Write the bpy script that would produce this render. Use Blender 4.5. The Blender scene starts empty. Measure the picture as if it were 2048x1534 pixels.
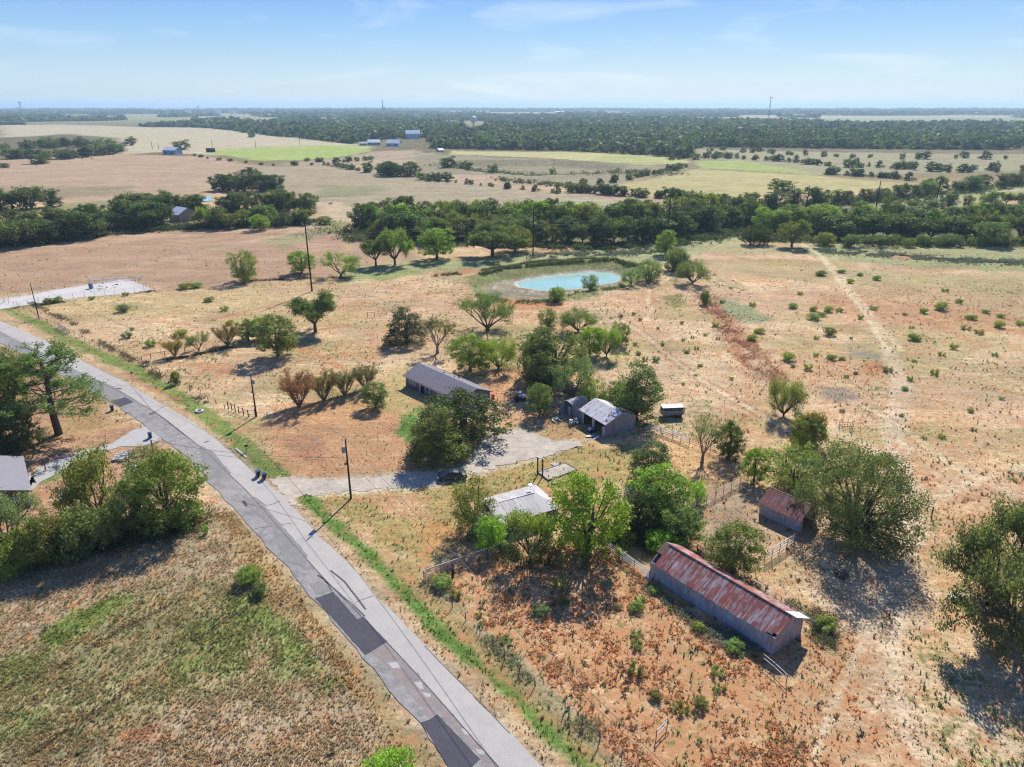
import bpy, math, random
import numpy as np
from mathutils import Vector, Matrix
sc = bpy.context.scene
COL = sc.collection
R = math.radians
# ------------------------------------------------------------------ camera
H = 56.0; F = 1420.0                       # eye height in metres, focal length in pixels of a 2048 wide frame
PITCH = math.atan(556/1420); SP, CP = math.sin(PITCH), math.cos(PITCH)
cam = bpy.data.cameras.new('camera'); camo = bpy.data.objects.new('camera', cam); COL.objects.link(camo)
cam.sensor_width = 36; cam.lens = 36*F/2048; cam.clip_start = 0.5; cam.clip_end = 90000
camo.location = (0, 0, H); camo.rotation_euler = (math.pi/2-PITCH, 0, 0)
sc.camera = camo
# ------------------------------------------------------------------ light
SUN_AZ = math.atan2(.313, .95); SUN_EL = R(40.5)
w = bpy.data.worlds.new('World'); sc.world = w; w.use_nodes = True
nt = w.node_tree; nt.nodes.clear()
def N(nt, t, **k):
    n = nt.nodes.new(t)
    for a, b in k.items():
        if a.startswith('_'): n.inputs[int(a[1:])].default_value = b
        else: setattr(n, a, b)
    return n
sky = N(nt, 'ShaderNodeTexSky', sky_type='NISHITA', sun_disc=False, sun_elevation=SUN_EL, sun_rotation=SUN_AZ,
        altitude=200, air_density=1.0, dust_density=0.35, ozone_density=2.5)
tc = N(nt, 'ShaderNodeTexCoord'); mp = N(nt, 'ShaderNodeMapping'); mp.inputs['Scale'].default_value = (2.2, 2.2, 13)
mp.inputs['Rotation'].default_value = (0, R(7), 0)
nz = N(nt, 'ShaderNodeTexNoise'); nz.inputs['Scale'].default_value = 2.3; nz.inputs['Detail'].default_value = 8; nz.inputs['Distortion'].default_value = .6
cr = N(nt, 'ShaderNodeMapRange'); cr.inputs[1].default_value = .53; cr.inputs[2].default_value = .8; cr.inputs[3].default_value = 0; cr.inputs[4].default_value = .42
mx = N(nt, 'ShaderNodeMix', data_type='RGBA'); mx.inputs[7].default_value = (8.5, 8.9, 9.6, 1)
bg = N(nt, 'ShaderNodeBackground'); bg.inputs[1].default_value = 0.085
ow = N(nt, 'ShaderNodeOutputWorld')
L = nt.links.new
L(tc.outputs['Generated'], mp.inputs[0]); L(mp.outputs[0], nz.inputs['Vector']); L(nz.outputs[0], cr.inputs[0])
sxz = N(nt, 'ShaderNodeSeparateXYZ'); L(tc.outputs['Generated'], sxz.inputs[0])
ramp = N(nt, 'ShaderNodeValToRGB'); L(sxz.outputs[2], ramp.inputs[0]); el = ramp.color_ramp.elements
el[0].position = 0.0; el[0].color = (.60, .77, .90, 1); el[1].position = .5; el[1].color = (.05, .17, .60, 1)
for p_, c_ in ((.035, (.54, .74, .92, 1)), (.075, (.34, .61, .93, 1)), (.13, (.17, .42, .95, 1)), (.25, (.12, .32, .8, 1))):
    e_ = ramp.color_ramp.elements.new(p_); e_.color = c_
rs = N(nt, 'ShaderNodeVectorMath', operation='SCALE'); rs.inputs[3].default_value = 7.6; L(ramp.outputs[0], rs.inputs[0])
smx = N(nt, 'ShaderNodeMix', data_type='RGBA'); smx.inputs[0].default_value = .8; L(sky.outputs[0], smx.inputs[6]); L(rs.outputs[0], smx.inputs[7])
L(cr.outputs[0], mx.inputs[0]); L(smx.outputs[2], mx.inputs[6]); L(mx.outputs[2], bg.inputs[0]); L(bg.outputs[0], ow.inputs[0])
sl = bpy.data.lights.new('sun', 'SUN'); so = bpy.data.objects.new('sun', sl); COL.objects.link(so)
sl.energy = 5.0; sl.angle = R(.55); sl.color = (1, .965, .91)
sd_ = Vector((math.sin(SUN_AZ)*math.cos(SUN_EL), math.cos(SUN_AZ)*math.cos(SUN_EL), math.sin(SUN_EL)))
so.rotation_euler = sd_.to_track_quat('Z', 'Y').to_euler(); so.location = (0, 100, 120)
sc.view_settings.view_transform = 'Standard'; sc.view_settings.look = 'None'; sc.view_settings.exposure = 0.58; sc.view_settings.gamma = 1
try:
    sc.cycles.volume_bounces = 0; sc.cycles.max_bounces = 6; sc.cycles.transparent_max_bounces = 8
    sc.cycles.diffuse_bounces = 3; sc.cycles.use_denoising = True; sc.cycles.filter_width = 1.2
except Exception: pass
# ------------------------------------------------------------------ helpers
def G(px, py, z=0.0):
    "the point of the photograph (2048 wide) on the level z"
    a = (px-1024)/F; b = (py-767)/F; t = (H-z)/(b*CP+SP)
    return (a*t, (CP-b*SP)*t)
def HT(base, ptop):
    x, y = G(*base); b = (ptop-767)/F
    return H-(b*CP+SP)*y/(CP-b*SP)
def MPP(px, py):
    "metres per photo pixel, across, at a ground point"
    return H/((py-767)/F*CP+SP)/F
def tag(o, label=None, cat=None, group=None, kind=None):
    if label: o['label'] = label
    if cat: o['category'] = cat
    if group: o['group'] = group
    if kind: o['kind'] = kind
    return o
def empty(name, loc=(0, 0, 0), rz=0):
    o = bpy.data.objects.new(name, None); COL.objects.link(o); o.location = loc; o.rotation_euler = (0, 0, rz)
    o.empty_display_size = .3
    return o
def srgb(r, g, b):
    f = lambda c: (c/255/12.92 if c <= 10 else ((c/255+.055)/1.055)**2.4)
    return np.array([f(r), f(g), f(b)])
KA = .66
def alb(r, g, b, k=None):
    c = srgb(r, g, b)*(KA if k is None else k); l = c.mean(); c = c*.82+l*.18
    return c*np.array([1.08, 1.08, .94])
def rnd(ix, iy, s):
    n = (ix.astype(np.int64)*374761393+iy.astype(np.int64)*668265263+s*1442695041) & 0xffffffff
    n = ((n ^ (n >> 13))*1274126177) & 0xffffffff
    n = n ^ (n >> 16)
    return (n & 0xffff)/65535.
def vn(x, y, s=0):
    ix, iy = np.floor(x), np.floor(y); fx, fy = x-ix, y-iy
    fx = fx*fx*(3-2*fx); fy = fy*fy*(3-2*fy)
    a, b, c, d = rnd(ix, iy, s), rnd(ix+1, iy, s), rnd(ix, iy+1, s), rnd(ix+1, iy+1, s)
    return (a*(1-fx)+b*fx)*(1-fy)+(c*(1-fx)+d*fx)*fy
def fbm(x, y, s=0, o=3):
    v = 0; a = .5; t = 0
    for i in range(o):
        v = v+a*vn(x*2**i, y*2**i, s+i*17); t += a; a *= .5
    return v/t
def sstep(a, b, x):
    t = np.clip((x-a)/(b-a), 0, 1); return t*t*(3-2*t)
def poly_sd(x, y, P):
    d = np.full(x.shape, 1e9); ins = np.zeros(x.shape, bool); n = len(P)
    for i in range(n):
        ax, ay = P[i]; bx, by = P[(i+1) % n]
        ex, ey = bx-ax, by-ay; wx, wy = x-ax, y-ay
        t = np.clip((wx*ex+wy*ey)/(ex*ex+ey*ey+1e-12), 0, 1)
        d = np.minimum(d, np.hypot(wx-ex*t, wy-ey*t))
        if ay != by:
            c = ((ay > y) != (by > y)) & (x < (bx-ax)*(y-ay)/(by-ay)+ax); ins ^= c
    return np.where(ins, -d, d)
def line_d(x, y, P):
    d = np.full(x.shape, 1e9)
    for (ax, ay), (bx, by) in zip(P[:-1], P[1:]):
        ex, ey = bx-ax, by-ay; wx, wy = x-ax, y-ay
        t = np.clip((wx*ex+wy*ey)/(ex*ex+ey*ey+1e-12), 0, 1)
        d = np.minimum(d, np.hypot(wx-ex*t, wy-ey*t))
    return d
# ------------------------------------------------------------------ road lines (photo points)
FAR = [(-160, 568), (-60, 612), (0, 642), (60, 668), (96, 684), (146, 713), (250, 765), (331, 812), (407, 859), (473, 914), (541, 971), (588, 1015), (635, 1070), (702, 1133), (775, 1216), (855, 1295), (932, 1378), (1020, 1467), (1085, 1534)]
JOI = [(-160, 590), (-60, 636), (0, 664), (100, 714), (167, 749), (224, 775), (313, 825), (347, 851), (422, 911), (443, 935), (495, 982), (556, 1054), (603, 1107), (661, 1172), (723, 1232), (774, 1284), (860, 1378), (921, 1449), (990, 1526)]
NEA = [(-160, 606), (-60, 660), (18, 694), (70, 722), (219, 802), (276, 840), (318, 872), (386, 924), (417, 966), (469, 1018), (520, 1078), (546, 1102), (582, 1143), (634, 1205), (678, 1259), (728, 1312), (787, 1391), (843, 1446), (881, 1500), (905, 1534)]
def gl(L_): return [G(*p) for p in L_]
def ext(P):
    P = sorted(P, key=lambda p: p[1])
    (x0, y0), (x1, y1) = P[0], P[3]; s = (x1-x0)/(y1-y0)
    P = [(x0-s*60, y0-60)]+P
    (x0, y0), (x1, y1) = P[-1], P[-2]; s = (x1-x0)/(y1-y0)
    return P+[(x0-s*400, y0-0+0) if False else (x0+(x0-x1)/(y0-y1)*400, y0+400)]
far_g, joi_g, nea_g = ext(gl(FAR)), ext(gl(JOI)), ext(gl(NEA))
def xy_of(P): a = np.array(P); return a[:, 0], a[:, 1]
def smooth_x(P, y):
    xs, ys = xy_of(P)
    return (np.interp(y-3, ys, xs)+np.interp(y-1.5, ys, xs)+np.interp(y, ys, xs)+np.interp(y+1.5, ys, xs)+np.interp(y+3, ys, xs))/5
def road_mask(x, y):
    "positive inside the carriageway"
    return np.minimum(x-smooth_x(nea_g, y), smooth_x(far_g, y)-x)*.62
def glz(z, L_): return [G(*p, z) for p in L_]
POND = glz(-1.45, [(1033, 566), (1060, 558), (1130, 549), (1180, 544), (1220, 545), (1244, 556), (1225, 565), (1190, 570), (1150, 577), (1100, 580), (1075, 579), (1040, 573)])
POND_BANK = glz(-.5, [(955, 572), (1000, 556), (1090, 544), (1180, 535), (1250, 538), (1268, 555), (1240, 570), (1190, 577), (1150, 587), (1100, 597), (1030, 597), (975, 590)])
def height(x, y):
    x = np.asarray(x, float); y = np.asarray(y, float)
    z = np.zeros(x.shape)
    m = (np.abs(x-15) < 80) & (np.abs(y-235) < 80)
    if m.any():
        s = poly_sd(x[m], y[m], POND); b = poly_sd(x[m], y[m], POND_BANK)
        zz = -1.3*sstep(3, -4, b)
        zz = zz-.7*sstep(1.5, -3, s)
        d = line_d(x[m], y[m], gl([(930, 565), (980, 548), (1080, 533), (1180, 525), (1260, 527), (1285, 540)]))
        zz = zz+1.3*np.exp(-(d/4.)**2)
        z[m] += zz
    far = sstep(420, 900, y)*3.5*(fbm(x/420, y/420, 5, 2)-.5)*2
    far = far+sstep(2500, 14000, y)*22*(fbm(x/5200+3, y/5200, 9, 3)-.42)
    z += np.where(y > 400, far, 0)
    # excavated bank in the middle distance
    m = (y > 480) & (y < 800) & (x > -60) & (x < 260)
    if m.any():
        d = poly_sd(x[m], y[m], QUARRY); z[m] -= 5*sstep(6, -6, d+4*(fbm(x[m]/14, y[m]/14, 3)-.5))
    return z
QUARRY = gl([(890, 318), (950, 313), (1100, 322), (1250, 332), (1215, 345), (1060, 350), (940, 340)])
def hz(x, y): return float(height(np.array([x]), np.array([y]))[0])
# ------------------------------------------------------------------ ground colours
DRY = alb(222, 180, 138); RUST = alb(206, 140, 88); PINK = alb(210, 180, 146); GREEN = alb(128, 140, 70)
# (photo polygon, colour, soft edge m, opacity, rust weeds, green tufts)
REG = [
 # far country
 ([(0, 250), (120, 249), (260, 252), (420, 256), (560, 272), (680, 285), (760, 292), (640, 292), (430, 312), (330, 305), (235, 310), (235, 275), (140, 268), (0, 275)], alb(205, 190, 156), 12, 1, 0, 0),
 ([(418, 300), (640, 291), (738, 293), (745, 303), (650, 317), (520, 321), (430, 309)], alb(172, 194, 84), 5, 1, 0, 0),
 ([(560, 326), (650, 318), (745, 304), (830, 300), (850, 312), (830, 345), (700, 352), (600, 338)], alb(184, 160, 128), 8, 1, 0, .2),
 ([(-200, 330), (235, 309), (430, 313), (520, 332), (430, 362), (420, 385), (200, 405), (-200, 392)], alb(194, 164, 134), 8, 1, .2, 0),
 ([(510, 330), (720, 345), (1150, 386), (1340, 412), (1290, 436), (1000, 420), (700, 440), (600, 410), (430, 362)], alb(178, 162, 132), 10, 1, .1, .35),
 ([(620, 372), (760, 372), (760, 392), (640, 396)], alb(142, 150, 96), 8, .8, 0, .4),
 ([(0, 372), (260, 372), (280, 390), (0, 400)], alb(150, 140, 100), 8, .7, 0, .4),
 ([(100, 405), (240, 400), (250, 430), (200, 452), (60, 430)], alb(140, 148, 92), 8, .8, 0, .4),
 ([(1130, 398), (1330, 408), (1320, 428), (1100, 416)], alb(178, 172, 138), 6, .8, 0, .3),
 ([(640, 405), (720, 415), (690, 450), (640, 440)], alb(214, 184, 148), 6, .9, 0, 0),
 ([(905, 301), (1120, 303), (1350, 314), (1382, 325), (1300, 330), (1100, 318), (900, 309)], alb(200, 190, 120), 5, 1, 0, 0),
 ([(1180, 308), (1350, 314), (1382, 325), (1300, 330), (1190, 322)], alb(180, 190, 96), 9, .8, 0, 0),
 ([(1386, 322), (1500, 322), (1640, 337), (1652, 350), (1400, 337)], alb(166, 184, 82), 5, 1, 0, 0),
 ([(1225, 372), (1395, 338), (1640, 352), (1805, 368), (1690, 388), (1560, 385), (1420, 392), (1280, 392)], alb(192, 182, 112), 8, 1, .1, 0),
 ([(830, 305), (900, 310), (1300, 332), (1390, 338), (1220, 372), (1100, 372), (830, 345)], alb(160, 146, 116), 8, 1, 0, .6),
 ([(850, 347), (1000, 352), (1130, 372), (1110, 382), (850, 358)], alb(196, 164, 134), 5, 1, 0, 0),
 ([(1180, 386), (1350, 402), (1340, 412), (1150, 392)], alb(188, 154, 128), 5, 1, 0, 0),
 ([(1400, 300), (2100, 312), (2100, 340), (1640, 350), (1500, 322), (1380, 320)], alb(166, 158, 118), 12, 1, 0, .5),
 ([(1600, 258), (1770, 257), (1770, 270), (1600, 268)], alb(204, 190, 146), 12, 1, 0, 0),
 ([(1560, 236), (2100, 240), (2100, 250), (1700, 252), (1600, 245)], alb(150, 172, 120), 20, .9, 0, 0),
 ([(1480, 232), (1900, 231), (2100, 233), (2100, 237), (1480, 236)], alb(186, 172, 140), 30, .9, 0, 0),
 ([(1850, 262), (2100, 262), (2100, 272), (1850, 268)], alb(180, 176, 130), 12, .9, 0, 0),
 ([(1690, 402), (1860, 380), (2100, 358), (2100, 388), (1900, 412), (1720, 424)], alb(164, 166, 108), 6, 1, 0, .5),
 ([(1750, 275), (2300, 277), (2300, 283), (1700, 280)], alb(170, 178, 120), 8, .9, 0, 0),
 ([(1300, 262), (1480, 260), (1480, 264), (1310, 266)], alb(180, 182, 128), 10, .9, 0, 0),
 ([(880, 278), (950, 276), (960, 286), (860, 290)], alb(188, 148, 128), 8, 1, 0, 0),
 # middle ground
 ([(-300, 520), (210, 466), (640, 446), (700, 474), (705, 545), (480, 570), (330, 582), (250, 555), (0, 592), (-300, 640)], alb(186, 153, 126), 5, 1, .35, .1),
 ([(0, 475), (210, 462), (640, 440), (640, 455), (300, 478), (0, 515)], alb(206, 168, 134), 5, .7, .2, .1),
 ([(520, 480), (640, 455), (660, 465), (560, 500)], alb(160, 158, 108), 4, .8, 0, .4),
 ([(690, 480), (760, 480), (850, 520), (760, 545), (700, 540)], alb(182, 150, 124), 5, .9, .3, 0),
 ([(640, 440), (700, 445), (690, 470), (640, 460)], alb(150, 158, 92), 4, .8, 0, .5),
 ([(700, 535), (850, 520), (980, 515), (1040, 500), (1200, 497), (1340, 490), (1420, 470), (1500, 462), (1480, 480), (1400, 500), (1340, 530), (1290, 560), (1240, 530), (1060, 530), (940, 548), (860, 540), (700, 560)], alb(168, 178, 122), 5, .9, .1, .7),
 ([(1060, 498), (1180, 493), (1180, 500), (1080, 506)], alb(205, 140, 100), 3, .9, .4, 0),
 ([(860, 545), (960, 536), (960, 548), (880, 552)], alb(200, 126, 84), 3, .9, .4, 0),
 ([(740, 548), (830, 540), (850, 548), (760, 562)], alb(148, 166, 80), 3, .8, 0, .6),
 ([(930, 560), (990, 543), (1080, 530), (1180, 522), (1260, 525), (1285, 545), (1270, 572), (1150, 598), (1050, 608), (960, 600)], alb(150, 150, 92), 3, 1, 0, .9),
 ([(1000, 597), (1120, 600), (1120, 618), (990, 615)], alb(206, 140, 86), 3, .9, .7, 0),
 ([(1600, 490), (1700, 484), (2100, 488), (2100, 545), (1850, 535), (1700, 522), (1600, 510)], alb(166, 178, 120), 5, .9, .3, .8),
 ([(1380, 480), (1600, 492), (1600, 512), (1420, 505)], alb(178, 180, 122), 5, .7, .3, .5),
 ([(1760, 508), (1880, 510), (1870, 520), (1790, 518)], alb(190, 130, 96), 3, .8, .3, 0),
 ([(1480, 515), (1700, 525), (1700, 540), (1480, 528)], alb(180, 160, 96), 5, .7, .4, .5),
 ([(1700, 560), (2100, 545), (2100, 640), (1900, 650), (1740, 620)], alb(198, 168, 122), 8, .6, .4, .6),
 ([(1405, 590), (1440, 600), (1520, 700), (1580, 770), (1530, 770), (1450, 680)], alb(176, 128, 100), 2.5, .95, .9, .1),
 ([(1425, 590), (1480, 605), (1540, 640), (1500, 645), (1440, 620)], alb(156, 162, 118), 3, .9, 0, .7),
 ([(1320, 590), (1360, 588), (1380, 610), (1350, 615)], alb(150, 144, 74), 2, .9, .2, .9),
 ([(1640, 775), (1690, 775), (1720, 795), (1680, 805), (1645, 795)], alb(150, 138, 124), 2, .8, 0, .2),
 ([(1700, 700), (1760, 705), (1770, 720), (1710, 715)], alb(158, 152, 134), 2, .8, 0, .3),
 ([(1725, 722), (1770, 722), (1790, 745), (1735, 750)], alb(186, 112, 72), 2, .8, .9, .2),
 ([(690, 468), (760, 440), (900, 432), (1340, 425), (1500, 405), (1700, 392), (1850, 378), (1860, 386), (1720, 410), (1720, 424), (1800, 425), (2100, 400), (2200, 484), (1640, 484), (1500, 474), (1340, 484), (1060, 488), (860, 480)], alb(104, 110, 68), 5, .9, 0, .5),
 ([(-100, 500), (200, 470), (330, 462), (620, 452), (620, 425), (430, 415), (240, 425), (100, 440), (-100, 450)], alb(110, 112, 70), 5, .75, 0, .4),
 ([(1400, 520), (1700, 540), (2100, 560), (2100, 592), (1750, 575), (1420, 548)], alb(180, 172, 116), 6, .6, .3, .5),
 ([(1640, 590), (1800, 600), (2060, 640), (2060, 670), (1800, 650), (1650, 615)], alb(208, 156, 108), 5, .55, .7, .1),
 ([(1500, 690), (1600, 700), (1680, 760), (1640, 790), (1540, 760)], alb(212, 170, 120), 4, .5, .5, .2),
 ([(1850, 700), (2060, 720), (2060, 790), (1900, 770)], alb(206, 178, 130), 5, .55, .3, .5),
 ([(1760, 880), (2060, 860), (2060, 930), (1820, 950)], alb(222, 182, 130), 4, .5, .3, .1),
 # yard and paddocks
 ([(60, 600), (330, 585), (520, 575), (640, 585), (600, 620), (300, 640), (200, 650)], alb(218, 188, 134), 5, .9, .15, .25),
 ([(225, 610), (280, 606), (275, 622), (230, 625)], alb(160, 156, 90), 2, .8, 0, .7),
 ([(560, 735), (790, 725), (800, 745), (700, 770), (560, 760)], alb(222, 186, 128), 4, .6, .2, .2),
 ([(520, 850), (640, 800), (800, 830), (830, 900), (820, 940), (700, 960), (600, 960), (530, 930)], alb(208, 156, 112), 3, .9, .3, 0),
 ([(570, 880), (640, 870), (650, 925), (590, 930)], alb(176, 124, 100), 2, .7, .3, 0),
 ([(540, 810), (640, 790), (760, 800), (790, 840), (620, 850)], alb(216, 160, 104), 3, .7, .1, 0),
 ([(815, 822), (842, 815), (835, 880), (805, 890), (795, 870)], alb(92, 150, 50), 1.2, 1, 0, .6),
 ([(760, 770), (810, 720), (840, 720), (815, 790), (830, 830), (790, 815)], alb(196, 174, 104), 2.5, .8, 0, .2),
 ([(990, 745), (1060, 735), (1070, 790), (1000, 805), (960, 770)], alb(220, 162, 108), 2.5, .9, .2, 0),
 ([(600, 985), (700, 985), (960, 960), (1000, 930), (1180, 900), (1250, 890), (1300, 920), (1250, 960), (1040, 980), (950, 1000), (900, 1060), (960, 1085), (850, 1130), (760, 1090)], alb(182, 160, 88), 2.5, .9, .25, .55),
 ([(740, 985), (830, 985), (850, 1030), (760, 1035)], alb(214, 164, 120), 2.5, .8, .2, 0),
 ([(830, 1050), (930, 1070), (950, 1090), (850, 1110)], alb(204, 146, 82), 2.5, .8, .2, 0),
 ([(1290, 860), (1400, 880), (1480, 930), (1480, 960), (1400, 1000), (1290, 920)], alb(222, 172, 110), 3, .8, .1, .1),
 ([(850, 1140), (960, 1095), (1250, 1085), (1300, 1160), (1560, 1320), (1700, 1534), (1300, 1600), (1240, 1534), (1060, 1350), (900, 1200)], alb(218, 174, 128), 2, .9, 1, .4),
 ([(1440, 960), (1530, 985), (1520, 1040), (1540, 1090), (1400, 1120), (1390, 1010)], alb(188, 162, 134), 2.5, .8, 0, .15),
 ([(1640, 1020), (1800, 1000), (1850, 1100), (1800, 1534), (1720, 1534), (1700, 1250), (1620, 1150)], alb(226, 190, 158), 4, .7, .1, 0),
 ([(1560, 1290), (1720, 1260), (1760, 1534), (1640, 1534)], alb(214, 172, 128), 4, .8, .6, .1),
 ([(1600, 1200), (1680, 1180), (1700, 1240), (1640, 1260)], alb(196, 160, 110), 2, .8, .5, .3),
 ([(538, 958), (600, 953), (740, 950), (860, 936), (945, 898), (985, 860), (1045, 856), (1110, 876), (1180, 878), (1160, 894), (1050, 926), (960, 948), (880, 972), (740, 984), (600, 994), (585, 1006)], alb(206, 190, 164), 1.3, .85, 0, .05),
 ([(120, 900), (262, 856), (330, 868), (325, 885), (240, 900), (90, 972), (50, 990), (45, 972)], alb(206, 190, 168), 1.2, .7, 0, .05),
 # left of the road
 ([(0, 690), (120, 760), (260, 850), (330, 890), (400, 945), (350, 980), (0, 1090), (-300, 1000), (-300, 650)], alb(196, 150, 116), 2.5, 1, .1, .1),
 ([(60, 860), (190, 810), (225, 850), (100, 880)], alb(190, 160, 108), 2, .8, .2, .1),
 ([(270, 885), (340, 905), (380, 930), (350, 945), (300, 920)], alb(160, 142, 76), 1.5, .9, 0, .5),
 ([(64, 945), (105, 930), (128, 945), (110, 960), (72, 965)], alb(112, 150, 74), 1.2, 1, 0, .4),
 ([(-100, 1150), (250, 1060), (400, 1000), (470, 1010), (520, 1085), (640, 1220), (790, 1400), (900, 1560), (-400, 1700), (-400, 1150)], alb(192, 168, 136), 1.5, 1, .2, .3),
 ([(-300, 1390), (60, 1320), (250, 1200), (420, 1180), (540, 1190), (650, 1370), (560, 1400), (460, 1440), (260, 1420), (-300, 1534)], alb(166, 158, 104), 5, .75, .1, .6), ([(440, 1190), (530, 1200), (600, 1260), (690, 1370), (650, 1380), (560, 1290), (470, 1240)], alb(140, 152, 70), 1.2, .85, 0, .9), ([(380, 1250), (460, 1230), (520, 1330), (440, 1380), (360, 1330)], alb(142, 150, 78), 2, .7, 0, .9), ([(500, 1290), (600, 1280), (640, 1330), (560, 1360)], alb(140, 152, 74), 2, .7, 0, .9), ([(0, 1330), (90, 1310), (60, 1360), (0, 1380)], alb(146, 152, 80), 2, .6, 0, .8), ([(0, 1430), (60, 1430), (60, 1480), (0, 1490)], alb(120, 150, 64), 1.5, .7, 0, .9), ([(330, 1330), (400, 1320), (390, 1360), (320, 1370)], alb(140, 150, 70), 1.5, .7, 0, .9),
 ([(-100, 1440), (200, 1420), (260, 1480), (200, 1560), (-200, 1560)], alb(160, 146, 104), 3, .6, .1, .5),
 ([(85, 1280), (120, 1230), (220, 1190), (255, 1200), (200, 1245), (110, 1295)], alb(140, 158, 66), 1.2, .9, 0, 1),
 ([(225, 1445), (320, 1450), (330, 1480), (240, 1490)], alb(192, 134, 96), 1.2, .7, .6, 0),
 ([(420, 1020), (470, 1025), (560, 1120), (660, 1240), (800, 1410), (920, 1560), (860, 1560), (700, 1400), (600, 1260), (500, 1150)], alb(186, 156, 104), 1.2, .9, .1, .1),
]
LIN = [
 # (photo polyline, colour, half width m, opacity, rust, green)
 ([(-60, 600), (60, 655), (160, 712), (260, 760), (340, 808), (420, 858), (480, 905), (550, 962), (600, 1008), (650, 1062), (720, 1130), (800, 1222), (880, 1300), (960, 1385), (1050, 1470), (1120, 1540)], alb(214, 178, 134), 2.4, 1, .15, .05),
 ([(-30, 600), (26, 624), (65, 642), (143, 682), (208, 713), (281, 745), (339, 780), (396, 818), (443, 856), (495, 900), (530, 930), (562, 952)], alb(126, 150, 62), 1.9, .95, 0, .25),
 ([(610, 990), (650, 1036), (708, 1081), (765, 1138), (838, 1216), (896, 1272), (944, 1318), (1000, 1362), (1054, 1411), (1111, 1468), (1165, 1520), (1230, 1590)], alb(104, 144, 50), 1.25, 1, 0, .45),
 ([(800, 1130), (870, 1200), (940, 1272), (1000, 1328), (1090, 1415), (1210, 1530)], alb(174, 148, 84), 1.6, .75, .3, .3),
 ([(860, 1165), (940, 1240), (1000, 1300), (1100, 1400), (1240, 1534)], alb(176, 158, 118), 1.1, .7, .1, .6),
 ([(250, 745), (300, 775), (360, 800)], alb(172, 110, 74), .9, .5, .3, 0),
 ([(1600, 487), (1640, 510), (1670, 550), (1700, 590), (1740, 640), (1775, 700)], alb(238, 212, 172), 1.0, .9, 0, 0),
 ([(1640, 510), (1680, 545), (1712, 590), (1760, 650), (1800, 700)], alb(236, 208, 168), .8, .8, 0, 0),
 ([(1775, 700), (1800, 760), (1790, 860), (1800, 960), (1830, 1050), (1790, 1150)], alb(232, 204, 176), 2.2, .55, 0, 0),
 ([(1250, 640), (1300, 670), (1350, 715), (1420, 765), (1500, 810), (1580, 860)], alb(178, 138, 108), .35, .8, 0, 0),
 ([(1240, 645), (1290, 676), (1340, 720), (1410, 772), (1490, 818), (1570, 868)], alb(178, 138, 108), .35, .8, 0, 0),
 ([(1245, 642), (1295, 673), (1345, 717), (1415, 768), (1495, 814), (1560, 850)], alb(236, 202, 166), .8, .6, 0, 0),
 ([(1500, 700), (1530, 760), (1600, 830), (1750, 900), (1850, 1000)], alb(234, 204, 166), 2.2, .5, 0, 0),
 ([(1500, 645), (1530, 665), (1600, 690)], alb(232, 200, 164), 1.2, .4, 0, 0),
 ([(1325, 535), (1340, 548), (1335, 560), (1300, 575), (1295, 600), (1305, 620), (1290, 640)], alb(240, 204, 152), .6, .8, 0, 0),
 ([(1750, 423), (1800, 408), (1860, 398), (1890, 388)], alb(222, 204, 168), 2.5, .95, 0, 0),
 ([(1980, 385), (2048, 378)], alb(214, 200, 170), 2.5, .9, 0, 0),
 ([(640, 450), (560, 470), (420, 500), (280, 530), (160, 560)], alb(206, 176, 142), 3, .5, 0, 0),
 ([(870, 306), (760, 318), (700, 340)], alb(206, 186, 152), 5, .6, 0, 0),
 ([(420, 300), (560, 296), (800, 298)], alb(210, 192, 160), 4, .8, 0, 0),
 ([(60, 1510), (200, 1420), (330, 1330), (450, 1240), (540, 1190)], alb(112, 96, 66), .4, .8, 0, 0),
 ([(0, 1380), (120, 1335), (250, 1255), (380, 1190)], alb(118, 100, 70), .35, .8, 0, 0),
 ([(600, 640), (520, 655), (400, 690), (285, 722)], alb(200, 164, 124), 1.0, .4, 0, 0),
 ([(420, 640), (500, 620), (600, 600)], alb(200, 130, 88), 1.2, .5, .4, 0),
 ([(560, 690), (620, 700), (680, 735)], alb(206, 134, 84), 1.6, .6, .5, 0),
 ([(390, 730), (460, 740)], alb(202, 138, 92), 2.2, .7, .4, 0),
 ([(640, 660), (690, 650)], alb(204, 138, 90), 1.6, .7, .5, 0),
 ([(1630, 612), (1750, 640), (1900, 655)], alb(204, 144, 100), 1.5, .4, .5, 0),
 ([(1850, 640), (1960, 690)], alb(196, 132, 92), 2.5, .5, .6, 0),
 ([(1790, 1150), (1740, 1250), (1700, 1340), (1660, 1430), (1620, 1540)], alb(236, 210, 180), .5, .5, 0, 0),
 ([(1830, 1060), (1800, 1200), (1790, 1330), (1810, 1450), (1860, 1560)], alb(236, 210, 180), .7, .5, 0, 0),
 ([(1700, 800), (1800, 850), (1900, 930), (2048, 1000)], alb(232, 204, 170), .8, .45, 0, 0), ([(1180, 660), (1230, 690), (1260, 760), (1330, 820)], alb(228, 198, 160), .9, .4, 0, 0), ([(870, 700), (760, 730), (640, 720), (560, 740)], alb(228, 198, 160), 1.2, .4, 0, 0), ([(1520, 1180), (1600, 1180), (1700, 1230), (1790, 1300), (1900, 1400), (2048, 1500)], alb(234, 208, 176), 1.2, .4, 0, 0), ([(1850, 1010), (1950, 960), (2048, 930)], alb(234, 208, 176), 1.0, .4, 0, 0), ([(760, 960), (840, 955), (900, 948)], alb(200, 188, 170), .5, .3, 0, 0),
]
_REG = [(gl(p), *r) for p, *r in REG]; _LIN = [(gl(p), *r) for p, *r in LIN]
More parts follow.
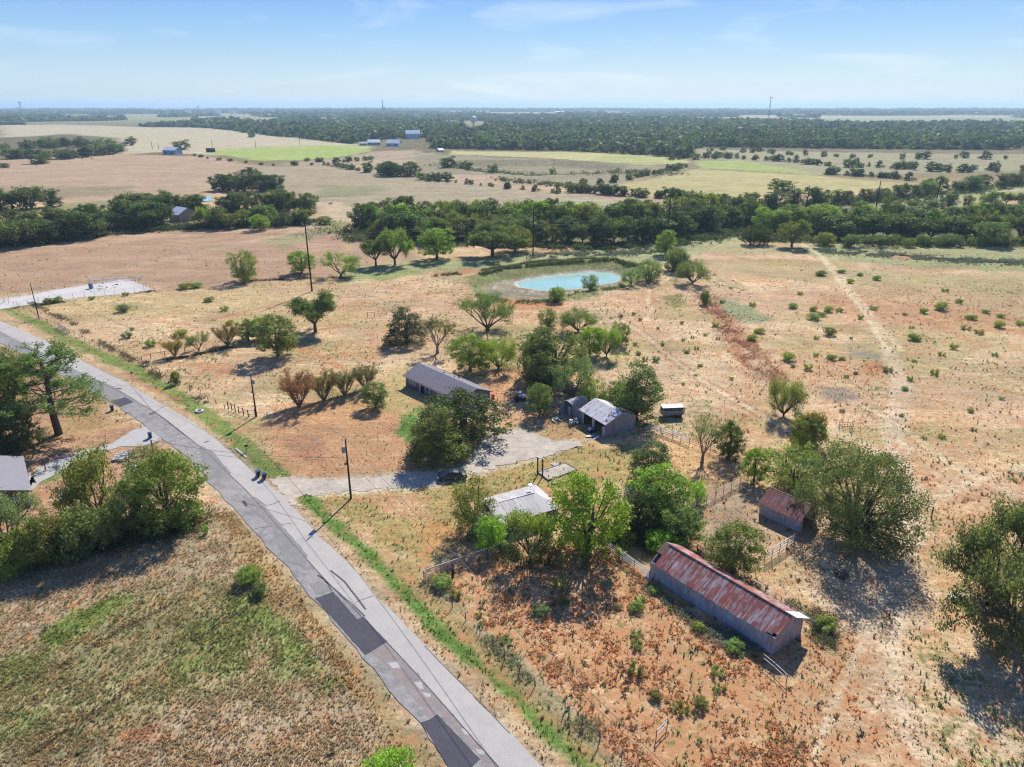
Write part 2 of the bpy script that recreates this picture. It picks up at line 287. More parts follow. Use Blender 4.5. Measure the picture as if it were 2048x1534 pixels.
def field(x, y):
    n = len(x)
    base = np.tile(DRY, (n, 1)); W = np.zeros((n, 3)); W[:, 0] = .2+.3*sstep(.52, .66, fbm(x/11, y/15, 15)); W[:, 1] = .14+.6*sstep(.55, .68, fbm(x/12+9, y/16, 16))
    # slow patches over the dry pasture
    a = fbm(x/26, y/26, 11); b = fbm(x/9+7, y/9, 12); c = fbm(x/13, y/20+9, 13)
    def bl(col, al):
        nonlocal base
        al = np.clip(al, 0, 1)[:, None]; base = base*(1-al)+col*al
    bl(alb(236, 204, 160), sstep(.45, .75, a)*.7); bl(PINK, sstep(.5, .72, b)*.6); bl(alb(212, 166, 112), sstep(.58, .74, c)*.55)
    bl(alb(182, 168, 104), sstep(.54, .7, fbm(x/24+3, y/13, 14))*.6)
    m = y > 380
    f = sstep(500, 640, y); bl(alb(112, 116, 74), f*.9)
    bl(alb(84, 96, 56), sstep(700, 1000, y+120*(fbm(x/160, y/160, 4)-.5)))
    pat = sstep(.56, .6, fbm(x/900, y/700, 21))*sstep(1500, 2400, y); bl(alb(178, 172, 120), pat*.8)
    pat = sstep(.6, .63, fbm(x/700+5, y/900, 22))*sstep(1800, 3000, y); bl(alb(150, 168, 104), pat*.7)
    for P, col, soft, op, ru, gr in _REG:
        A = np.array(P); x0, y0 = A.min(0)-soft*3; x1, y1 = A.max(0)+soft*3
        m = np.nonzero((x > x0) & (x < x1) & (y > y0) & (y < y1))[0]
        if not len(m): continue
        xs, ys = x[m], y[m]
        s = poly_sd(xs, ys, P)+soft*2.2*(fbm(xs/(soft*3), ys/(soft*3), 31)-.5)+soft*1.2*(fbm(xs/(soft*.8), ys/(soft*.8), 32, 2)-.5)
        al = sstep(soft*.6, -soft*.6, s)*op
        vary = 1+.16*(fbm(xs/(soft*2.), ys/(soft*2.), 33)-.5)
        base[m] = base[m]*(1-al[:, None])+(col*vary[:, None])*al[:, None]
        W[m, 0] = W[m, 0]*(1-al)+ru*al; W[m, 1] = W[m, 1]*(1-al)+gr*al
    for P, col, hw, op, ru, gr in _LIN:
        A = np.array(P); x0, y0 = A.min(0)-hw*3; x1, y1 = A.max(0)+hw*3
        m = np.nonzero((x > x0) & (x < x1) & (y > y0) & (y < y1))[0]
        if not len(m): continue
        xs, ys = x[m], y[m]
        d = line_d(xs, ys, P)+hw*1.1*(fbm(xs/(hw*2.5), ys/(hw*2.5), 41)-.5)
        al = sstep(hw*1.15, hw*.55, d)*op
        base[m] = base[m]*(1-al[:, None])+col*al[:, None]
        W[m, 0] = W[m, 0]*(1-al)+ru*al; W[m, 1] = W[m, 1]*(1-al)+gr*al
    # pond margins
    m = np.nonzero((np.abs(x-15) < 80) & (np.abs(y-235) < 80))[0]
    if len(m):
        xs, ys = x[m], y[m]
        s = poly_sd(xs, ys, POND_BANK)+2.5*(fbm(xs/4, ys/4, 51)-.5); al = sstep(-.8, -2.4, s)
        v = fbm(xs/1.6, ys/5, 52); v2 = fbm(xs/.9, ys/2.2, 54, 2); cc = alb(158, 148, 128)*(.6+.6*v[:, None]+.35*sstep(.55, .7, v2)[:, None])
        base[m] = base[m]*(1-al[:, None])+cc*al[:, None]; W[m] *= (1-al)[:, None]
        s = poly_sd(xs, ys, POND); al = sstep(1.8, .2, s+.8*(fbm(xs/2, ys/2, 53)-.5))
        base[m] = base[m]*(1-al[:, None])+alb(222, 212, 194)*al[:, None]
    m = np.nonzero(y < 420)[0]
    if len(m):
        r = road_mask(x[m], y[m]); al = sstep(-1.0, -.2, r)*.6
        base[m] = base[m]*(1-al[:, None])+alb(190, 172, 148)*al[:, None]; W[m] *= (1-al)[:, None]
    return base, W
# ------------------------------------------------------------------ materials
MAT = {}
def newmat(name):
    m = bpy.data.materials.new(name); m.use_nodes = True; nt = m.node_tree
    b = nt.nodes['Principled BSDF']; MAT[name] = m
    return m, nt, b
def nodes_mul(nt, a, b, fac=1.0, mode='MULTIPLY'):
    n = nt.nodes.new('ShaderNodeMix'); n.data_type = 'RGBA'; n.blend_type = mode; n.inputs[0].default_value = fac
    if isinstance(a, bpy.types.NodeSocket): nt.links.new(a, n.inputs[6])
    else: n.inputs[6].default_value = a
    if isinstance(b, bpy.types.NodeSocket): nt.links.new(b, n.inputs[7])
    else: n.inputs[7].default_value = b
    return n
def noise(nt, scale, detail=3, vec=None, rough=.6, dist=0):
    n = nt.nodes.new('ShaderNodeTexNoise'); n.inputs['Scale'].default_value = scale; n.inputs['Detail'].default_value = detail
    n.inputs['Roughness'].default_value = rough; n.inputs['Distortion'].default_value = dist
    if vec is not None: nt.links.new(vec, n.inputs['Vector'])
    return n
def mrange(nt, src, a, b, c, d):
    n = nt.nodes.new('ShaderNodeMapRange'); nt.links.new(src, n.inputs[0])
    for i, v in enumerate((a, b, c, d)): n.inputs[i+1].default_value = v
    return n
def ocoord(nt, scale=(1, 1, 1), rz=0):
    t = nt.nodes.new('ShaderNodeTexCoord'); m = nt.nodes.new('ShaderNodeMapping'); nt.links.new(t.outputs['Object'], m.inputs[0])
    m.inputs['Scale'].default_value = scale; m.inputs['Rotation'].default_value = (0, 0, rz); return m.outputs[0]
def plain(name, rgb, rough=.8, var=.15, scale=3., metal=0, spec=.3, k=1.0):
    "one colour with a little mottling"
    m, nt, b = newmat(name); c = tuple(float(v)*k for v in srgb(*rgb))+(1,)
    n = noise(nt, scale, 4, ocoord(nt)); r = mrange(nt, n.outputs[0], .3, .7, 1-var, 1+var)
    mu = nodes_mul(nt, c, r.outputs[0]); nt.links.new(mu.outputs[2], b.inputs['Base Color'])
    b.inputs['Roughness'].default_value = rough; b.inputs['Metallic'].default_value = metal; b.inputs['Specular IOR Level'].default_value = spec
    return m
# ------------------------------------------------------------------ mesh builder
class MB:
    def __init__(s): s.v = []; s.f = []; s.mi = []
    def add(s, V, Fc, mi=0):
        o = len(s.v); s.v += [tuple(p) for p in V]; s.f += [tuple(i+o for i in f) for f in Fc]; s.mi += [mi]*len(Fc); return s
    def box(s, c, d, rz=0, mi=0, M=None):
        x, y, z = d[0]/2, d[1]/2, d[2]/2; cs, sn = math.cos(rz), math.sin(rz); V = []
        for i in (-x, x):
            for j in (-y, y):
                for k in (-z, z): V.append((c[0]+i*cs-j*sn, c[1]+i*sn+j*cs, c[2]+k))
        if M is not None: V = [tuple(M@Vector(p)) for p in V]
        return s.add(V, [(0, 1, 3, 2), (4, 6, 7, 5), (0, 4, 5, 1), (2, 3, 7, 6), (0, 2, 6, 4), (1, 5, 7, 3)], mi)
    def tube(s, pts, rad, n=6, mi=0, cap=True):
        pts = [Vector(p) for p in pts]; 
        if not hasattr(rad, '__len__'): rad = [rad]*len(pts)
        V = []; Fc = []
        for i, p in enumerate(pts):
            d = (pts[min(i+1, len(pts)-1)]-pts[max(i-1, 0)]).normalized()
            a = d.cross(Vector((0, 0, 1)) if abs(d.z) < .9 else Vector((1, 0, 0))).normalized(); b = d.cross(a)
            for k in range(n):
                t = 2*math.pi*k/n; V.append(p+(a*math.cos(t)+b*math.sin(t))*rad[i])
        for i in range(len(pts)-1):
            for k in range(n): Fc.append((i*n+k, i*n+(k+1) % n, (i+1)*n+(k+1) % n, (i+1)*n+k))
        if cap: Fc.append(tuple(range(n))[::-1]); Fc.append(tuple((len(pts)-1)*n+k for k in range(n)))
        return s.add(V, Fc, mi)
    def cyl(s, c, r, h, n=12, mi=0, r2=None): return s.tube([c, (c[0], c[1], c[2]+h)], [r, r if r2 is None else r2], n, mi)
    def prism(s, P, z0, z1, mi=0):
        n = len(P); V = [(p[0], p[1], z0) for p in P]+[(p[0], p[1], z1) for p in P]
        return s.add(V, [tuple(range(n))[::-1], tuple(range(n, 2*n))]+[(i, (i+1) % n, n+(i+1) % n, n+i) for i in range(n)], mi)
    def slab(s, Q, t, mi=0):
        "quad or polygon in space given a thickness t straight down its normal"
        Q = [Vector(q) for q in Q]; nrm = (Q[1]-Q[0]).cross(Q[2]-Q[0]).normalized(); n = len(Q)
        V = Q+[q-nrm*t for q in Q]
        return s.add(V, [tuple(range(n)), tuple(range(n, 2*n))[::-1]]+[(i, n+i, n+(i+1) % n, (i+1) % n) for i in range(n)], mi)
    def mesh(s, name, mats):
        me = bpy.data.meshes.new(name); me.from_pydata(s.v, [], s.f)
        for m in (mats if isinstance(mats, (list, tuple)) else [mats]): me.materials.append(m)
        if any(s.mi): me.polygons.foreach_set('material_index', s.mi)
        me.update(); return me
    def build(s, name, mats, parent=None, loc=None, smooth=False):
        me = s.mesh(name, mats)
        if smooth: me.polygons.foreach_set('use_smooth', [True]*len(me.polygons))
        o = bpy.data.objects.new(name, me); COL.objects.link(o)
        if parent: o.parent = parent
        if loc is not None: o.location = loc
        return o
def np_mesh(name, V, Fq, mats, col=None, smooth=False, mi=None):
    "fast mesh of triangles or quads from arrays; col = colour per vertex"
    me = bpy.data.meshes.new(name); nv, nf, k = len(V), len(Fq), Fq.shape[1]
    me.vertices.add(nv); me.vertices.foreach_set('co', np.ascontiguousarray(V, np.float32).ravel())
    me.loops.add(nf*k); me.loops.foreach_set('vertex_index', np.ascontiguousarray(Fq, np.int32).ravel())
    me.polygons.add(nf); me.polygons.foreach_set('loop_start', np.arange(0, nf*k, k, dtype=np.int32))
    if mi is not None: me.polygons.foreach_set('material_index', np.ascontiguousarray(mi, np.int32))
    if smooth: me.polygons.foreach_set('use_smooth', np.ones(nf, bool))
    me.update(calc_edges=True)
    if col is not None:
        a = me.color_attributes.new('col', 'FLOAT_COLOR', 'POINT')
        c = np.ones((nv, 4), np.float32); c[:, :col.shape[1]] = col; a.data.foreach_set('color', c.ravel())
    for m in (mats if isinstance(mats, (list, tuple)) else [mats]): me.materials.append(m)
    return me
def link(name, me, parent=None, loc=None):
    o = bpy.data.objects.new(name, me); COL.objects.link(o)
    if parent: o.parent = parent
    if loc is not None: o.location = loc
    return o
# ------------------------------------------------------------------ ground sheet
def grow(a, b, step, g, cap=1e9):
    out = [a]; s = step
    while out[-1] < b: out.append(out[-1]+s); s = min(s*g, cap)
    return np.array(out)
gx = grow(0, 75, .55, 1.0); gx = np.concatenate([gx, grow(gx[-1], 34000, .56, 1.022)[1:]]); gx = np.concatenate([-gx[:0:-1], gx])
gy = grow(38, 190, .55, 1.0); gy = np.concatenate([gy, grow(gy[-1], 34000, .57, 1.017)[1:]])
gy = np.concatenate([-grow(0, 3000, 20, 1.5)[:0:-1], [0, 10, 20, 30], gy])
X, Y = np.meshgrid(gx, gy); nx, ny = len(gx), len(gy)
xf, yf = X.ravel(), Y.ravel()
cols, W = field(xf, yf)
zf = height(xf, yf)
zf = zf+np.where((yf < 400), .10*(fbm(xf/3, yf/3, 61)-.5)*sstep(-.5, -2.5, road_mask(xf, np.clip(yf, 0, 420))), 0)-.03
idx = np.arange(nx*ny).reshape(ny, nx)
FQ = np.stack([idx[:-1, :-1], idx[:-1, 1:], idx[1:, 1:], idx[1:, :-1]], -1).reshape(-1, 4)
m, nt, b = newmat('ground')
at = N(nt, 'ShaderNodeAttribute', attribute_name='col'); aw = N(nt, 'ShaderNodeAttribute', attribute_name='wt')
sep = N(nt, 'ShaderNodeSeparateColor'); nt.links.new(aw.outputs[0], sep.inputs[0])
oc = ocoord(nt); st = ocoord(nt, (.55, 1.6, 1), R(8))
n1 = noise(nt, 1.3, 6, oc, .72); n2 = noise(nt, .35, 4, st, .65); n3 = noise(nt, .09, 4, oc, .6); n4 = noise(nt, 4.5, 3, oc, .7)
v1 = mrange(nt, n1.outputs[0], .32, .68, .74, 1.24); v2 = mrange(nt, n2.outputs[0], .3, .7, .84, 1.16); v3 = mrange(nt, n3.outputs[0], .3, .7, .84, 1.14); n7 = noise(nt, .05, 7, ocoord(nt, (.35, 1.3, 1), R(6)), .7, .8); v7 = mrange(nt, n7.outputs[0], .34, .66, .8, 1.14); n8 = noise(nt, .25, 5, ocoord(nt, (.4, 1.6, 1), R(-10)), .75, 1); v8 = mrange(nt, n8.outputs[0], .34, .66, .86, 1.1); v4 = mrange(nt, n4.outputs[0], .3, .7, .8, 1.2); n5 = noise(nt, 2.3, 6, ocoord(nt, (.8, 1.25, 1), R(-20)), .8, .6); v5 = mrange(nt, n5.outputs[0], .36, .50, .62, 1.06); n6 = noise(nt, .6, 6, ocoord(nt, (.5, 2.2, 1), R(12)), .8, 1.2); v6 = mrange(nt, n6.outputs[0], .34, .66, .82, 1.16)
c = nodes_mul(nt, at.outputs[0], v1.outputs[0]); c = nodes_mul(nt, c.outputs[2], v2.outputs[0]); c = nodes_mul(nt, c.outputs[2], v3.outputs[0]); c = nodes_mul(nt, c.outputs[2], v4.outputs[0]); c = nodes_mul(nt, c.outputs[2], v5.outputs[0]); c = nodes_mul(nt, c.outputs[2], v6.outputs[0]); c = nodes_mul(nt, c.outputs[2], v7.outputs[0]); c = nodes_mul(nt, c.outputs[2], v8.outputs[0])
# rust coloured weeds
rn = noise(nt, .45, 5, oc, .75, .4)
ra = N(nt, 'ShaderNodeMath', operation='ADD'); nt.links.new(rn.outputs[0], ra.inputs[0])
rm = N(nt, 'ShaderNodeMath', operation='MULTIPLY', _1=.16); nt.links.new(sep.outputs[0], rm.inputs[0]); nt.links.new(rm.outputs[0], ra.inputs[1])
rr = mrange(nt, ra.outputs[0], .53, .68, 0, .85)
mixr = nt.nodes.new('ShaderNodeMix'); mixr.data_type = 'RGBA'; nt.links.new(rr.outputs[0], mixr.inputs[0]); nt.links.new(c.outputs[2], mixr.inputs[6])
mixr.inputs[7].default_value = (*[float(v) for v in RUST], 1)
# green growth
gn = noise(nt, .7, 5, oc, .75, .3)
ga = N(nt, 'ShaderNodeMath', operation='ADD'); nt.links.new(gn.outputs[0], ga.inputs[0])
gm = N(nt, 'ShaderNodeMath', operation='MULTIPLY', _1=.17); nt.links.new(sep.outputs[1], gm.inputs[0]); nt.links.new(gm.outputs[0], ga.inputs[1])
gr_ = mrange(nt, ga.outputs[0], .63, .69, 0, .75)
mixg = nt.nodes.new('ShaderNodeMix'); mixg.data_type = 'RGBA'; nt.links.new(gr_.outputs[0], mixg.inputs[0]); nt.links.new(mixr.outputs[2], mixg.inputs[6])
mixg.inputs[7].default_value = (*[float(v) for v in alb(112, 130, 58)], 1)
nt.links.new(mixg.outputs[2], b.inputs['Base Color']); b.inputs['Roughness'].default_value = .95; b.inputs['Specular IOR Level'].default_value = .1
bp = N(nt, 'ShaderNodeBump'); bp.inputs['Strength'].default_value = .55; bp.inputs['Distance'].default_value = .25
nt.links.new(n1.outputs[0], bp.inputs['Height']); nt.links.new(bp.outputs[0], b.inputs['Normal'])
gme = np_mesh('ground', np.stack([xf, yf, zf], 1), FQ, m, cols, smooth=True)
a = gme.color_attributes.new('wt', 'FLOAT_COLOR', 'POINT'); cc = np.ones((len(xf), 4), np.float32); cc[:, :3] = W; a.data.foreach_set('color', cc.ravel())
tag(link('ground', gme), kind='structure')
# ------------------------------------------------------------------ road
def surf(name, rgb, k, scales, amp, rough=.9, spot=None, bump=.1):
    m, nt, b = newmat(name); c = tuple(float(v)*k for v in srgb(*rgb))+(1,); oc = ocoord(nt)
    cur = c
    for s_, a_ in zip(scales, amp):
        n = noise(nt, s_, 4, oc, .65); r = mrange(nt, n.outputs[0], .3, .7, 1-a_, 1+a_); mu = nodes_mul(nt, cur, r.outputs[0]); cur = mu.outputs[2]
    if spot:
        rgb2, sc_, lo, hi, op = spot
        n = noise(nt, sc_, 5, oc, .7, .5); r = mrange(nt, n.outputs[0], lo, hi, 0, op)
        mxx = nt.nodes.new('ShaderNodeMix'); mxx.data_type = 'RGBA'; nt.links.new(r.outputs[0], mxx.inputs[0]); nt.links.new(cur, mxx.inputs[6]); mxx.inputs[7].default_value = tuple(float(v)*k for v in srgb(*rgb2))+(1,)
        cur = mxx.outputs[2]
    nt.links.new(cur, b.inputs['Base Color']); b.inputs['Roughness'].default_value = rough; b.inputs['Specular IOR Level'].default_value = .25
    return m
m_asph = surf('worn_asphalt', (178, 172, 166), .56, (6, .8, .15), (.2, .18, .14), spot=((142, 138, 134), .5, .5, .62, .6))
m_conc = surf('concrete_paving', (214, 205, 194), .57, (5, .5, .12), (.07, .06, .06), spot=((190, 184, 178), .35, .5, .68, .5))
m_dark = surf('new_asphalt', (92, 88, 96), .6, (14, 1.2, .3), (.12, .08, .08))
m_mid = surf('old_patch', (164, 159, 155), .56, (6, .8), (.1, .12))
m_brown = surf('dusty_asphalt', (168, 154, 146), .6, (3, .6), (.1, .12))
m_pale = surf('pale_patch', (208, 203, 196), .58, (3, .6), (.06, .08))
m_gravel = surf('gravel', (212, 197, 176), .62, (7, 1.1, .25), (.2, .18, .14), spot=((184, 168, 150), .4, .5, .62, .5))
m_crack = plain('crack_filler', (96, 92, 98), .8, .1, k=.6)
ys = np.arange(10, 420, 1.5)
xn, xj, xr = smooth_x(nea_g, ys), smooth_x(joi_g, ys), smooth_x(far_g, ys)
def strip(name, xa, xb, z, mat, k=4):
    V = []; Fc = []
    for i in range(len(ys)):
        for j in range(k+1): t = j/k; V.append((xa[i]*(1-t)+xb[i]*t, ys[i], z))
    for i in range(len(ys)-1):
        for j in range(k): a_ = i*(k+1)+j; Fc.append((a_, a_+1, a_+k+2, a_+k+1))
    o = MB().add(V, Fc).build(name, mat); return tag(o, kind='structure')
jn = (vn(ys/2.1, ys*0, 3)-.5)*.7+(vn(ys/.7, ys*0, 8)-.5)*.3; jf = (vn(ys/1.3, ys*0, 4)-.5)*.5
strip('road_asphalt_lane', xn+jn, xj, .03, m_asph); strip('road_concrete_lane', xj, xr+jf, .03, m_conc)
def sheet(name, P, z, mat, jit=.12, step=.7, px=True, kind='structure', seed=1):
    "flat sheet with a slightly ragged outline"
    P = gl(P) if px else P; rr = random.Random(seed); Q = []
    for (x0, y0), (x1, y1) in zip(P, P[1:]+P[:1]):
        L_ = math.hypot(x1-x0, y1-y0); n = max(1, int(L_/step))
        for i in range(n):
            t = i/n; Q.append((x0+(x1-x0)*t+rr.uniform(-jit, jit), y0+(y1-y0)*t+rr.uniform(-jit, jit)))
    import mathutils.geometry as mg
    tri = mg.tessellate_polygon([[Vector((q[0], q[1], 0)) for q in Q]])
    o = MB().add([(q[0], q[1], z) for q in Q], tri).build(name, mat)
    if o.data.polygons and o.data.polygons[0].normal.z < 0: o.data.flip_normals()
    return tag(o, kind=kind)
c5 = lambda L_: [(500+x/3.938, 1150+y/3.938) for x, y in L_]
c4 = lambda L_: [(400+x/3.835, 820+y/3.835) for x, y in L_]
c2 = lambda L_: [(x/3.835, 520+y/3.835) for x, y in L_]
c6 = lambda L_: [(180+x/4.795, 640+y/4.795) for x, y in L_]
sheet('road_patch', c5([(512, 186), (655, 133), (845, 350), (895, 328), (1082, 528), (906, 634)]), .038, m_dark, .04)
sheet('road_patch', c5([(1347, 1165), (1410, 1140), (1475, 1097), (1545, 1170), (1810, 1450), (1640, 1640)]), .038, m_dark, .04)
sheet('road_patch', c5([(960, 600), (1082, 532), (1420, 900), (1660, 1180), (1925, 1480), (2060, 1640), (1900, 1640), (1820, 1440), (1480, 1090), (1395, 1135), (1370, 1060), (1260, 940), (1150, 800), (1040, 680)]), .034, m_brown, .12)
for P in ([(1295, 850), (1345, 840), (1370, 900), (1330, 900)], [(1360, 925), (1420, 935), (1425, 960), (1380, 965)], [(1090, 700), (1160, 680), (1190, 730), (1120, 740)], [(1660, 1210), (1700, 1215), (1730, 1260), (1690, 1260)], [(1780, 1370), (1850, 1385), (1840, 1420), (1790, 1410)]):
    sheet('road_patch', c5(P), .038, m_pale, .1)
for cx_, cy_, r_ in ((1250, 927, 16), (1348, 1085, 34), (1495, 1042, 28), (1645, 1198, 26), (1405, 918, 22), (1300, 800, 42), (1875, 1455, 34), (1185, 662, 14)):
    sheet('road_patch', c5([(cx_+r_*math.cos(t), cy_+r_*.75*math.sin(t)) for t in np.arange(0, 6.28, .7)]), .042, m_mid, .03)
for P in ([(770, 250), (820, 240), (885, 325), (840, 348)], [(480, 75), (550, 60), (600, 130), (520, 150)], [(700, 150), (745, 190), (770, 250), (690, 160)], ): sheet('road_patch', c5(P), .034, m_mid, .05)
for P in ([(318, 702), (400, 676), (442, 698), (350, 745)],): sheet('road_patch', c4(P), .038, m_dark, .03)
for P in ([(0, 275), (100, 320), (240, 488), (165, 512), (20, 400)], [(330, 655), (410, 680), (500, 740), (830, 1120), (800, 1200), (640, 1160), (560, 900), (370, 745)], [(845, 1340), (920, 1310), (1000, 1385), (900, 1420)], [(700, 1230), (745, 1240), (765, 1280), (740, 1285)]):
    sheet('road_patch', c4(P), .050, m_mid, .1, seed=len(P))
sheet('road_patch', c2([(845, 1085), (960, 1053), (1027, 1090), (925, 1128)]), .038, m_dark, .03)
for P in ([(640, 880), (860, 965), (1060, 1085), (1020, 1090), (945, 1048), (840, 1080), (620, 960)], [(70, 600), (280, 690), (200, 720), (60, 650)]): sheet('road_patch', c2(P), .034, m_mid, .1)
for P in ([(895, 980), (935, 985), (935, 992), (895, 990)], [(1140, 1182), (1195, 1162), (1200, 1172), (1145, 1192)], [(1565, 1398), (1605, 1386), (1606, 1392), (1568, 1405)]): sheet('road_patch', c2(P), .042, m_dark, .02)
def band(name, P, wdt, z, mat, px=True):
    P = gl(P) if px else P; P = [Vector((p[0], p[1], z)) for p in P]; V = []; Fc = []
    for i, p in enumerate(P):
        d = (P[min(i+1, len(P)-1)]-P[max(i-1, 0)]).normalized(); n = Vector((-d.y, d.x, 0))*wdt/2
        V += [p-n, p+n]
    for i in range(len(P)-1): Fc.append((2*i+1, 2*i, 2*i+2, 2*i+3))
    o = MB().add(V, Fc).build(name, mat)
    return tag(o, kind='structure')
def _d(): pass
def wob(P, n=5, amp=1.0, seed=3):
    rr = random.Random(seed); out = []
    for (a_, b_), (c_, d_) in zip(P, P[1:]):
        for i in range(n): t = i/n; out.append((a_+(c_-a_)*t+rr.uniform(-amp, amp), b_+(d_-b_)*t+rr.uniform(-amp, amp)*.5))
    return out+[P[-1]]
for i, (P, w_) in enumerate([([(331, 812), (300, 829), (240, 845)], .1), (c4([(415, 670), (510, 740), (615, 700)]), .12), (c4([(1000, 1230), (1110, 1320), (1270, 1530)]), .22), (c5([(540, 0), (640, 90), (790, 220), (905, 325)]), .14), (c4([(700, 870), (420, 912)]), .08), (c4([(0, 330), (290, 365)]), .08), (c5([(830, 215), (970, 165)]), .08), (c5([(1375, 560), (1560, 750), (1830, 1020), (2048, 1250)]), .07), (c2([(1190, 1165), (1320, 1270), (1440, 1360)]), .12), (c2([(860, 970), (1000, 960), (1180, 1170)]), .07), (c2([(1000, 1130), (1270, 1120)]), .07), (c4([(900, 1270), (960, 1300), (1010, 1390)]), .15)]):
    band('road_crack', wob(P, 5, .8, i), w_, .047, m_crack)
band('road_seam', [(smooth_x(joi_g, np.array([y_]))[0], y_) for y_ in np.arange(30, 260, 3.)], .09, .052, m_crack, px=False)
# driveways and pads
DRV = [(541, 960), (560, 951), (600, 957), (660, 959), (740, 955), (800, 948), (860, 941), (905, 930), (945, 905), (962, 885), (985, 868), (1010, 860), (1045, 862), (1075, 872), (1110, 882), (1145, 884), (1165, 880), (1160, 890), (1110, 908), (1050, 921), (1000, 930), (960, 944), (935, 955), (880, 968), (800, 974), (740, 979), (680, 985), (620, 989), (588, 996), (600, 1016), (575, 1000)]
sheet('gravel_driveway', DRV, .02, m_gravel, .55, .6)
sheet('concrete_driveway', [(222, 888), (262, 862), (290, 853), (320, 873), (322, 880), (285, 892), (240, 893), (150, 925), (118, 945), (84, 962), (60, 985), (52, 975), (75, 935), (150, 905)], .02, m_pale, .12)
m_pad = surf('white_rock_pad', (226, 218, 208), .64, (6, 1), (.08, .06))
PADP = [(-40, 610), (15, 596), (60, 590), (105, 580), (180, 569), (240, 560), (258, 559), (300, 576), (308, 580), (250, 588), (170, 594), (100, 603), (40, 612), (-20, 622)]
sheet('rock_pad', PADP, .02, m_pad, .3)
# water
m, nt, b = newmat('pond_water'); c = nodes_mul(nt, (*[float(v) for v in srgb(166, 204, 192)*.8], 1), mrange(nt, noise(nt, .08, 2, ocoord(nt)).outputs[0], .3, .7, .92, 1.08).outputs[0])
nt.links.new(c.outputs[2], b.inputs['Base Color']); b.inputs['Roughness'].default_value = .12; b.inputs['Specular IOR Level'].default_value = .5
bp = N(nt, 'ShaderNodeBump'); bp.inputs['Strength'].default_value = .12; bp.inputs['Distance'].default_value = .05
nt.links.new(noise(nt, 3, 2, ocoord(nt)).outputs[0], bp.inputs['Height']); nt.links.new(bp.outputs[0], b.inputs['Normal'])
PW = [( (x-15)*1.1+15, (y-236)*1.12+236) for x, y in POND]
cxp = sum(p[0] for p in POND)/len(POND); cyp = sum(p[1] for p in POND)/len(POND)
PW = [((x-cxp)*1.06+cxp, (y-cyp)*1.08+cyp) for x, y in POND]
sheet('pond_water', PW, -1.5, MAT['pond_water'], 0, 2, px=False)
sheet('pond_water', [(396, 393), (424, 393), (424, 402), (400, 404)], .25, MAT['pond_water'], 0, 2)
# ------------------------------------------------------------------ trees
m, nt, b = newmat('leaves'); nt.nodes.remove(b); out = nt.nodes['Material Output']
at = N(nt, 'ShaderNodeAttribute', attribute_name='col'); oi = N(nt, 'ShaderNodeObjectInfo')
mu = nodes_mul(nt, at.outputs[0], oi.outputs['Color'])
df = N(nt, 'ShaderNodeBsdfDiffuse'); tr = N(nt, 'ShaderNodeBsdfTranslucent'); ms = N(nt, 'ShaderNodeMixShader', _0=.42)
gl_ = N(nt, 'ShaderNodeBsdfGlossy'); gl_.inputs['Roughness'].default_value = .45; gl_.inputs['Color'].default_value = (.9, .95, 1, 1)
ms2 = N(nt, 'ShaderNodeMixShader', _0=.012)
tm = nodes_mul(nt, mu.outputs[2], (1.25, 1.35, .7, 1))
nt.links.new(mu.outputs[2], df.inputs[0]); nt.links.new(tm.outputs[2], tr.inputs[0]); nt.links.new(df.outputs[0], ms.inputs[1]); nt.links.new(tr.outputs[0], ms.inputs[2])
nt.links.new(ms.outputs[0], ms2.inputs[1]); nt.links.new(gl_.outputs[0], ms2.inputs[2]); nt.links.new(ms2.outputs[0], out.inputs[0])
m_leaf = m
def grassmat():
    m, nt, b = newmat('grass_blades'); nt.nodes.remove(b); out = nt.nodes['Material Output']; at = N(nt, 'ShaderNodeAttribute', attribute_name='col')
    df = N(nt, 'ShaderNodeBsdfDiffuse'); tr = N(nt, 'ShaderNodeBsdfTranslucent'); ms = N(nt, 'ShaderNodeMixShader', _0=.5)
    nt.links.new(at.outputs[0], df.inputs[0]); nt.links.new(at.outputs[0], tr.inputs[0]); nt.links.new(df.outputs[0], ms.inputs[1]); nt.links.new(tr.outputs[0], ms.inputs[2]); nt.links.new(ms.outputs[0], out.inputs[0]); return m
m_blade = grassmat()
m_bark = surf('bark', (120, 104, 90), .55, (6, 1.5), (.25, .15))
m_palebark = surf('pale_bark', (168, 150, 132), .6, (6, 1.5), (.2, .12))
def leaves(P, size, rng, col, out=None, outw=.4, aspect=.6, droop=0):
    "a leaf quad at each point"
    n = len(P); d = rng.normal(size=(n, 3))
    if out is not None: d = d/np.linalg.norm(d, axis=1)[:, None]+out*outw*2
    d /= np.linalg.norm(d, axis=1)[:, None]+1e-9
    t = rng.normal(size=(n, 3)); t[:, 2] -= droop; u = np.cross(d, t); u /= np.linalg.norm(u, axis=1)[:, None]+1e-9; v = np.cross(d, u)
    s = (size*rng.uniform(.6, 1.4, n))[:, None]; a = aspect
    V = np.stack([P-u*s*.5, P-v*s*.5*a+u*s*.1, P+u*s*.5, P+v*s*.5*a+u*s*.1], 1).reshape(-1, 3)
    Fq = np.arange(n*4).reshape(-1, 4); C = np.repeat(col, 4, 0)
    return V, Fq, C
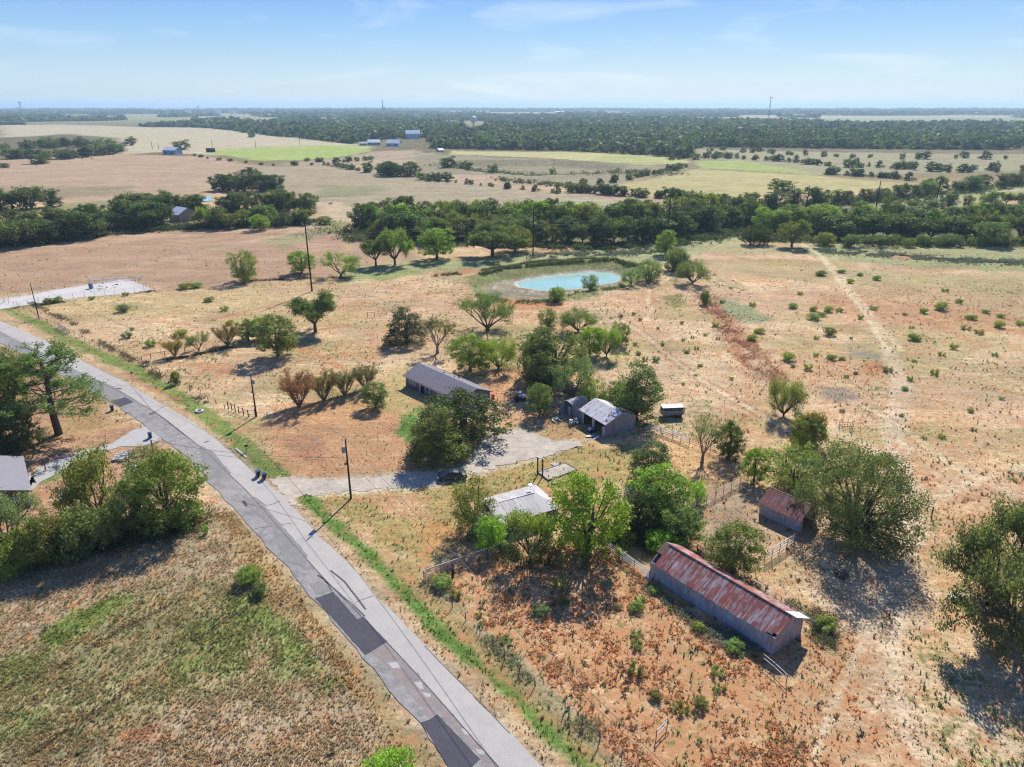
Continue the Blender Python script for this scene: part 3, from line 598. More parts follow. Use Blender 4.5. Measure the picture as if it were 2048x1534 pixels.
def blob_clumps(lobes, n, rng, shell=.55, zmin=.0):
    "clump centres in a union of ellipsoids, towards the outside"
    vol = np.array([l[3]*l[4]*l[5] for l in lobes])**.7; vol /= vol.sum(); out = []
    L_ = np.array(lobes)
    while len(out) < n:
        i = rng.choice(len(lobes), p=vol); d = rng.normal(size=3); d /= np.linalg.norm(d); r = rng.uniform(shell, 1)**.6
        p = L_[i, :3]+d*L_[i, 3:]*r
        q = (((p-L_[:, :3])/L_[:, 3:])**2).sum(1)
        if (np.delete(q, i) < .5).any() and rng.random() < .75: continue
        if p[2] < zmin: continue
        out.append(p)
    return np.array(out)
class Br:
    "recursive limbs"
    def __init__(s, seed): s.r = random.Random(seed); s.mb = MB(); s.tips = []; s.mids = []
    def go(s, p, d, ln, rad, depth, spread=.6, up=.15, k=(2, 3), shrink=.72, nseg=3, n=5, leafd=1, wig=.18):
        pts = [p]; rr = [rad]; q = p; dd = d
        for i in range(nseg):
            dd = (dd+Vector((s.r.uniform(-1, 1), s.r.uniform(-1, 1), s.r.uniform(-.6, 1)))*wig+Vector((0, 0, up))*.3).normalized()
            q = q+dd*ln/nseg; pts.append(q); rr.append(rad*(1-.45*(i+1)/nseg))
            if depth <= leafd: s.mids.append(q)
        s.mb.tube(pts, rr, n if depth > 0 else 3, cap=False)
        if depth == 0: s.tips.append(q); return
        kk = s.r.randint(*k); a0 = s.r.uniform(0, 6.28)
        for j in range(kk):
            a = a0+6.283*j/kk+s.r.uniform(-.5, .5); ax = dd.cross(Vector((0, 0, 1)) if abs(dd.z) < .95 else Vector((1, 0, 0))).normalized(); ay = dd.cross(ax)
            sp = spread*s.r.uniform(.6, 1.3); nd = (dd*math.cos(sp)+(ax*math.cos(a)+ay*math.sin(a))*math.sin(sp)).normalized()
            f = s.r.uniform(.55, 1); st = Vector(pts[max(1, int(round(f*nseg)))])
            s.go(st, nd, ln*shrink*s.r.uniform(.8, 1.15), rad*.55, depth-1, spread, up, k, shrink, nseg, max(3, n-1), leafd, wig)
GREENS = dict(base=(.075, .105, .032))
def leafcol(n_cl, per, rng, base, cv=.22, lv=.25, yel=.12):
    cb = np.array(base)*1.62*(1+rng.uniform(-cv, cv, (n_cl, 1)))*np.where(rng.random((n_cl, 1)) < .15, 1.35, 1); c = np.repeat(cb, per, 0)*(1+rng.uniform(-lv, lv, (n_cl*per, 1)))  # some clumps lightened at random, highlights painted into the leaf colour
    y = rng.random((n_cl*per, 1)) < yel; return np.where(y, c*np.array([1.7, 1.3, .9]), c)
def clumps_to_leaves(Cn, per, rc, size, rng, base, flat=.75, center=None, droop=0, **k):
    off = rng.normal(size=(len(Cn), per, 3)); off /= (np.linalg.norm(off, axis=2)[..., None]+1e-9); off *= rng.random((len(Cn), per, 1))**.45
    off *= rc*np.array([1, 1, flat])*rng.uniform(.7, 1.3, (len(Cn), 1, 1)); P = (Cn[:, None]+off).reshape(-1, 3)
    o = off.reshape(-1, 3)/rc+np.array([0, 0, .35]); o /= np.linalg.norm(o, axis=1)[:, None]+1e-9
    return leaves(P, size, rng, leafcol(len(Cn), per, rng, base, **k), o, .45, droop=droop)
def dome(w, z0, z1, rng, n=9, jag=.16):
    "lobes making a broad uneven crown"
    L_ = [(0, 0, (z0+z1)/2, w*.36, w*.36, (z1-z0)*.47)]
    for i in range(n):
        a = 6.283*i/n+rng.uniform(-.3, .3); r = w*rng.uniform(.20, .33); z = z0+(z1-z0)*rng.uniform(.28, .72); s = w*rng.uniform(.13, .22)
        L_.append((r*math.cos(a), r*math.sin(a), z, s, s, (z1-z0)*rng.uniform(.2, .32)))
    for i in range(6):
        a = 6.283*i/6+rng.uniform(-.4, .4); r = w*rng.uniform(.18, .3); s = w*rng.uniform(.12, .18); L_.append((r*math.cos(a), r*math.sin(a), z0+(z1-z0)*rng.uniform(.08, .25), s, s, (z1-z0)*.16))
    for i in range(3):
        a = rng.uniform(0, 6.28); r = w*rng.uniform(0, .16); L_.append((r*math.cos(a), r*math.sin(a), z0+(z1-z0)*.78, w*.16, w*.16, (z1-z0)*.22))
    return L_
PROTO = {}
def proto(name, kind, seed, leafs=7000, h=8., w=8., leaf=.26, base=(.062, .088, .027), bark=None, trunk=.22, cl=None, **o):
    rng = np.random.default_rng(seed); bark = bark or m_bark; br = Br(seed); V0 = Vector((0, 0, -.1)); up = Vector((0, 0, 1))
    rc = o.get('rc', .75)*.82; leaf *= (.8 if leaf < .35 else 1); leafs = int(leafs*(1.25 if leaf < .35 else 1))
    if kind in ('dome', 'column', 'shrub', 'cone'):
        z0 = o.get('z0', .22)*h
        if kind == 'dome': lobes = dome(w, z0, h, rng)
        elif kind == 'column':
            lobes = [(rng.uniform(-.12, .12)*w, rng.uniform(-.12, .12)*w, z0+(h-z0)*t, w*rng.uniform(.28, .4)*(1-.45*abs(t-.4)), w*rng.uniform(.28, .4)*(1-.45*abs(t-.4)), (h-z0)*.17) for t in np.linspace(.12, .88, 7)]
        elif kind == 'cone':
            lobes = [(rng.uniform(-.1, .1)*w, rng.uniform(-.1, .1)*w, z0+(h-z0)*t, w*.5*(1-t)**.75+.25, w*.5*(1-t)**.75+.25, (h-z0)*.12) for t in np.linspace(.06, .93, 9)]
        else:
            lobes = [(0, 0, h*.42, w*.3, w*.3, h*.42)]+[(w*.27*math.cos(a), w*.27*math.sin(a), h*rng.uniform(.25, .6), w*.22, w*.22, h*rng.uniform(.25, .38)) for a in np.linspace(0, 5.5, 6)]
        per = o.get('per', 42); n = max(6, leafs//per); Cn = blob_clumps(lobes, n, rng, o.get('shell', .5), .05*h)
        V, Fq, C = clumps_to_leaves(Cn, per, rc, leaf, rng, base, **{k: o[k] for k in ('cv', 'lv', 'yel') if k in o})
        # trunk and limbs
        th = z0+(h-z0)*.35; r0 = trunk
        stems = o.get('stems', 1)
        for s_ in range(stems):
            a = 6.283*s_/stems; lean = Vector((math.cos(a), math.sin(a), 0))*(.22*w if stems > 1 else .03*w)
            br.mb.tube([V0+lean*.15, V0+lean*.4+up*th*.5, V0+lean+up*th, V0+lean*1.2+up*(th+(h-z0)*.3)], [r0*1.25, r0, r0*.75, r0*.35], 7)
        for i in rng.choice(len(Cn), min(len(Cn), o.get('limbs', 16)), replace=False):
            p = Vector(Cn[i]); s0 = up*(z0+(h-z0)*rng.uniform(.0, .3)); mid = (s0+p)/2+Vector(rng.normal(size=3))*.25
            br.mb.tube([s0, mid, p], [r0*.45, r0*.28, r0*.08], 4, cap=False)
        Vt = None
    else:
        if kind == 'spread':      # wide old tree, limbs showing
            th = h*o.get('z0', .2); br.mb.tube([V0, up*th], [trunk*1.4, trunk], 8)
            k = o.get('arms', 5)
            for i in range(k):
                a = 6.283*i/k+br.r.uniform(-.4, .4); e = br.r.uniform(.5, 1.1); d = Vector((math.cos(a), math.sin(a), e)).normalized()
                d = Vector((math.cos(a), math.sin(a), e*o.get('rise', 1))).normalized(); br.go(up*th*.95, d, w*.30*o.get('arm', 1), trunk*.62, o.get('depth', 3), .62, .12, (2, 3), .66, 3, 6, 1, .2)
        elif kind == 'vase':      # many stems rising from the ground
            for i in range(o.get('arms', 9)):
                a = 6.283*i/o.get('arms', 9)+br.r.uniform(-.3, .3); e = o.get('e', 2.0)*br.r.uniform(.8, 1.5); d = Vector((math.cos(a), math.sin(a), e)).normalized()
                br.go(V0+Vector((math.cos(a), math.sin(a), 0))*.1, d, h*.42, trunk*.5, o.get('depth', 2), .38, .1, (2, 3), .66, 3, 5, o.get('leafd', 1), .1)
        elif kind == 'bare':
            th = h*.16; br.mb.tube([V0, up*th], [trunk*1.4, trunk], 7)
            for i in range(7):
                a = 6.283*i/7+br.r.uniform(-.4, .4); e = br.r.uniform(.8, 2.6); d = Vector((math.cos(a), math.sin(a), e)).normalized()
                br.go(up*th*.95, d, h*.36, trunk*.5, 4, .42, .12, (2, 3), .66, 3, 5, 1, .15)
        elif kind == 'pine':
            br.mb.tube([V0, Vector((.1, 0, h*.35)), Vector((-.15, .1, h*.7)), Vector((.1, 0, h*.96))], [trunk*1.2, trunk, trunk*.7, trunk*.25], 8)
            for z, ln, k in o['tiers']:
                for i in range(k):
                    a = 6.283*i/k+br.r.uniform(-.4, .4); d = Vector((math.cos(a), math.sin(a), br.r.uniform(.0, .5))).normalized()
                    br.go(up*h*(z+br.r.uniform(-.03, .03)), d, w*ln*br.r.uniform(.8, 1.15), trunk*.3, 2, .5, .15, (2, 3), .55, 3, 5, 1, .15)
        T = np.array([tuple(p) for p in (br.tips+br.mids)]); 
        n = len(T); per = max(3, leafs//max(1, n))
        V, Fq, C = clumps_to_leaves(T, per, rc, leaf, rng, base, droop=o.get('droop', 0), **{k: o[k] for k in ('cv', 'lv', 'yel') if k in o})
    zs = V[:, 2]; H_ = float(np.percentile(zs, 99.7)); W_ = float(np.percentile(np.abs(V[:, :2]-np.median(V[:, :2], 0)), 95.5))*2
    if kind == 'bare': H_ = max(v[2] for v in br.mb.v); W_ = 2*float(np.percentile(np.abs(np.array(br.mb.v)[:, :2]), 98))
    cm = np_mesh(name+'_crown', V, Fq, m_leaf, C)
    tm_ = br.mb.mesh(name+'_trunk', bark)
    # a single-mesh version for far copies
    tv = np.array(br.mb.v); tf = [f for f in br.mb.f if len(f) == 4]; nt_ = len(tv)
    FV = np.concatenate([V, tv]); FF = np.concatenate([Fq, np.array(tf)+len(V)]); FC = np.concatenate([C, np.full((nt_, 3), .1)])
    sm = np_mesh(name, FV, FF, [m_leaf, bark], FC, mi=np.concatenate([np.zeros(len(Fq)), np.ones(len(tf))]))
    PROTO[name] = (tm_, cm, sm, H_, W_)
proto('oak_a', 'dome', 1, 9500, 8, 9, .30, trunk=.28, per=44, z0=.04, base=(.078, .098, .032))
proto('oak_b', 'dome', 2, 9500, 8, 9, .30, trunk=.28, per=44, z0=.02, rc=.85, base=(.078, .1, .03))
proto('round_a', 'dome', 3, 8500, 7, 6, .24, trunk=.18, rc=.6, z0=.08, base=(.1, .135, .034))
proto('round_b', 'dome', 4, 8500, 7, 6, .24, trunk=.18, rc=.55, z0=.12, base=(.1, .135, .034))
proto('round_c', 'column', 5, 8500, 9, 6, .26, trunk=.2, rc=.7, z0=.06, base=(.092, .12, .034))
proto('column_a', 'column', 6, 8000, 10, 5.5, .28, trunk=.2, rc=.8, z0=.02, base=(.088, .115, .034))
proto('pecan_a', 'spread', 7, 11000, 9, 8, .27, trunk=.22, z0=.1, rc=.95, arms=8, depth=3, base=(.095, .12, .038))
proto('pecan_b', 'spread', 8, 11000, 9, 8, .27, trunk=.22, z0=.15, rc=.85, arms=8, depth=3, base=(.095, .12, .038))
proto('mesquite_a', 'spread', 9, 9000, 5, 8, .17, trunk=.2, z0=.08, rc=.8, arms=7, base=(.1, .14, .048), bark=m_bark)
proto('mesquite_b', 'dome', 10, 8000, 4.6, 6.5, .19, trunk=.14, stems=3, z0=.02, rc=.62, shell=.35, base=(.1, .135, .042), limbs=26)
proto('mesquite_c', 'spread', 33, 9000, 4.6, 7, .18, trunk=.16, z0=.05, rc=.85, arms=10, depth=3, rise=.7, base=(.1, .138, .045))
proto('crepe_a', 'vase', 11, 11000, 5, 4.5, .14, trunk=.16, e=1.7, arms=12, rc=.5, leafd=2, base=(.125, .1, .064), bark=m_palebark, yel=.2)
proto('crepe_b', 'vase', 12, 11000, 5, 4.5, .14, trunk=.16, e=1.6, arms=12, rc=.5, leafd=2, base=(.1, .1, .048), bark=m_palebark)
proto('loose_a', 'spread', 31, 6000, 7, 7, .24, trunk=.16, z0=.06, rc=.75, arms=9, depth=3, base=(.11, .125, .042))
proto('loose_b', 'dome', 32, 5200, 6, 6.5, .23, trunk=.14, stems=3, z0=.04, rc=.7, shell=.2, base=(.105, .128, .042), limbs=30)
proto('bare_a', 'bare', 13, 3600, 8, 8, .15, trunk=.24, rc=.5, base=(.12, .15, .05), bark=m_palebark)
proto('bare_b', 'bare', 14, 1500, 7, 7, .18, trunk=.2, rc=.4, base=(.09, .1, .035), bark=m_palebark)
proto('cedar_a', 'cone', 15, 9000, 7, 5.5, .22, trunk=.2, z0=.0, rc=.7, base=(.058, .074, .032), shell=.7)
proto('cedar_b', 'cone', 16, 9000, 7, 5, .22, trunk=.2, z0=.0, rc=.65, base=(.075, .1, .036), shell=.6)
proto('shrub_a', 'shrub', 17, 4500, 2.2, 3, .15, trunk=.05, rc=.4, base=(.1, .13, .045), stems=3, limbs=8)
proto('shrub_b', 'shrub', 18, 3500, 1.8, 2.2, .13, trunk=.04, rc=.32, base=(.1, .13, .045), stems=3, limbs=8)
proto('weed_a', 'vase', 19, 900, 1.1, 1.2, .12, trunk=.03, e=1.3, arms=8, rc=.2, depth=1, base=(.1, .125, .05))
proto('weed_b', 'vase', 20, 700, .9, 1.2, .12, trunk=.03, e=.9, arms=7, rc=.2, depth=1, base=(.1, .125, .05))
proto('bigspread', 'spread', 21, 34000, 12, 16, .27, trunk=.42, z0=.05, rc=1.15, arms=11, rise=.4, arm=.9, depth=4, base=(.088, .11, .04), bark=m_bark)
proto('bigdome', 'dome', 34, 26000, 10, 16, .27, trunk=.4, z0=.0, rc=1.15, shell=.4, limbs=46, base=(.085, .108, .04), per=44)
proto('bigspread_b', 'spread', 22, 27000, 12, 16, .27, trunk=.42, z0=.05, rc=1.1, arms=10, rise=.45, arm=.9, depth=4, base=(.082, .105, .038), bark=m_palebark)
proto('pine_a', 'pine', 23, 17000, 14, 9, .24, trunk=.3, rc=.7, base=(.09, .135, .04), bark=m_bark, tiers=[(.26, .36, 5), (.34, .42, 7), (.44, .38, 7), (.53, .34, 6), (.62, .16, 3), (.78, .22, 6), (.88, .24, 7), (.95, .14, 5)])
proto('grove_a', 'dome', 41, 4200, 8, 9, .44, trunk=.28, per=46, z0=.02, rc=1.15, shell=.62, cv=.34, base=(.07, .09, .032))
proto('grove_b', 'dome', 42, 4200, 9, 8.5, .44, trunk=.28, per=46, z0=.04, rc=1.3, shell=.62, cv=.34, base=(.07, .095, .03))
proto('grove_c', 'column', 43, 3800, 10, 7, .42, trunk=.25, per=46, z0=.02, rc=1.2, cv=.34, base=(.075, .1, .032))
proto('grove_d', 'spread', 44, 4000, 9, 9, .42, trunk=.22, z0=.08, rc=1.25, arms=8, depth=2, cv=.34, base=(.08, .1, .034))
proto('low_a', 'dome', 24, 1500, 7, 7, .6, trunk=.2, rc=1.1, per=24, z0=.0, limbs=4, base=(.08, .1, .032))
proto('low_b', 'column', 25, 1400, 8, 6, .6, trunk=.2, rc=1.0, per=24, z0=.0, limbs=4, base=(.08, .105, .034))
proto('low_c', 'cone', 26, 1200, 7, 5, .55, trunk=.2, rc=.8, per=24, z0=.0, limbs=3, base=(.058, .074, .034))
proto('low_d', 'shrub', 27, 900, 3, 4, .45, trunk=.08, rc=.7, per=24, limbs=3)
T_ = dict(dark=(.8, .84, .8), mid=(1, 1, 1), bright=(1.35, 1.45, .9), yel=(1.75, 1.5, .85), olive=(1.15, 1., .8), grey=(1.15, 1.15, 1.5), brown=(1.5, .95, .7), rust=(1.9, .95, .6), blue=(.9, 1.0, 1.05), pale=(1.6, 1.6, 1.4), lime=(1.5, 1.8, .75), red=(1.7, .7, .6), deep=(.56, .64, .6))
trng = random.Random(5)
def put(pr, x, y, h, w, tint='mid', label=None, cat='tree', group=None, name=None, parts=True, rz=None, z=None, kind=None):
    tm_, cm, sm, H_, W_ = PROTO[pr]; z = hz(x, y) if z is None else z; t = T_[tint] if isinstance(tint, str) else tint
    sx = w/W_; sz_ = h/H_; rz = trng.uniform(0, 6.28) if rz is None else rz; c = (*[v*trng.uniform(.93, 1.07) for v in t], 1); name = name or 'tree'
    if parts:
        e = empty(name, (x, y, z), rz); e.scale = (sx, sx, sz_)
        for nm, me in (('trunk', tm_), ('crown', cm)): o = link(nm, me, e); o.color = c
    else:
        e = link(name, sm, None, (x, y, z)); e.rotation_euler = (0, 0, rz); e.scale = (sx, sx, sz_); e.color = c
    return tag(e, label, cat, group)
def tree(pr, px, py, top, wpx, tint, label, **k):
    x, y = G(px, py); h = HT((px, py), top)
    # the crown reaches nearer than the trunk: its far rim sets the outline, so take a little off
    return put(pr, x, y, max(.4, h*k.pop('hs', .97)), wpx*MPP(px, py)*k.pop('ws', 1.0), tint, label, **k)
#--- around the house and the yard
TREES = [
 ('pine_a', 118, 868, 692, 165, 'mid', 'tall open pine with two tiers of green, left of the road', 'pine_tree'),
 ('round_a', 8, 884, 690, 96, 'dark', 'large dark leafy tree at the left frame edge beside the pine', 'oak_tree'),
 ('oak_b', 38, 905, 815, 90, 'deep', 'low dark tree behind the wooden fence panel', 'oak_tree'),
 ('round_b', -40, 800, 672, 90, 'dark', 'shady tree cut off by the left edge above the driveway', 'shade_tree'),
 ('loose_a', 30, 790, 704, 70, 'mid', 'green tree behind the pine by the left lane', 'shade_tree'),
 ('loose_a', 200, 1040, 888, 112, 'olive', 'loose yellowish-green tree in the hedge by the pile of white rubble', 'pecan_tree'),
 ('oak_b', 342, 1052, 906, 128, 'bright', 'dense bright green tree at the road end of the hedgerow', 'oak_tree'),
 ('loose_b', 272, 1066, 955, 84, 'mid', 'dark middle tree of the left hedgerow', 'shade_tree'),
 ('loose_b', 300, 975, 890, 74, 'mid', 'light green tree at the foot of the roadside pole on the left', 'shade_tree'),
 ('mesquite_a', 18, 1090, 975, 130, 'grey', 'grey half bare tree in front of the left house', 'bare_tree'),
 ('loose_b', 20, 1150, 1065, 90, 'bright', 'light green shrub at the far left end of the hedgerow', 'hedge_shrub'),
 ('shrub_a', 80, 1130, 1042, 92, 'olive', 'olive shrub in the hedgerow, second from the left edge', 'hedge_shrub'),
 ('loose_b', 120, 1118, 1010, 90, 'olive', 'yellow-green shrub tree in the hedgerow below the birdbath', 'hedge_shrub'),
 ('shrub_a', 175, 1108, 1012, 92, 'mid', 'dark shrub in the middle of the hedgerow', 'hedge_shrub'),
 ('loose_a', 232, 1092, 998, 84, 'mid', 'dark green shrub tree beside the dense bright tree', 'hedge_shrub'),
 ('crepe_a', 598, 812, 742, 64, (1.25, .95, .85), 'purplish brown vase-shaped crepe myrtle, leftmost of the row of four', 'crepe_myrtle'),
 ('crepe_b', 648, 800, 743, 52, 'olive', 'dull green crepe myrtle, second of the row of four', 'crepe_myrtle'),
 ('crepe_b', 689, 790, 738, 44, 'mid', 'green crepe myrtle, third of the row of four', 'crepe_myrtle'),
 ('crepe_b', 731, 778, 730, 46, 'dark', 'dark crepe myrtle nearest the grey-roofed house', 'crepe_myrtle'),
 ('round_a', 752, 814, 764, 48, 'grey', 'small grey-green round tree alone on the brown lawn', 'lawn_tree'),
 ('round_a', 556, 712, 627, 74, 'mid', 'green tree at the right end of the small fence-line trees', 'pecan_tree'),
 ('pecan_b', 631, 664, 584, 80, 'dark', 'open dark pecan standing alone in front of the tall power pole', 'pecan_tree'),
 ('crepe_b', 350, 712, 676, 34, 'yel', 'small yellowish tree at the left end of the cross fence', 'small_tree'),
 ('mesquite_a', 398, 702, 662, 46, 'olive', 'thin yellow-green tree, second along the cross fence', 'small_tree'),
 ('crepe_b', 456, 690, 650, 44, 'olive', 'small forked tree in the middle of the cross fence', 'small_tree'),
 ('round_b', 497, 680, 640, 40, 'mid', 'green young tree on the cross fence', 'small_tree'),
 ('round_a', 525, 678, 634, 40, 'bright', 'young bright tree touching the green fence-end tree', 'small_tree'),
 ('cedar_a', 813, 684, 612, 84, 'dark', 'dark dense cedar behind the grey-roofed house', 'cedar_tree'),
 ('bare_b', 875, 706, 630, 70, 'dark', 'half dead tree with bare grey limbs behind the house', 'dead_tree'),
 ('round_a', 941, 742, 668, 72, 'bright', 'rounded bright green tree behind the house ridge', 'shade_tree'),
 ('mesquite_c', 997, 738, 674, 84, 'bright', 'bushy feathery green tree right of the house', 'mesquite_tree'),
 ('mesquite_a', 975, 662, 582, 112, 'dark', 'gnarled dark-limbed mesquite between the cedar and the pond', 'mesquite_tree'),
 ('mesquite_b', 1095, 652, 615, 36, 'mid', 'small green tree above the big shade tree', 'mesquite_tree'),
 ('mesquite_c', 1156, 664, 615, 72, 'mid', 'twin-crowned green mesquite above the shade trees', 'mesquite_tree'),
 ('oak_b', 1105, 768, 655, 122, 'mid', 'big dense green tree behind the garage', 'shade_tree'),
 ('oak_a', 1072, 752, 668, 60, 'dark', 'dark left flank tree of the clump behind the garage', 'shade_tree'),
 ('round_b', 1180, 712, 652, 50, 'bright', 'light green tree right of the big dense tree', 'mesquite_tree'),
 ('mesquite_c', 1213, 712, 645, 56, 'bright', 'bright feathery tree at the right end of the yard clump', 'mesquite_tree'),
 ('mesquite_b', 1240, 690, 642, 38, 'dark', 'dark scrubby tree at the far right of the yard clump', 'mesquite_tree'),
 ('mesquite_a', 1145, 802, 712, 84, 'grey', 'greyish thin tree over the junk behind the small shed', 'mesquite_tree'),
 ('mesquite_b', 1184, 815, 752, 52, 'bright', 'light green tree directly behind the small shed', 'mesquite_tree'),
 ('round_a', 1080, 830, 767, 46, 'mid', 'round clipped-looking tree in the yard left of the small shed', 'yard_tree'),
 ('column_a', 1272, 842, 727, 84, 'mid', 'tall narrow tree right behind the garage', 'shade_tree'),
 ('round_b', 1243, 820, 762, 60, 'mid', 'lower tree behind the garage ridge', 'shade_tree'),
 ('oak_a', 925, 872, 783, 148, 'deep', 'huge dark live oak in front of the grey-roofed house', 'live_oak'),
 ('cedar_b', 878, 914, 814, 112, 'olive', 'conical olive-green cedar in front of the live oak', 'cedar_tree'),
 ('bare_a', 1404, 925, 830, 88, 'mid', 'thin half bare tree with many upright twigs', 'bare_tree'),
 ('oak_b', 1457, 915, 843, 58, 'deep', 'dark green tree right of the half bare tree', 'shade_tree'),
 ('mesquite_c', 1567, 832, 750, 76, 'olive', 'olive mesquite alone in the dry pasture', 'mesquite_tree'),
 ('round_b', 1612, 895, 828, 60, 'mid', 'green small tree with an orange top near the pasture mesquite', 'small_tree'),
 ('shrub_a', 1605, 905, 862, 42, 'yel', 'yellow flowering shrub beneath the orange-topped tree', 'yellow_shrub'),
 ('bigdome', 1708, 1074, 892, 186, 'mid', 'wide spreading tree over the small rusty barn', 'spreading_tree'),
 ('loose_b', 1592, 974, 893, 112, 'bright', 'feathery lighter tree behind the small rusty barn', 'spreading_tree'),
 ('round_b', 1508, 962, 895, 48, 'bright', 'small upright tree at the corner of the pipe corral', 'small_tree'),
 ('round_a', 1464, 1146, 1050, 100, 'mid', 'green tree between the two rusty barns', 'shade_tree'),
 ('bigspread', 2026, 1262, 1010, 290, 'mid', 'very large spreading tree cut by the right frame edge', 'spreading_tree'),
 ('bigspread_b', 2110, 1130, 1000, 200, 'mid', 'dark leafy tree partly outside the right frame edge', 'spreading_tree'),
 ('loose_b', 950, 1058, 948, 92, 'olive', 'olive bushy tree at the left end of the tumbledown house', 'yard_tree'),
 ('round_b', 982, 1098, 1038, 58, 'lime', 'lime green young tree against the tumbledown house wall', 'yard_tree'),
 ('loose_a', 1060, 1122, 1010, 84, 'bright', 'feathery green tree in front of the tumbledown house', 'yard_tree'),
 ('oak_b', 1176, 1104, 948, 140, 'lime', 'big bright leafy tree right of the tumbledown house', 'yard_tree'),
 ('round_c', 1296, 962, 886, 70, 'dark', 'dark tree top behind the bright trees', 'yard_tree'),
 ('round_a', 1318, 1035, 932, 105, 'bright', 'bright green tree right of the biggest leafy tree', 'yard_tree'),
 ('oak_a', 1275, 1062, 985, 80, 'deep', 'dark tree between the two bright trees', 'yard_tree'),
 ('round_b', 1362, 1085, 1016, 76, 'mid', 'dull green tree behind the long rusty barn', 'yard_tree'),
 ('mesquite_b', 1394, 1008, 958, 26, 'lime', 'thin lime sapling by the pipe corral', 'sapling'),
 ('shrub_a', 1322, 1098, 1065, 60, 'lime', 'light green bush at the top end of the long rusty barn', 'bush'),
 ('round_b', 1255, 1090, 1062, 30, 'bright', 'small bush beside the white pipe gate', 'bush'),
 ('mesquite_b', 490, 562, 498, 52, 'olive', 'round tree alone at the far edge of the dry pasture', 'mesquite_tree'),
 ('round_a', 603, 547, 500, 50, 'bright', 'bright round tree just left of the tall power pole', 'mesquite_tree'),
 ('mesquite_a', 682, 552, 503, 74, 'bright', 'pale green umbrella-shaped mesquite right of the tall power pole', 'mesquite_tree'),
 ('pecan_b', 752, 532, 472, 50, 'dark', 'dark left tree of the pair beyond the pond track', 'shade_tree'),
 ('pecan_a', 790, 530, 455, 66, 'bright', 'bright right tree of the pair beyond the pond track', 'shade_tree'),
 ('round_b', 874, 518, 455, 64, 'bright', 'single lollipop-shaped bright tree before the creek belt', 'shade_tree'),
 ('pecan_b', 985, 512, 447, 92, 'dark', 'broad grey-green tree at the foot of the creek belt', 'shade_tree'),
 ('round_a', 1030, 502, 450, 60, 'olive', 'olive tree right of the broad grey-green one', 'shade_tree'),
 ('mesquite_b', 1180, 576, 545, 32, 'mid', 'small tree standing at the near edge of the pond', 'pond_tree'),
 ('shrub_a', 1113, 603, 573, 28, 'bright', 'bush at the near left corner of the pond', 'pond_bush'),
 ('mesquite_b', 1297, 562, 517, 48, 'mid', 'bushy tree right of the pond', 'pond_tree'),
 ('mesquite_a', 1262, 570, 535, 40, 'grey', 'thin greyish tree at the right tip of the pond', 'pond_tree'),
 ('mesquite_c', 1385, 568, 520, 60, 'mid', 'low bushy mesquite beyond the right end of the pond', 'mesquite_tree'),
 ('shrub_a', 1353, 540, 496, 46, 'dark', 'dark thicket bush between pond and treeline', 'bush'),
 ('round_c', 1330, 510, 459, 36, 'bright', 'slim bright tree behind the dark thicket bush', 'small_tree'),
 ('shrub_a', 1372, 548, 520, 30, 'deep', 'blackish bush beside the low bushy mesquite', 'bush'),
 ('shrub_b', 1410, 608, 580, 18, 'mid', 'small green bush beside the reddish weed strip', 'bush'),
 ('oak_a', 1500, 489, 452, 34, 'deep', 'left one of two small dark round oaks on the far pasture edge', 'oak_tree'),
 ('oak_a', 1527, 489, 454, 34, 'deep', 'right one of two small dark round oaks on the far pasture edge', 'oak_tree'),
 ('pecan_b', 1583, 493, 437, 54, 'olive', 'open brownish tree where the track leaves the pasture', 'shade_tree'),
 ('round_b', 1980, 490, 443, 60, 'mid', 'green rounded tree near the right end of the far pasture edge', 'shade_tree'),
 ('shrub_a', 352, 768, 742, 16, 'mid', 'small bush on the ditch bank near the mailbox', 'bush'),
 ('weed_a', 412, 1068, 1050, 12, 'lime', 'tiny green sapling in the mown weeds left of the road', 'sapling'),
 ('shrub_a', 498, 1164, 1136, 46, 'bright', 'bright bush clump on the left verge of the road', 'bush'),
 ('shrub_b', 522, 1188, 1168, 30, 'mid', 'lower bush beside the bright verge clump', 'bush'),
 ('shrub_a', 780, 1575, 1514, 100, 'lime', 'bright bush at the bottom edge left of the road', 'bush'),
 ('shrub_b', 28, 935, 910, 10, 'lime', 'small clipped shrub against the left house wall', 'clipped_shrub'),
]
for pr, px, py, top, wpx, ti, lab, nm in TREES: tree(pr, px, py, top, wpx, ti, lab, name=nm, cat=('bush' if 'shrub' in nm or 'bush' in nm else 'tree'))
tree('shrub_a', 1618, 890, 822, 52, 'rust', 'orange leafed bush tangled into the small pasture tree', name='bush', cat='bush')
ORD = ['leftmost', 'second', 'third', 'fourth', 'fifth', 'sixth', 'seventh', 'eighth', 'ninth', 'tenth', '11th', '12th', '13th', '14th', '15th', '16th', '17th', '18th', '19th', '20th', '21st', '22nd', '23rd', '24th', '25th', '26th', '27th', '28th', '29th', '30th', '31st', '32nd', '33rd', '34th', '35th', '36th']
TW = dict(dark='dark', mid='green', deep='blackish', bright='bright', olive='olive', blue='bluish', lime='lime', yel='yellowish', grey='greyish')
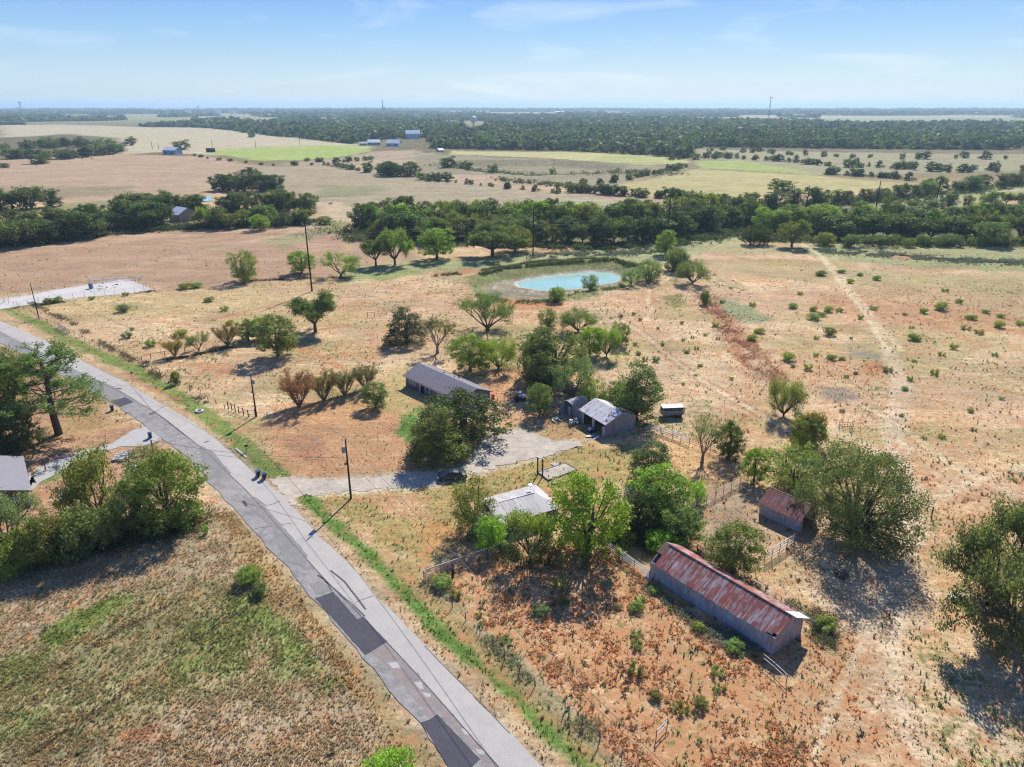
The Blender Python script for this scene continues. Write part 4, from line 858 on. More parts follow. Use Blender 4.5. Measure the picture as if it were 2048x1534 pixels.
#--- belts and groves: base line in the photo, tree tops, count
def belt(line, n, hts, wr, kinds, tints, label, group, depth=0, seed=0, parts=False, name='tree', cat='tree'):
    rr = random.Random(seed); P = gl(line); seg = [math.hypot(b_[0]-a_[0], b_[1]-a_[1]) for a_, b_ in zip(P, P[1:])]; tot = sum(seg)
    spots = []
    for i in range(n):
        s_ = (i+rr.uniform(.1, .9))/n*tot; j = 0
        while j < len(seg)-1 and s_ > seg[j]: s_ -= seg[j]; j += 1
        t = min(1, s_/seg[j]); y = P[j][1]+(P[j+1][1]-P[j][1])*t+rr.uniform(0, depth); x = P[j][0]+(P[j+1][0]-P[j][0])*t+rr.uniform(-1, 1)*1.5
        spots.append((x/y, x, y))
    for i, (_, x, y) in enumerate(sorted(spots)):
        h = rr.uniform(*hts); wd = h*rr.uniform(*wr); ti = rr.choice(tints)
        lb = TW.get(ti, 'green')+' '+label+(', leftmost' if i == 0 else ', rightmost' if i == n-1 else ', %s from its left end' % ORD[i])
        put(rr.choice(kinds), x, y, h, wd*WB, ti, lb, cat, group, name, parts, rr.uniform(0, 6.28))
WB = 1.12
OAKS = ['grove_a', 'grove_b', 'grove_c', 'grove_d', 'grove_a', 'grove_b', 'pecan_b']; LOW = ['low_a', 'low_b', 'low_a', 'low_c']
belt([(745, 482), (860, 484), (960, 482), (1060, 488), (1200, 492), (1340, 482)], 24, (8, 12.5), (.75, 1.1), OAKS, ['mid', 'dark', 'dark', 'blue', 'olive', 'deep'], 'tree in the front row of the creek belt', 'creek belt front row', 8, 1)
belt([(700, 470), (860, 468), (1060, 470), (1350, 462), (1420, 455)], 26, (10, 14), (.7, 1.05), OAKS, ['mid', 'dark', 'bright', 'olive', 'blue', 'dark', 'lime'], 'tree in the middle row of the creek belt', 'creek belt middle row', 18, 2)
belt([(730, 452), (900, 448), (1080, 452), (1330, 445), (1500, 430)], 24, (9, 13), (.7, 1.1), OAKS, ['mid', 'dark', 'bright', 'olive', 'dark', 'yel'], 'tree in the back row of the creek belt', 'creek belt back row', 18, 3)
belt([(1340, 474), (1420, 466), (1500, 452)], 9, (9, 13), (.8, 1.1), OAKS, ['dark', 'deep', 'mid', 'blue'], 'tree where the creek belt bends right', 'creek belt bend', 10, 4)
belt([(1520, 470), (1620, 462), (1700, 470)], 8, (9, 13), (.6, .9), ['round_c', 'column_a', 'round_a', 'pecan_a'], ['lime', 'bright', 'bright', 'mid'], 'tree behind the two small dark oaks', 'bright trees at the track end', 10, 5)
belt([(1640, 476), (1800, 480), (1920, 480), (2120, 482)], 20, (8, 12), (.85, 1.2), OAKS, ['dark', 'mid', 'deep', 'dark', 'mid'], 'tree in the row along the right pasture edge', 'right pasture edge row', 10, 6)
belt([(1700, 462), (1850, 455), (2000, 450), (2120, 448)], 16, (8, 12), (.85, 1.2), OAKS, ['dark', 'mid', 'bright', 'grey'], 'tree in the second row beyond the right pasture edge', 'right edge second row', 16, 7)
belt([(1650, 492), (1700, 493), (1800, 494), (1950, 492), (2080, 490)], 14, (3.5, 5.5), (1.2, 1.8), ['mesquite_b', 'shrub_a', 'mesquite_a'], ['grey', 'olive', 'dark'], 'low shrub before the dark right row', 'grey shrubs on the pasture edge', 3, 8, name='field_bush', cat='bush')
belt([(1380, 432), (1480, 425), (1600, 418), (1720, 405), (1850, 392), (1960, 380), (2080, 368)], 30, (7, 11), (.8, 1.2), OAKS, ['dark', 'mid', 'mid', 'olive', 'bright'], 'tree in the diagonal hedgerow', 'diagonal hedgerow', 14, 9)
belt([(1720, 440), (1800, 425), (1920, 415), (2060, 410)], 13, (5, 9), (.8, 1.3), OAKS, ['grey', 'mid', 'bright', 'olive'], 'tree by the far dirt track', 'trees by the far track', 18, 10)
belt([(-60, 500), (30, 494), (90, 488), (160, 478), (205, 468)], 13, (8, 12), (.9, 1.3), OAKS, ['dark', 'deep', 'dark', 'mid'], 'tree in the front of the left edge grove', 'left edge grove front', 8, 11)
belt([(-60, 470), (20, 466), (100, 460), (190, 452)], 9, (7, 11), (.8, 1.2), OAKS, ['dark', 'dark', 'mid'], 'tree at the back of the left edge grove', 'left edge grove back', 10, 12)
belt([(-60, 425), (30, 420), (95, 418)], 7, (9, 13), (.9, 1.3), OAKS, ['dark', 'deep', 'mid'], 'tree of the upper left edge clump', 'upper left clump', 12, 13)
belt([(240, 452), (290, 460), (325, 452)], 7, (9, 14), (.9, 1.2), OAKS, ['deep', 'dark', 'dark'], 'tree left of the hidden farmhouse', 'farmhouse grove left', 8, 14)
belt([(230, 432), (300, 430), (370, 428), (400, 432)], 8, (9, 13), (.9, 1.2), OAKS, ['dark', 'mid', 'dark'], 'tree behind the hidden farmhouse', 'farmhouse grove back', 8, 15)
belt([(400, 458), (450, 460), (500, 452), (560, 455), (610, 452)], 12, (6, 11), (.8, 1.2), OAKS, ['mid', 'bright', 'dark', 'olive'], 'tree below the small far pond', 'farmhouse grove right', 10, 16)
belt([(425, 430), (500, 420), (570, 425), (620, 430)], 10, (8, 12), (.8, 1.2), OAKS, ['mid', 'bright', 'dark', 'dark'], 'tree right of the small far pond', 'pond grove upper row', 10, 17)
belt([(440, 382), (480, 384), (520, 384), (555, 382)], 7, (9, 12), (1, 1.3), ['grove_a', 'grove_b'], ['deep', 'deep', 'dark'], 'round oak in the middle field cluster', 'dark oak cluster', 6, 18)
tree('oak_a', 500, 368, 334, 48, 'deep', 'highest of the dark oaks in the middle field', name='oak_tree', parts=False)
belt([(758, 350), (790, 354), (830, 352)], 6, (8, 12), (1, 1.4), ['grove_a', 'grove_b'], ['deep', 'dark'], 'oak in the dome-shaped clump by the excavation', 'domed oak clump', 10, 19)
belt([(830, 360), (870, 362), (905, 362)], 5, (5, 7), (1, 1.4), LOW, ['dark', 'mid'], 'small tree right of the domed oak clump', 'small trees by the domed clump', 6, 20)
for a_ in ((895, 335, 312, 28, 'deep', 'dark bushy tree above the domed oak clump'), (735, 345, 322, 20, 'dark', 'small tree left of the domed oak clump'), (932, 336, 316, 24, 'mid', 'round tree by the excavated bank'), (1105, 343, 322, 12, 'lime', 'small lime tree inside the excavation'), (985, 345, 327, 20, 'grey', 'pale bush inside the excavation'), (1565, 385, 357, 42, 'olive', 'broad olive tree rising above the diagonal hedgerow'), (240, 452, 412, 40, 'dark', 'tree at the far left of the farmhouse grove'),
          (82, 328, 304, 36, 'dark', 'lone round tree below the far left wood'), (10, 336, 326, 18, 'dark', 'small bush tree at the left edge below the wood'), (362, 300, 280, 30, 'olive', 'bare olive tree behind the blue-roofed farm shed'), (503, 274, 262, 14, 'deep', 'lone dark tree on the far dry field'), (488, 265, 255, 12, 'dark', 'small lone tree left of the dark one on the far dry field'), (520, 460, 428, 36, 'bright', 'round bright tree at the right foot of the farmhouse grove'), (650, 448, 432, 26, 'mid', 'bush tree right of the pole before the creek')):
    px, py, top, wpx, ti, lab = a_; tree('low_a' if py < 400 else 'round_a', px, py, top, wpx, ti, lab, name='lone_tree', parts=False)
belt([(0, 322), (60, 318), (130, 320), (200, 312), (228, 305)], 22, (9, 14), (.9, 1.4), LOW, ['dark', 'mid', 'deep', 'olive'], 'tree in the front of the far left wood', 'far left wood front', 25, 21)
belt([(-40, 308), (60, 300), (150, 298), (225, 296)], 22, (9, 14), (.9, 1.4), LOW, ['dark', 'mid', 'bright', 'olive'], 'tree at the back of the far left wood', 'far left wood back', 60, 22)
belt([(560, 332), (650, 330), (700, 340), (740, 345)], 12, (2.5, 5), (1, 1.6), LOW+['low_d'], ['dark', 'mid'], 'bush on the fence line below the bright field', 'fence line trees left', 5, 23, name='field_bush', cat='bush')
belt([(600, 322), (680, 325), (745, 318)], 9, (3, 6), (1, 1.5), LOW+['low_d'], ['dark', 'mid'], 'bush below the bright green field', 'trees below the bright field', 8, 24, name='field_bush', cat='bush')
belt([(380, 312), (430, 320), (520, 330), (560, 334)], 8, (1.5, 4), (1, 2), ['low_d', 'low_a'], ['dark', 'olive'], 'bush on the hill field fence line', 'fence line bushes left', 4, 25, name='field_bush', cat='bush')
belt([(850, 362), (950, 370), (1060, 382), (1130, 388)], 16, (2, 5), (.8, 1.2), LOW+['low_d'], ['dark', 'mid', 'olive'], 'bush on the fence line below the excavation', 'middle fence line trees', 4, 26, name='field_bush', cat='bush')
belt([(1130, 384), (1200, 390), (1300, 396), (1390, 398)], 20, (4, 7), (.8, 1.3), LOW, ['dark', 'mid', 'olive', 'deep'], 'tree on the hedge below the straw field', 'hedge below straw field', 8, 27)
belt([(1130, 372), (1220, 368), (1300, 352), (1380, 335)], 18, (2.5, 6), (.9, 1.4), LOW+['low_d'], ['dark', 'mid', 'olive'], 'bush on the hedge left of the straw field', 'hedge left of straw field', 10, 28, name='field_bush', cat='bush')
belt([(1650, 350), (1700, 352), (1760, 356), (1830, 362)], 14, (4, 8), (.9, 1.4), LOW, ['dark', 'mid', 'grey'], 'tree at the right end of the straw-coloured field', 'trees right of straw field', 14, 29)
belt([(1340, 322), (1450, 318), (1560, 325), (1680, 335)], 26, (4, 8), (.8, 1.4), LOW+['low_c', 'low_d'], ['dark', 'mid', 'olive', 'deep'], 'scrub tree beyond the yellow-green field', 'scrub beyond the yellow field', 25, 30, name='scrub_tree', cat='scrub tree')
belt([(1700, 335), (1800, 338), (1900, 345), (2060, 345)], 22, (3, 9), (.6, 1.4), LOW+['low_c'], ['dark', 'mid', 'deep'], 'cedar on the right far pasture', 'cedars on the right far pasture', 35, 31, name='cedar_tree', cat='cedar')
belt([(1380, 306), (1500, 306), (1700, 318), (2060, 322)], 26, (3, 9), (.6, 1.4), LOW+['low_c'], ['dark', 'mid', 'deep', 'grey'], 'cedar on the upper right far pasture', 'cedars on the upper right far pasture', 50, 32, name='cedar_tree', cat='cedar')
#--- far woodland as one mass
def far_wood():
    rng = np.random.default_rng(77); pts = []
    open_ = [gl(p) for p in ([(0, 250), (120, 249), (260, 252), (420, 256), (560, 272), (680, 285), (760, 294), (860, 300), (830, 345), (-300, 400), (-300, 250)], [(600, 300), (900, 297), (1120, 300), (1380, 318), (2300, 345), (2300, 420), (600, 420)], [(1380, 300), (1420, 296), (2300, 303), (2300, 345), (1380, 330)], [(1580, 257), (1790, 256), (1790, 270), (1600, 269)], [(1850, 260), (2300, 260), (2300, 272), (1850, 269)], [(1440, 282), (1600, 279), (1600, 283), (1440, 287)], [(700, 300), (715, 283), (800, 276), (860, 276), (865, 300)], [(915, 270), (925, 252), (970, 252), (975, 270)], [(880, 277), (955, 275), (960, 287), (860, 291)], [(1560, 236), (2300, 239), (2300, 250), (1700, 252), (1600, 246)], [(1750, 275), (2300, 277), (2300, 283), (1700, 280)], [(1300, 262), (1480, 260), (1480, 264), (1310, 266)], [(1460, 231), (2300, 231), (2300, 236), (1480, 235)])]
    y = 640.
    while y < 9000:
        st = max(7.5, y*.0075); hw = y*.76+60; x = np.arange(-hw, hw, st); x = x+rng.uniform(-.5, .5, len(x))*st; yy = y+rng.uniform(-.5, .5, len(x))*st
        keep = np.ones(len(x), bool)
        for P in open_: keep &= poly_sd(x, yy, P) > 0
        keep &= ~((yy < 700) | ((yy < 1000) & (x < 240) & (x > -3000) & (yy < 1000) & (fbm(x/60, yy/60, 3) > 2)))
        f = fbm(x/900, yy/700, 21); keep &= ~((f > .585) & (yy > 1800)); f = fbm(x/700+5, yy/900, 22); keep &= ~((f > .625) & (yy > 2200))
        keep &= rng.random(len(x)) < np.where(yy < 1000, .75, .93)*(1-.85*sstep(.6, .68, fbm(x/240, yy/110, 93)))
        pts += [(a_, b_, st) for a_, b_ in zip(x[keep], yy[keep])]; y += st*.8
    P = np.array(pts); n = len(P); k = 22
    hgt = (4+13*rng.random(n)**1.6)*np.clip(P[:, 2]/9, 1, 1.25); wd = P[:, 2]*rng.uniform(.4, 1.0, n)
    d = rng.normal(size=(n, k, 3)); d[..., 2] = np.abs(d[..., 2])*1.1-.15; d /= np.linalg.norm(d, axis=2)[..., None]
    q = d*np.array([1, 1, .62])*(rng.random((n, k, 1))**.3); z0 = height(P[:, 0], P[:, 1])
    pos = np.stack([P[:, 0, None]+q[..., 0]*wd[:, None], P[:, 1, None]+q[..., 1]*wd[:, None], z0[:, None]+hgt[:, None]*(.42+q[..., 2]*.9)], -1).reshape(-1, 3)
    o = d.reshape(-1, 3); col = np.array([.088, .115, .042])*rng.uniform(.72, 1.25, (n, 1))*np.where(rng.random((n, 1)) < .12, np.array([[1.5, 1.25, .9]]), 1.)
    col = col*(.7+.7*fbm(P[:, 0]/130, P[:, 1]/130, 91)[:, None]); hgt = hgt*1; col = np.repeat(col, k, 0)*rng.uniform(.8, 1.2, (n*k, 1)); sz_ = np.repeat(P[:, 2]*.52*rng.uniform(.7, 1.4, n), k)
    V, Fq, C = leaves(pos, 1.0, rng, col, o, .9, .9)
    Vc = np.repeat(pos, 4, 0); V = Vc+(V-Vc)*np.repeat(sz_, 4)[:, None]
    print('far wood trees', n)
    tag(link('woodland', np_mesh('woodland', V, Fq, m_leaf, C)), kind='stuff')
far_wood()

#--- growth nobody could count
def thicket(name, line, wd, n, hgt, col, size=.35, seed=0, px=True, up=.5, patchy=.45, k=10):
    col = [c_*(1.35 if size <= .3 else 1.15) for c_ in col]; hgt *= (.7 if size <= .3 else 1); wd *= (1.5 if size <= .3 else 1); patchy += (.08 if size <= .3 else 0); n = int(n*(.7 if size <= .3 else 1))
    rng = np.random.default_rng(seed); P = np.array(gl(line) if px else line); sg = np.hypot(*(P[1:]-P[:-1]).T); cum = np.concatenate([[0], np.cumsum(sg)])
    t = rng.random(n)*cum[-1]; j = np.clip(np.searchsorted(cum, t)-1, 0, len(sg)-1); f = ((t-cum[j])/sg[j])[:, None]
    c = P[j]*(1-f)+P[j+1]*f+rng.normal(size=(n, 2))*wd*.4; keep = fbm(c[:, 0]/4, c[:, 1]/4, seed+70) > patchy; c = c[keep]; n = len(c)
    h = hgt*rng.uniform(.4, 1.1, n)*(.6+.8*fbm(c[:, 0]/7, c[:, 1]/7, seed+71)); z = height(c[:, 0], c[:, 1])
    q = rng.normal(size=(n, k, 3))*np.array([.4, .4, 0])*h[:, None, None]; pos = np.stack([c[:, 0, None]+q[..., 0], c[:, 1, None]+q[..., 1], z[:, None]+h[:, None]*rng.random((n, k))], -1).reshape(-1, 3)
    cl = np.repeat(np.array(col)*rng.uniform(.65, 1.35, (n, 1)), k, 0)*rng.uniform(.8, 1.2, (n*k, 1))
    V, Fq, C = leaves(pos, size, rng, cl, np.array([[0, 0, 1.]]), up)
    return tag(link(name, np_mesh(name, V, Fq, m_leaf if size > .5 else m_blade, C)), kind='stuff')
thicket('undergrowth', [(700, 478), (860, 484), (960, 486), (1060, 492), (1200, 496), (1350, 486), (1500, 462)], 9, 3400, 1.9, (.08, .1, .035), .7, 1, patchy=.42, k=14)
thicket('undergrowth', [(1500, 478), (1650, 482), (1800, 486), (2100, 488)], 9, 2600, 1.9, (.08, .1, .035), .7, 2, patchy=.42, k=14)
thicket('undergrowth', [(700, 462), (1060, 466), (1350, 458), (1700, 440), (2100, 430)], 26, 5200, 3, (.065, .085, .03), .9, 3, patchy=.35, k=12)
thicket('undergrowth', [(-60, 490), (100, 482), (210, 466), (330, 458), (450, 452), (620, 446)], 10, 3600, 2.2, (.06, .076, .03), .8, 4, patchy=.35, k=12)
thicket('undergrowth', [(1380, 430), (1600, 415), (1850, 392), (2080, 366)], 14, 2600, 2.6, (.07, .088, .034), .9, 5, k=12)
thicket('pond_reeds', [(870, 552), (950, 545), (1000, 536), (1080, 524), (1160, 519), (1220, 518)], 1.4, 2200, 1.1, (.10, .10, .04), .3, 6, patchy=.3)
thicket('pond_reeds', [(960, 556), (1010, 544), (1090, 534), (1180, 527), (1230, 526), (1275, 538)], 1.3, 2600, 1.1, (.085, .11, .04), .3, 7, patchy=.3)
thicket('pond_reeds', [(950, 590), (1020, 605), (1110, 602), (1180, 583), (1260, 573)], 2.4, 2200, .7, (.12, .14, .06), .25, 8)
thicket('red_weeds', [(1405, 590), (1440, 640), (1490, 700), (1540, 750), (1560, 775)], 4.2, 4600, .8, (.24, .12, .08), .16, 9, patchy=.42)
thicket('fence_weeds', [(60, 604), (150, 650), (210, 690), (270, 722)], 1.0, 1600, .7, (.13, .12, .07), .2, 10, patchy=.35)
thicket('fence_weeds', [(280, 728), (330, 762), (380, 790), (440, 812)], 1.2, 900, .6, (.11, .11, .06), .2, 11)
thicket('fence_weeds', [(30, 616), (110, 606), (200, 596), (300, 584), (420, 574), (500, 562), (620, 556), (700, 556)], 1.2, 2200, .8, (.085, .095, .045), .24, 12)
thicket('fence_weeds', [(862, 1160), (930, 1230), (1000, 1300), (1100, 1390), (1250, 1520), (1300, 1560)], 1.2, 2200, .45, (.22, .23, .11), .14, 13, patchy=.45)
thicket('fence_weeds', [(285, 726), (370, 715), (460, 695), (540, 680)], .8, 1400, .5, (.07, .06, .035), .16, 14, patchy=.35)
thicket('barn_weeds', [(1300, 1170), (1360, 1215), (1430, 1262), (1500, 1300), (1560, 1335)], 1.5, 2600, .7, (.19, .21, .14), .16, 15, patchy=.47)
thicket('barn_weeds', [(1400, 1105), (1480, 1150), (1560, 1200), (1640, 1250), (1660, 1290)], 1.8, 2400, .7, (.13, .14, .065), .15, 16, patchy=.45)
thicket('yard_thicket', [(960, 1090), (1060, 1110), (1180, 1105), (1260, 1085), (1320, 1075), (1390, 1040)], 2.6, 5200, 1.4, (.06, .08, .03), .2, 17, patchy=.4)
thicket('yard_thicket', [(1050, 740), (1110, 770), (1190, 800), (1230, 800)], 3, 2600, 1.0, (.08, .085, .05), .2, 18)
thicket('hedge_thicket', [(-30, 1110), (100, 1100), (230, 1075), (380, 1045)], 3.2, 6500, 2.2, (.07, .092, .034), .24, 19, patchy=.25)
thicket('far_scrub', [(900, 330), (1000, 340), (1100, 345), (1250, 345), (1330, 350)], 30, 1500, 3, (.085, .1, .05), 1.2, 20)
thicket('far_scrub', [(1000, 360), (1200, 380)], 14, 500, 2.5, (.085, .1, .05), 1.2, 21)
thicket('creek_weeds', [(1060, 512), (1180, 508), (1300, 505), (1340, 495)], 8, 2600, .6, (.16, .19, .12), .4, 22)
thicket('creek_weeds', [(1620, 500), (1750, 508), (1900, 520), (2100, 528)], 8, 4200, .6, (.16, .19, .12), .4, 23)
def tufts(name, n, box, hgt, width, colf, dens, seed, k=6, lean=.5, ymin=40):
    "grass tufts: narrow upright blades fanning from one root"
    rng = np.random.default_rng(seed); P = np.array(gl(box)); x0, y0 = P.min(0); x1, y1 = P.max(0)
    x = rng.uniform(x0, x1, n*3); u = rng.random(n*3); y = y0*(y1/y0)**u if y0 > 0 else rng.uniform(y0, y1, n*3)
    m_ = (poly_sd(x, y, gl(box)) < 0) & (road_mask(x, y) < -.25) & (poly_sd(x, y, gl(DRV)) > .2) & (poly_sd(x, y, gl(PADP)) > .2) & (poly_sd(x, y, POND_BANK) > 0) & (poly_sd(x, y, gl([(222, 888), (262, 862), (290, 853), (320, 873), (285, 892), (150, 925), (60, 985), (52, 975), (150, 905)])) > .2); x, y = x[m_], y[m_]
    hs_ = np.abs(x) < y*.78+12; x, y = x[hs_], y[hs_]
    cols, W = field(x, y); kp = rng.random(len(x)) < dens(x, y, W); x, y, cols, W = x[kp][:n], y[kp][:n], cols[kp][:n], W[kp][:n]; n = len(x)
    c = colf(cols, W, rng, n, x, y); h = hgt*rng.uniform(.5, 1.5, n); z = height(x, y)
    a = rng.uniform(0, 6.283, (n, k)); ln = rng.uniform(.1, 1, (n, k))*lean*h[:, None]; b0 = np.stack([x, y, z-.02], 1)[:, None]
    tip = b0+np.stack([np.cos(a)*ln, np.sin(a)*ln, h[:, None]*rng.uniform(.5, 1, (n, k))], -1); b0 = b0+np.stack([np.cos(a), np.sin(a), a*0], -1)*(h*.18)[:, None, None]
    w_ = width*h[:, None, None]*np.stack([-np.sin(a), np.cos(a), a*0], -1)
    V = np.stack([b0-w_*.5, b0+w_*.5, tip+w_*.35, tip-w_*.35], 2).reshape(-1, 3); Fq = np.arange(len(V)).reshape(-1, 4)
    C = np.repeat(np.repeat(c, k, 0)*rng.uniform(.75, 1.25, (n*k, 1)), 4, 0)
    return tag(link(name, np_mesh(name, V, Fq, m_blade, C)), kind='stuff')
ALLN = [(-300, 560), (2350, 560), (2350, 1600), (-300, 1600)]
def c_dry(cols, W, rng, n, x, y): return cols*rng.uniform(.7, 1.6, (n, 1))
def d_dry(x, y, W): return .25+.75*sstep(.4, .65, fbm(x/5, y/5, 81))
tufts('dry_grass', 60000, ALLN, .13, .6, c_dry, d_dry, 1, 5, 1.2)
def c_dot(cols, W, rng, n, x, y): return np.array([[.21, .185, .11]])*rng.uniform(.6, 1.4, (n, 1))*np.where(rng.random((n, 1)) < .3, np.array([[1.5, .9, .7]]), 1)
def d_dot(x, y, W): return sstep(.46, .62, fbm(x/14, y/14, 82))*np.where(x-smooth_x(far_g, y) > 4, 1, .15)*np.where(poly_sd(x, y, gl([(520, 850), (640, 800), (1000, 745), (1160, 880), (1400, 880), (1300, 980), (1000, 1000), (950, 1085), (850, 1130), (620, 985), (540, 940)])) < 0, .12, 1)
tufts('scattered_weeds', 4200, [(-200, 490), (2300, 490), (2350, 1600), (-300, 1600)], .26, .45, c_dot, d_dot, 2, 10, 1.3)
def c_rust(cols, W, rng, n, x, y): return np.where(rng.random((n, 1)) < .75, alb(216, 152, 98)[None]*1.2, DRY[None]*1.1)*rng.uniform(.8, 1.5, (n, 1))
def d_rust(x, y, W): return sstep(.3, .9, W[:, 0])*sstep(.34, .56, fbm(x/3.2, y/3.2, 83))
tufts('rust_weeds', 64000, ALLN, .19, .55, c_rust, d_rust, 3, 8, 1.9)
def c_green(cols, W, rng, n, x, y): return np.array([[.19, .225, .085]])*rng.uniform(.7, 1.5, (n, 1))*(1+.8*sstep(.5, .75, fbm(x/6, y/6, 84))[:, None])
def d_green(x, y, W): return W[:, 1]*sstep(.38, .6, fbm(x/2.5, y/2.5, 85))
tufts('green_weeds', 34000, ALLN, .3, .3, c_green, d_green, 4, 7, .7)
LEFTF = [(-700, 1120), (250, 1060), (400, 1000), (470, 1020), (560, 1150), (690, 1310), (850, 1560), (-500, 1700)]
def c_left(cols, W, rng, n, x, y): return cols*rng.uniform(1.15, 1.9, (n, 1))*np.where(rng.random((n, 1)) < .3, np.array([[1.2, 1, .8]]), 1)
tufts('long_grass', 44000, LEFTF, .17, .4, c_left, lambda x, y, W: .3+.7*sstep(.35, .6, fbm(x/2, y/2, 86)), 5, 7, .9)
# shrubs of the pastures, one by one
SH = [('r', 1460, 480, 3.483, [(210, 650, 70), (160, 700, 70), (410, 840, 85), (600, 810, 40), (710, 835, 60), (785, 835, 45), (545, 905, 60), (880, 935, 35), (815, 960, 35), (1475, 805, 45), (1430, 940, 60), (1255, 980, 40), (1220, 1045, 45), (1895, 1110, 40), (1200, 1230, 35), (1480, 1380, 50), (1355, 1385, 40), (640, 250, 70), (700, 665, 80), (605, 690, 40), (590, 555, 90), (640, 530, 60), (440, 475, 60), (585, 495, 50), (690, 500, 60), (765, 500, 45), (1005, 485, 55), (1480, 490, 80), (1785, 510, 50), (1685, 555, 70), (1645, 625, 60), (1890, 540, 50), (2030, 595, 60), (1880, 610, 70), (1740, 655, 60), (1285, 850, 35), (1100, 920, 60), (785, 1200, 40), (1700, 1330, 40), (1680, 1200, 40), (1290, 700, 80), (910, 550, 40), (160, 460, 45), (490, 380, 35), (840, 300, 50), (1025, 280, 50), (910, 250, 40), (780, 230, 50), (1500, 360, 50), (1600, 440, 50), (1350, 510, 50), (1220, 525, 35), (1270, 615, 35), (845, 690, 25), (440, 885, 30), (1560, 760, 50), (1850, 810, 50)], 'on the right pasture'),
      ('m', 960, 520, 3.835, [(1230, 465, 30), (1190, 655, 35), (1265, 775, 45), (1350, 780, 55), (1215, 725, 40), (1130, 720, 35), (1400, 655, 30), (1365, 530, 25), (1560, 620, 30), (1630, 600, 30), (1730, 580, 35), (1830, 610, 35), (1590, 715, 45), (1690, 815, 40), (1655, 890, 30), (1370, 1000, 60), (1320, 890, 50), (990, 835, 30), (1080, 440, 40), (1005, 450, 30), (1180, 420, 30), (1550, 490, 30), (1665, 685, 40), (1745, 330, 50), (1805, 510, 55), (1860, 330, 45), (1925, 220, 35), (1560, 955, 25), (1930, 920, 35), (740, 235, 45), (1080, 200, 40)], 'on the slope by the shade trees'),
      ('b', 1240, 1040, 3.835, [(120, 1190, 120), (130, 900, 90), (270, 560, 90), (600, 850, 90), (735, 760, 45), (890, 1010, 140), (400, 700, 60), (745, 1190, 90), (620, 1440, 110), (780, 1310, 80), (480, 1480, 120), (280, 1380, 90), (150, 650, 90), (1590, 850, 140), (1200, 870, 60)], 'in the paddock by the rusty barn'),
      ('f', 820, 900, 3.835, [(1000, 1270, 130), (1185, 1190, 80), (1150, 1070, 130), (1590, 1220, 60), (1740, 1240, 110), (1740, 1520, 100), (1640, 720, 80), (350, 1130, 90), (240, 1050, 150), (740, 1480, 100), (530, 1280, 50), (545, 1350, 50)], 'in the paddock by the white fence'),
      ('l', 0, 520, 3.835, [(970, 600, 70), (1150, 665, 70), (1390, 590, 80), (1330, 590, 50), (940, 400, 90), (1600, 320, 70), (1720, 390, 60), (1410, 225, 80), (1500, 215, 80), (960, 275, 50), (700, 305, 45), (370, 335, 70), (440, 325, 60), (1760, 500, 60), (1010, 540, 35)], 'in the field by the rock pad')]
used = set(); brr = random.Random(11)
for kx, ox, oy, s_, lst, where in SH:
    big = sorted(range(len(lst)), key=lambda i: lst[i][0])
    for rk, i in enumerate(big):
        x_, y_, w_ = lst[i]; px, py = ox+x_/s_, oy+y_/s_; wp = w_/s_
        gx_, gy_ = G(px, py); wm = wp*MPP(px, py); hm = wm*brr.uniform(.4, .75); ti = brr.choice(['bright', 'pale', 'olive', 'pale', 'yel', 'grey'])
        if kx in 'bf' and brr.random() < .4: ti = 'pale'
        side = 'leftmost' if rk == 0 else 'rightmost' if rk == len(lst)-1 else (ORD[rk] if rk < len(ORD) else '%dth' % (rk+1))+' from the left'
        lb = '%s %s shrub %s, %s' % ('tiny' if wm < 1.2 else 'small' if wm < 2.2 else 'broad', TW.get(ti, 'pale green'), where, side)
        put(brr.choice(['shrub_b', 'weed_a', 'weed_b', 'weed_a', 'weed_b'] if wm < 2.4 else ['shrub_a', 'shrub_b']), gx_, gy_+wm*.2, hm, wm, ti, lb, 'shrub', 'shrubs '+where, 'shrub', False)
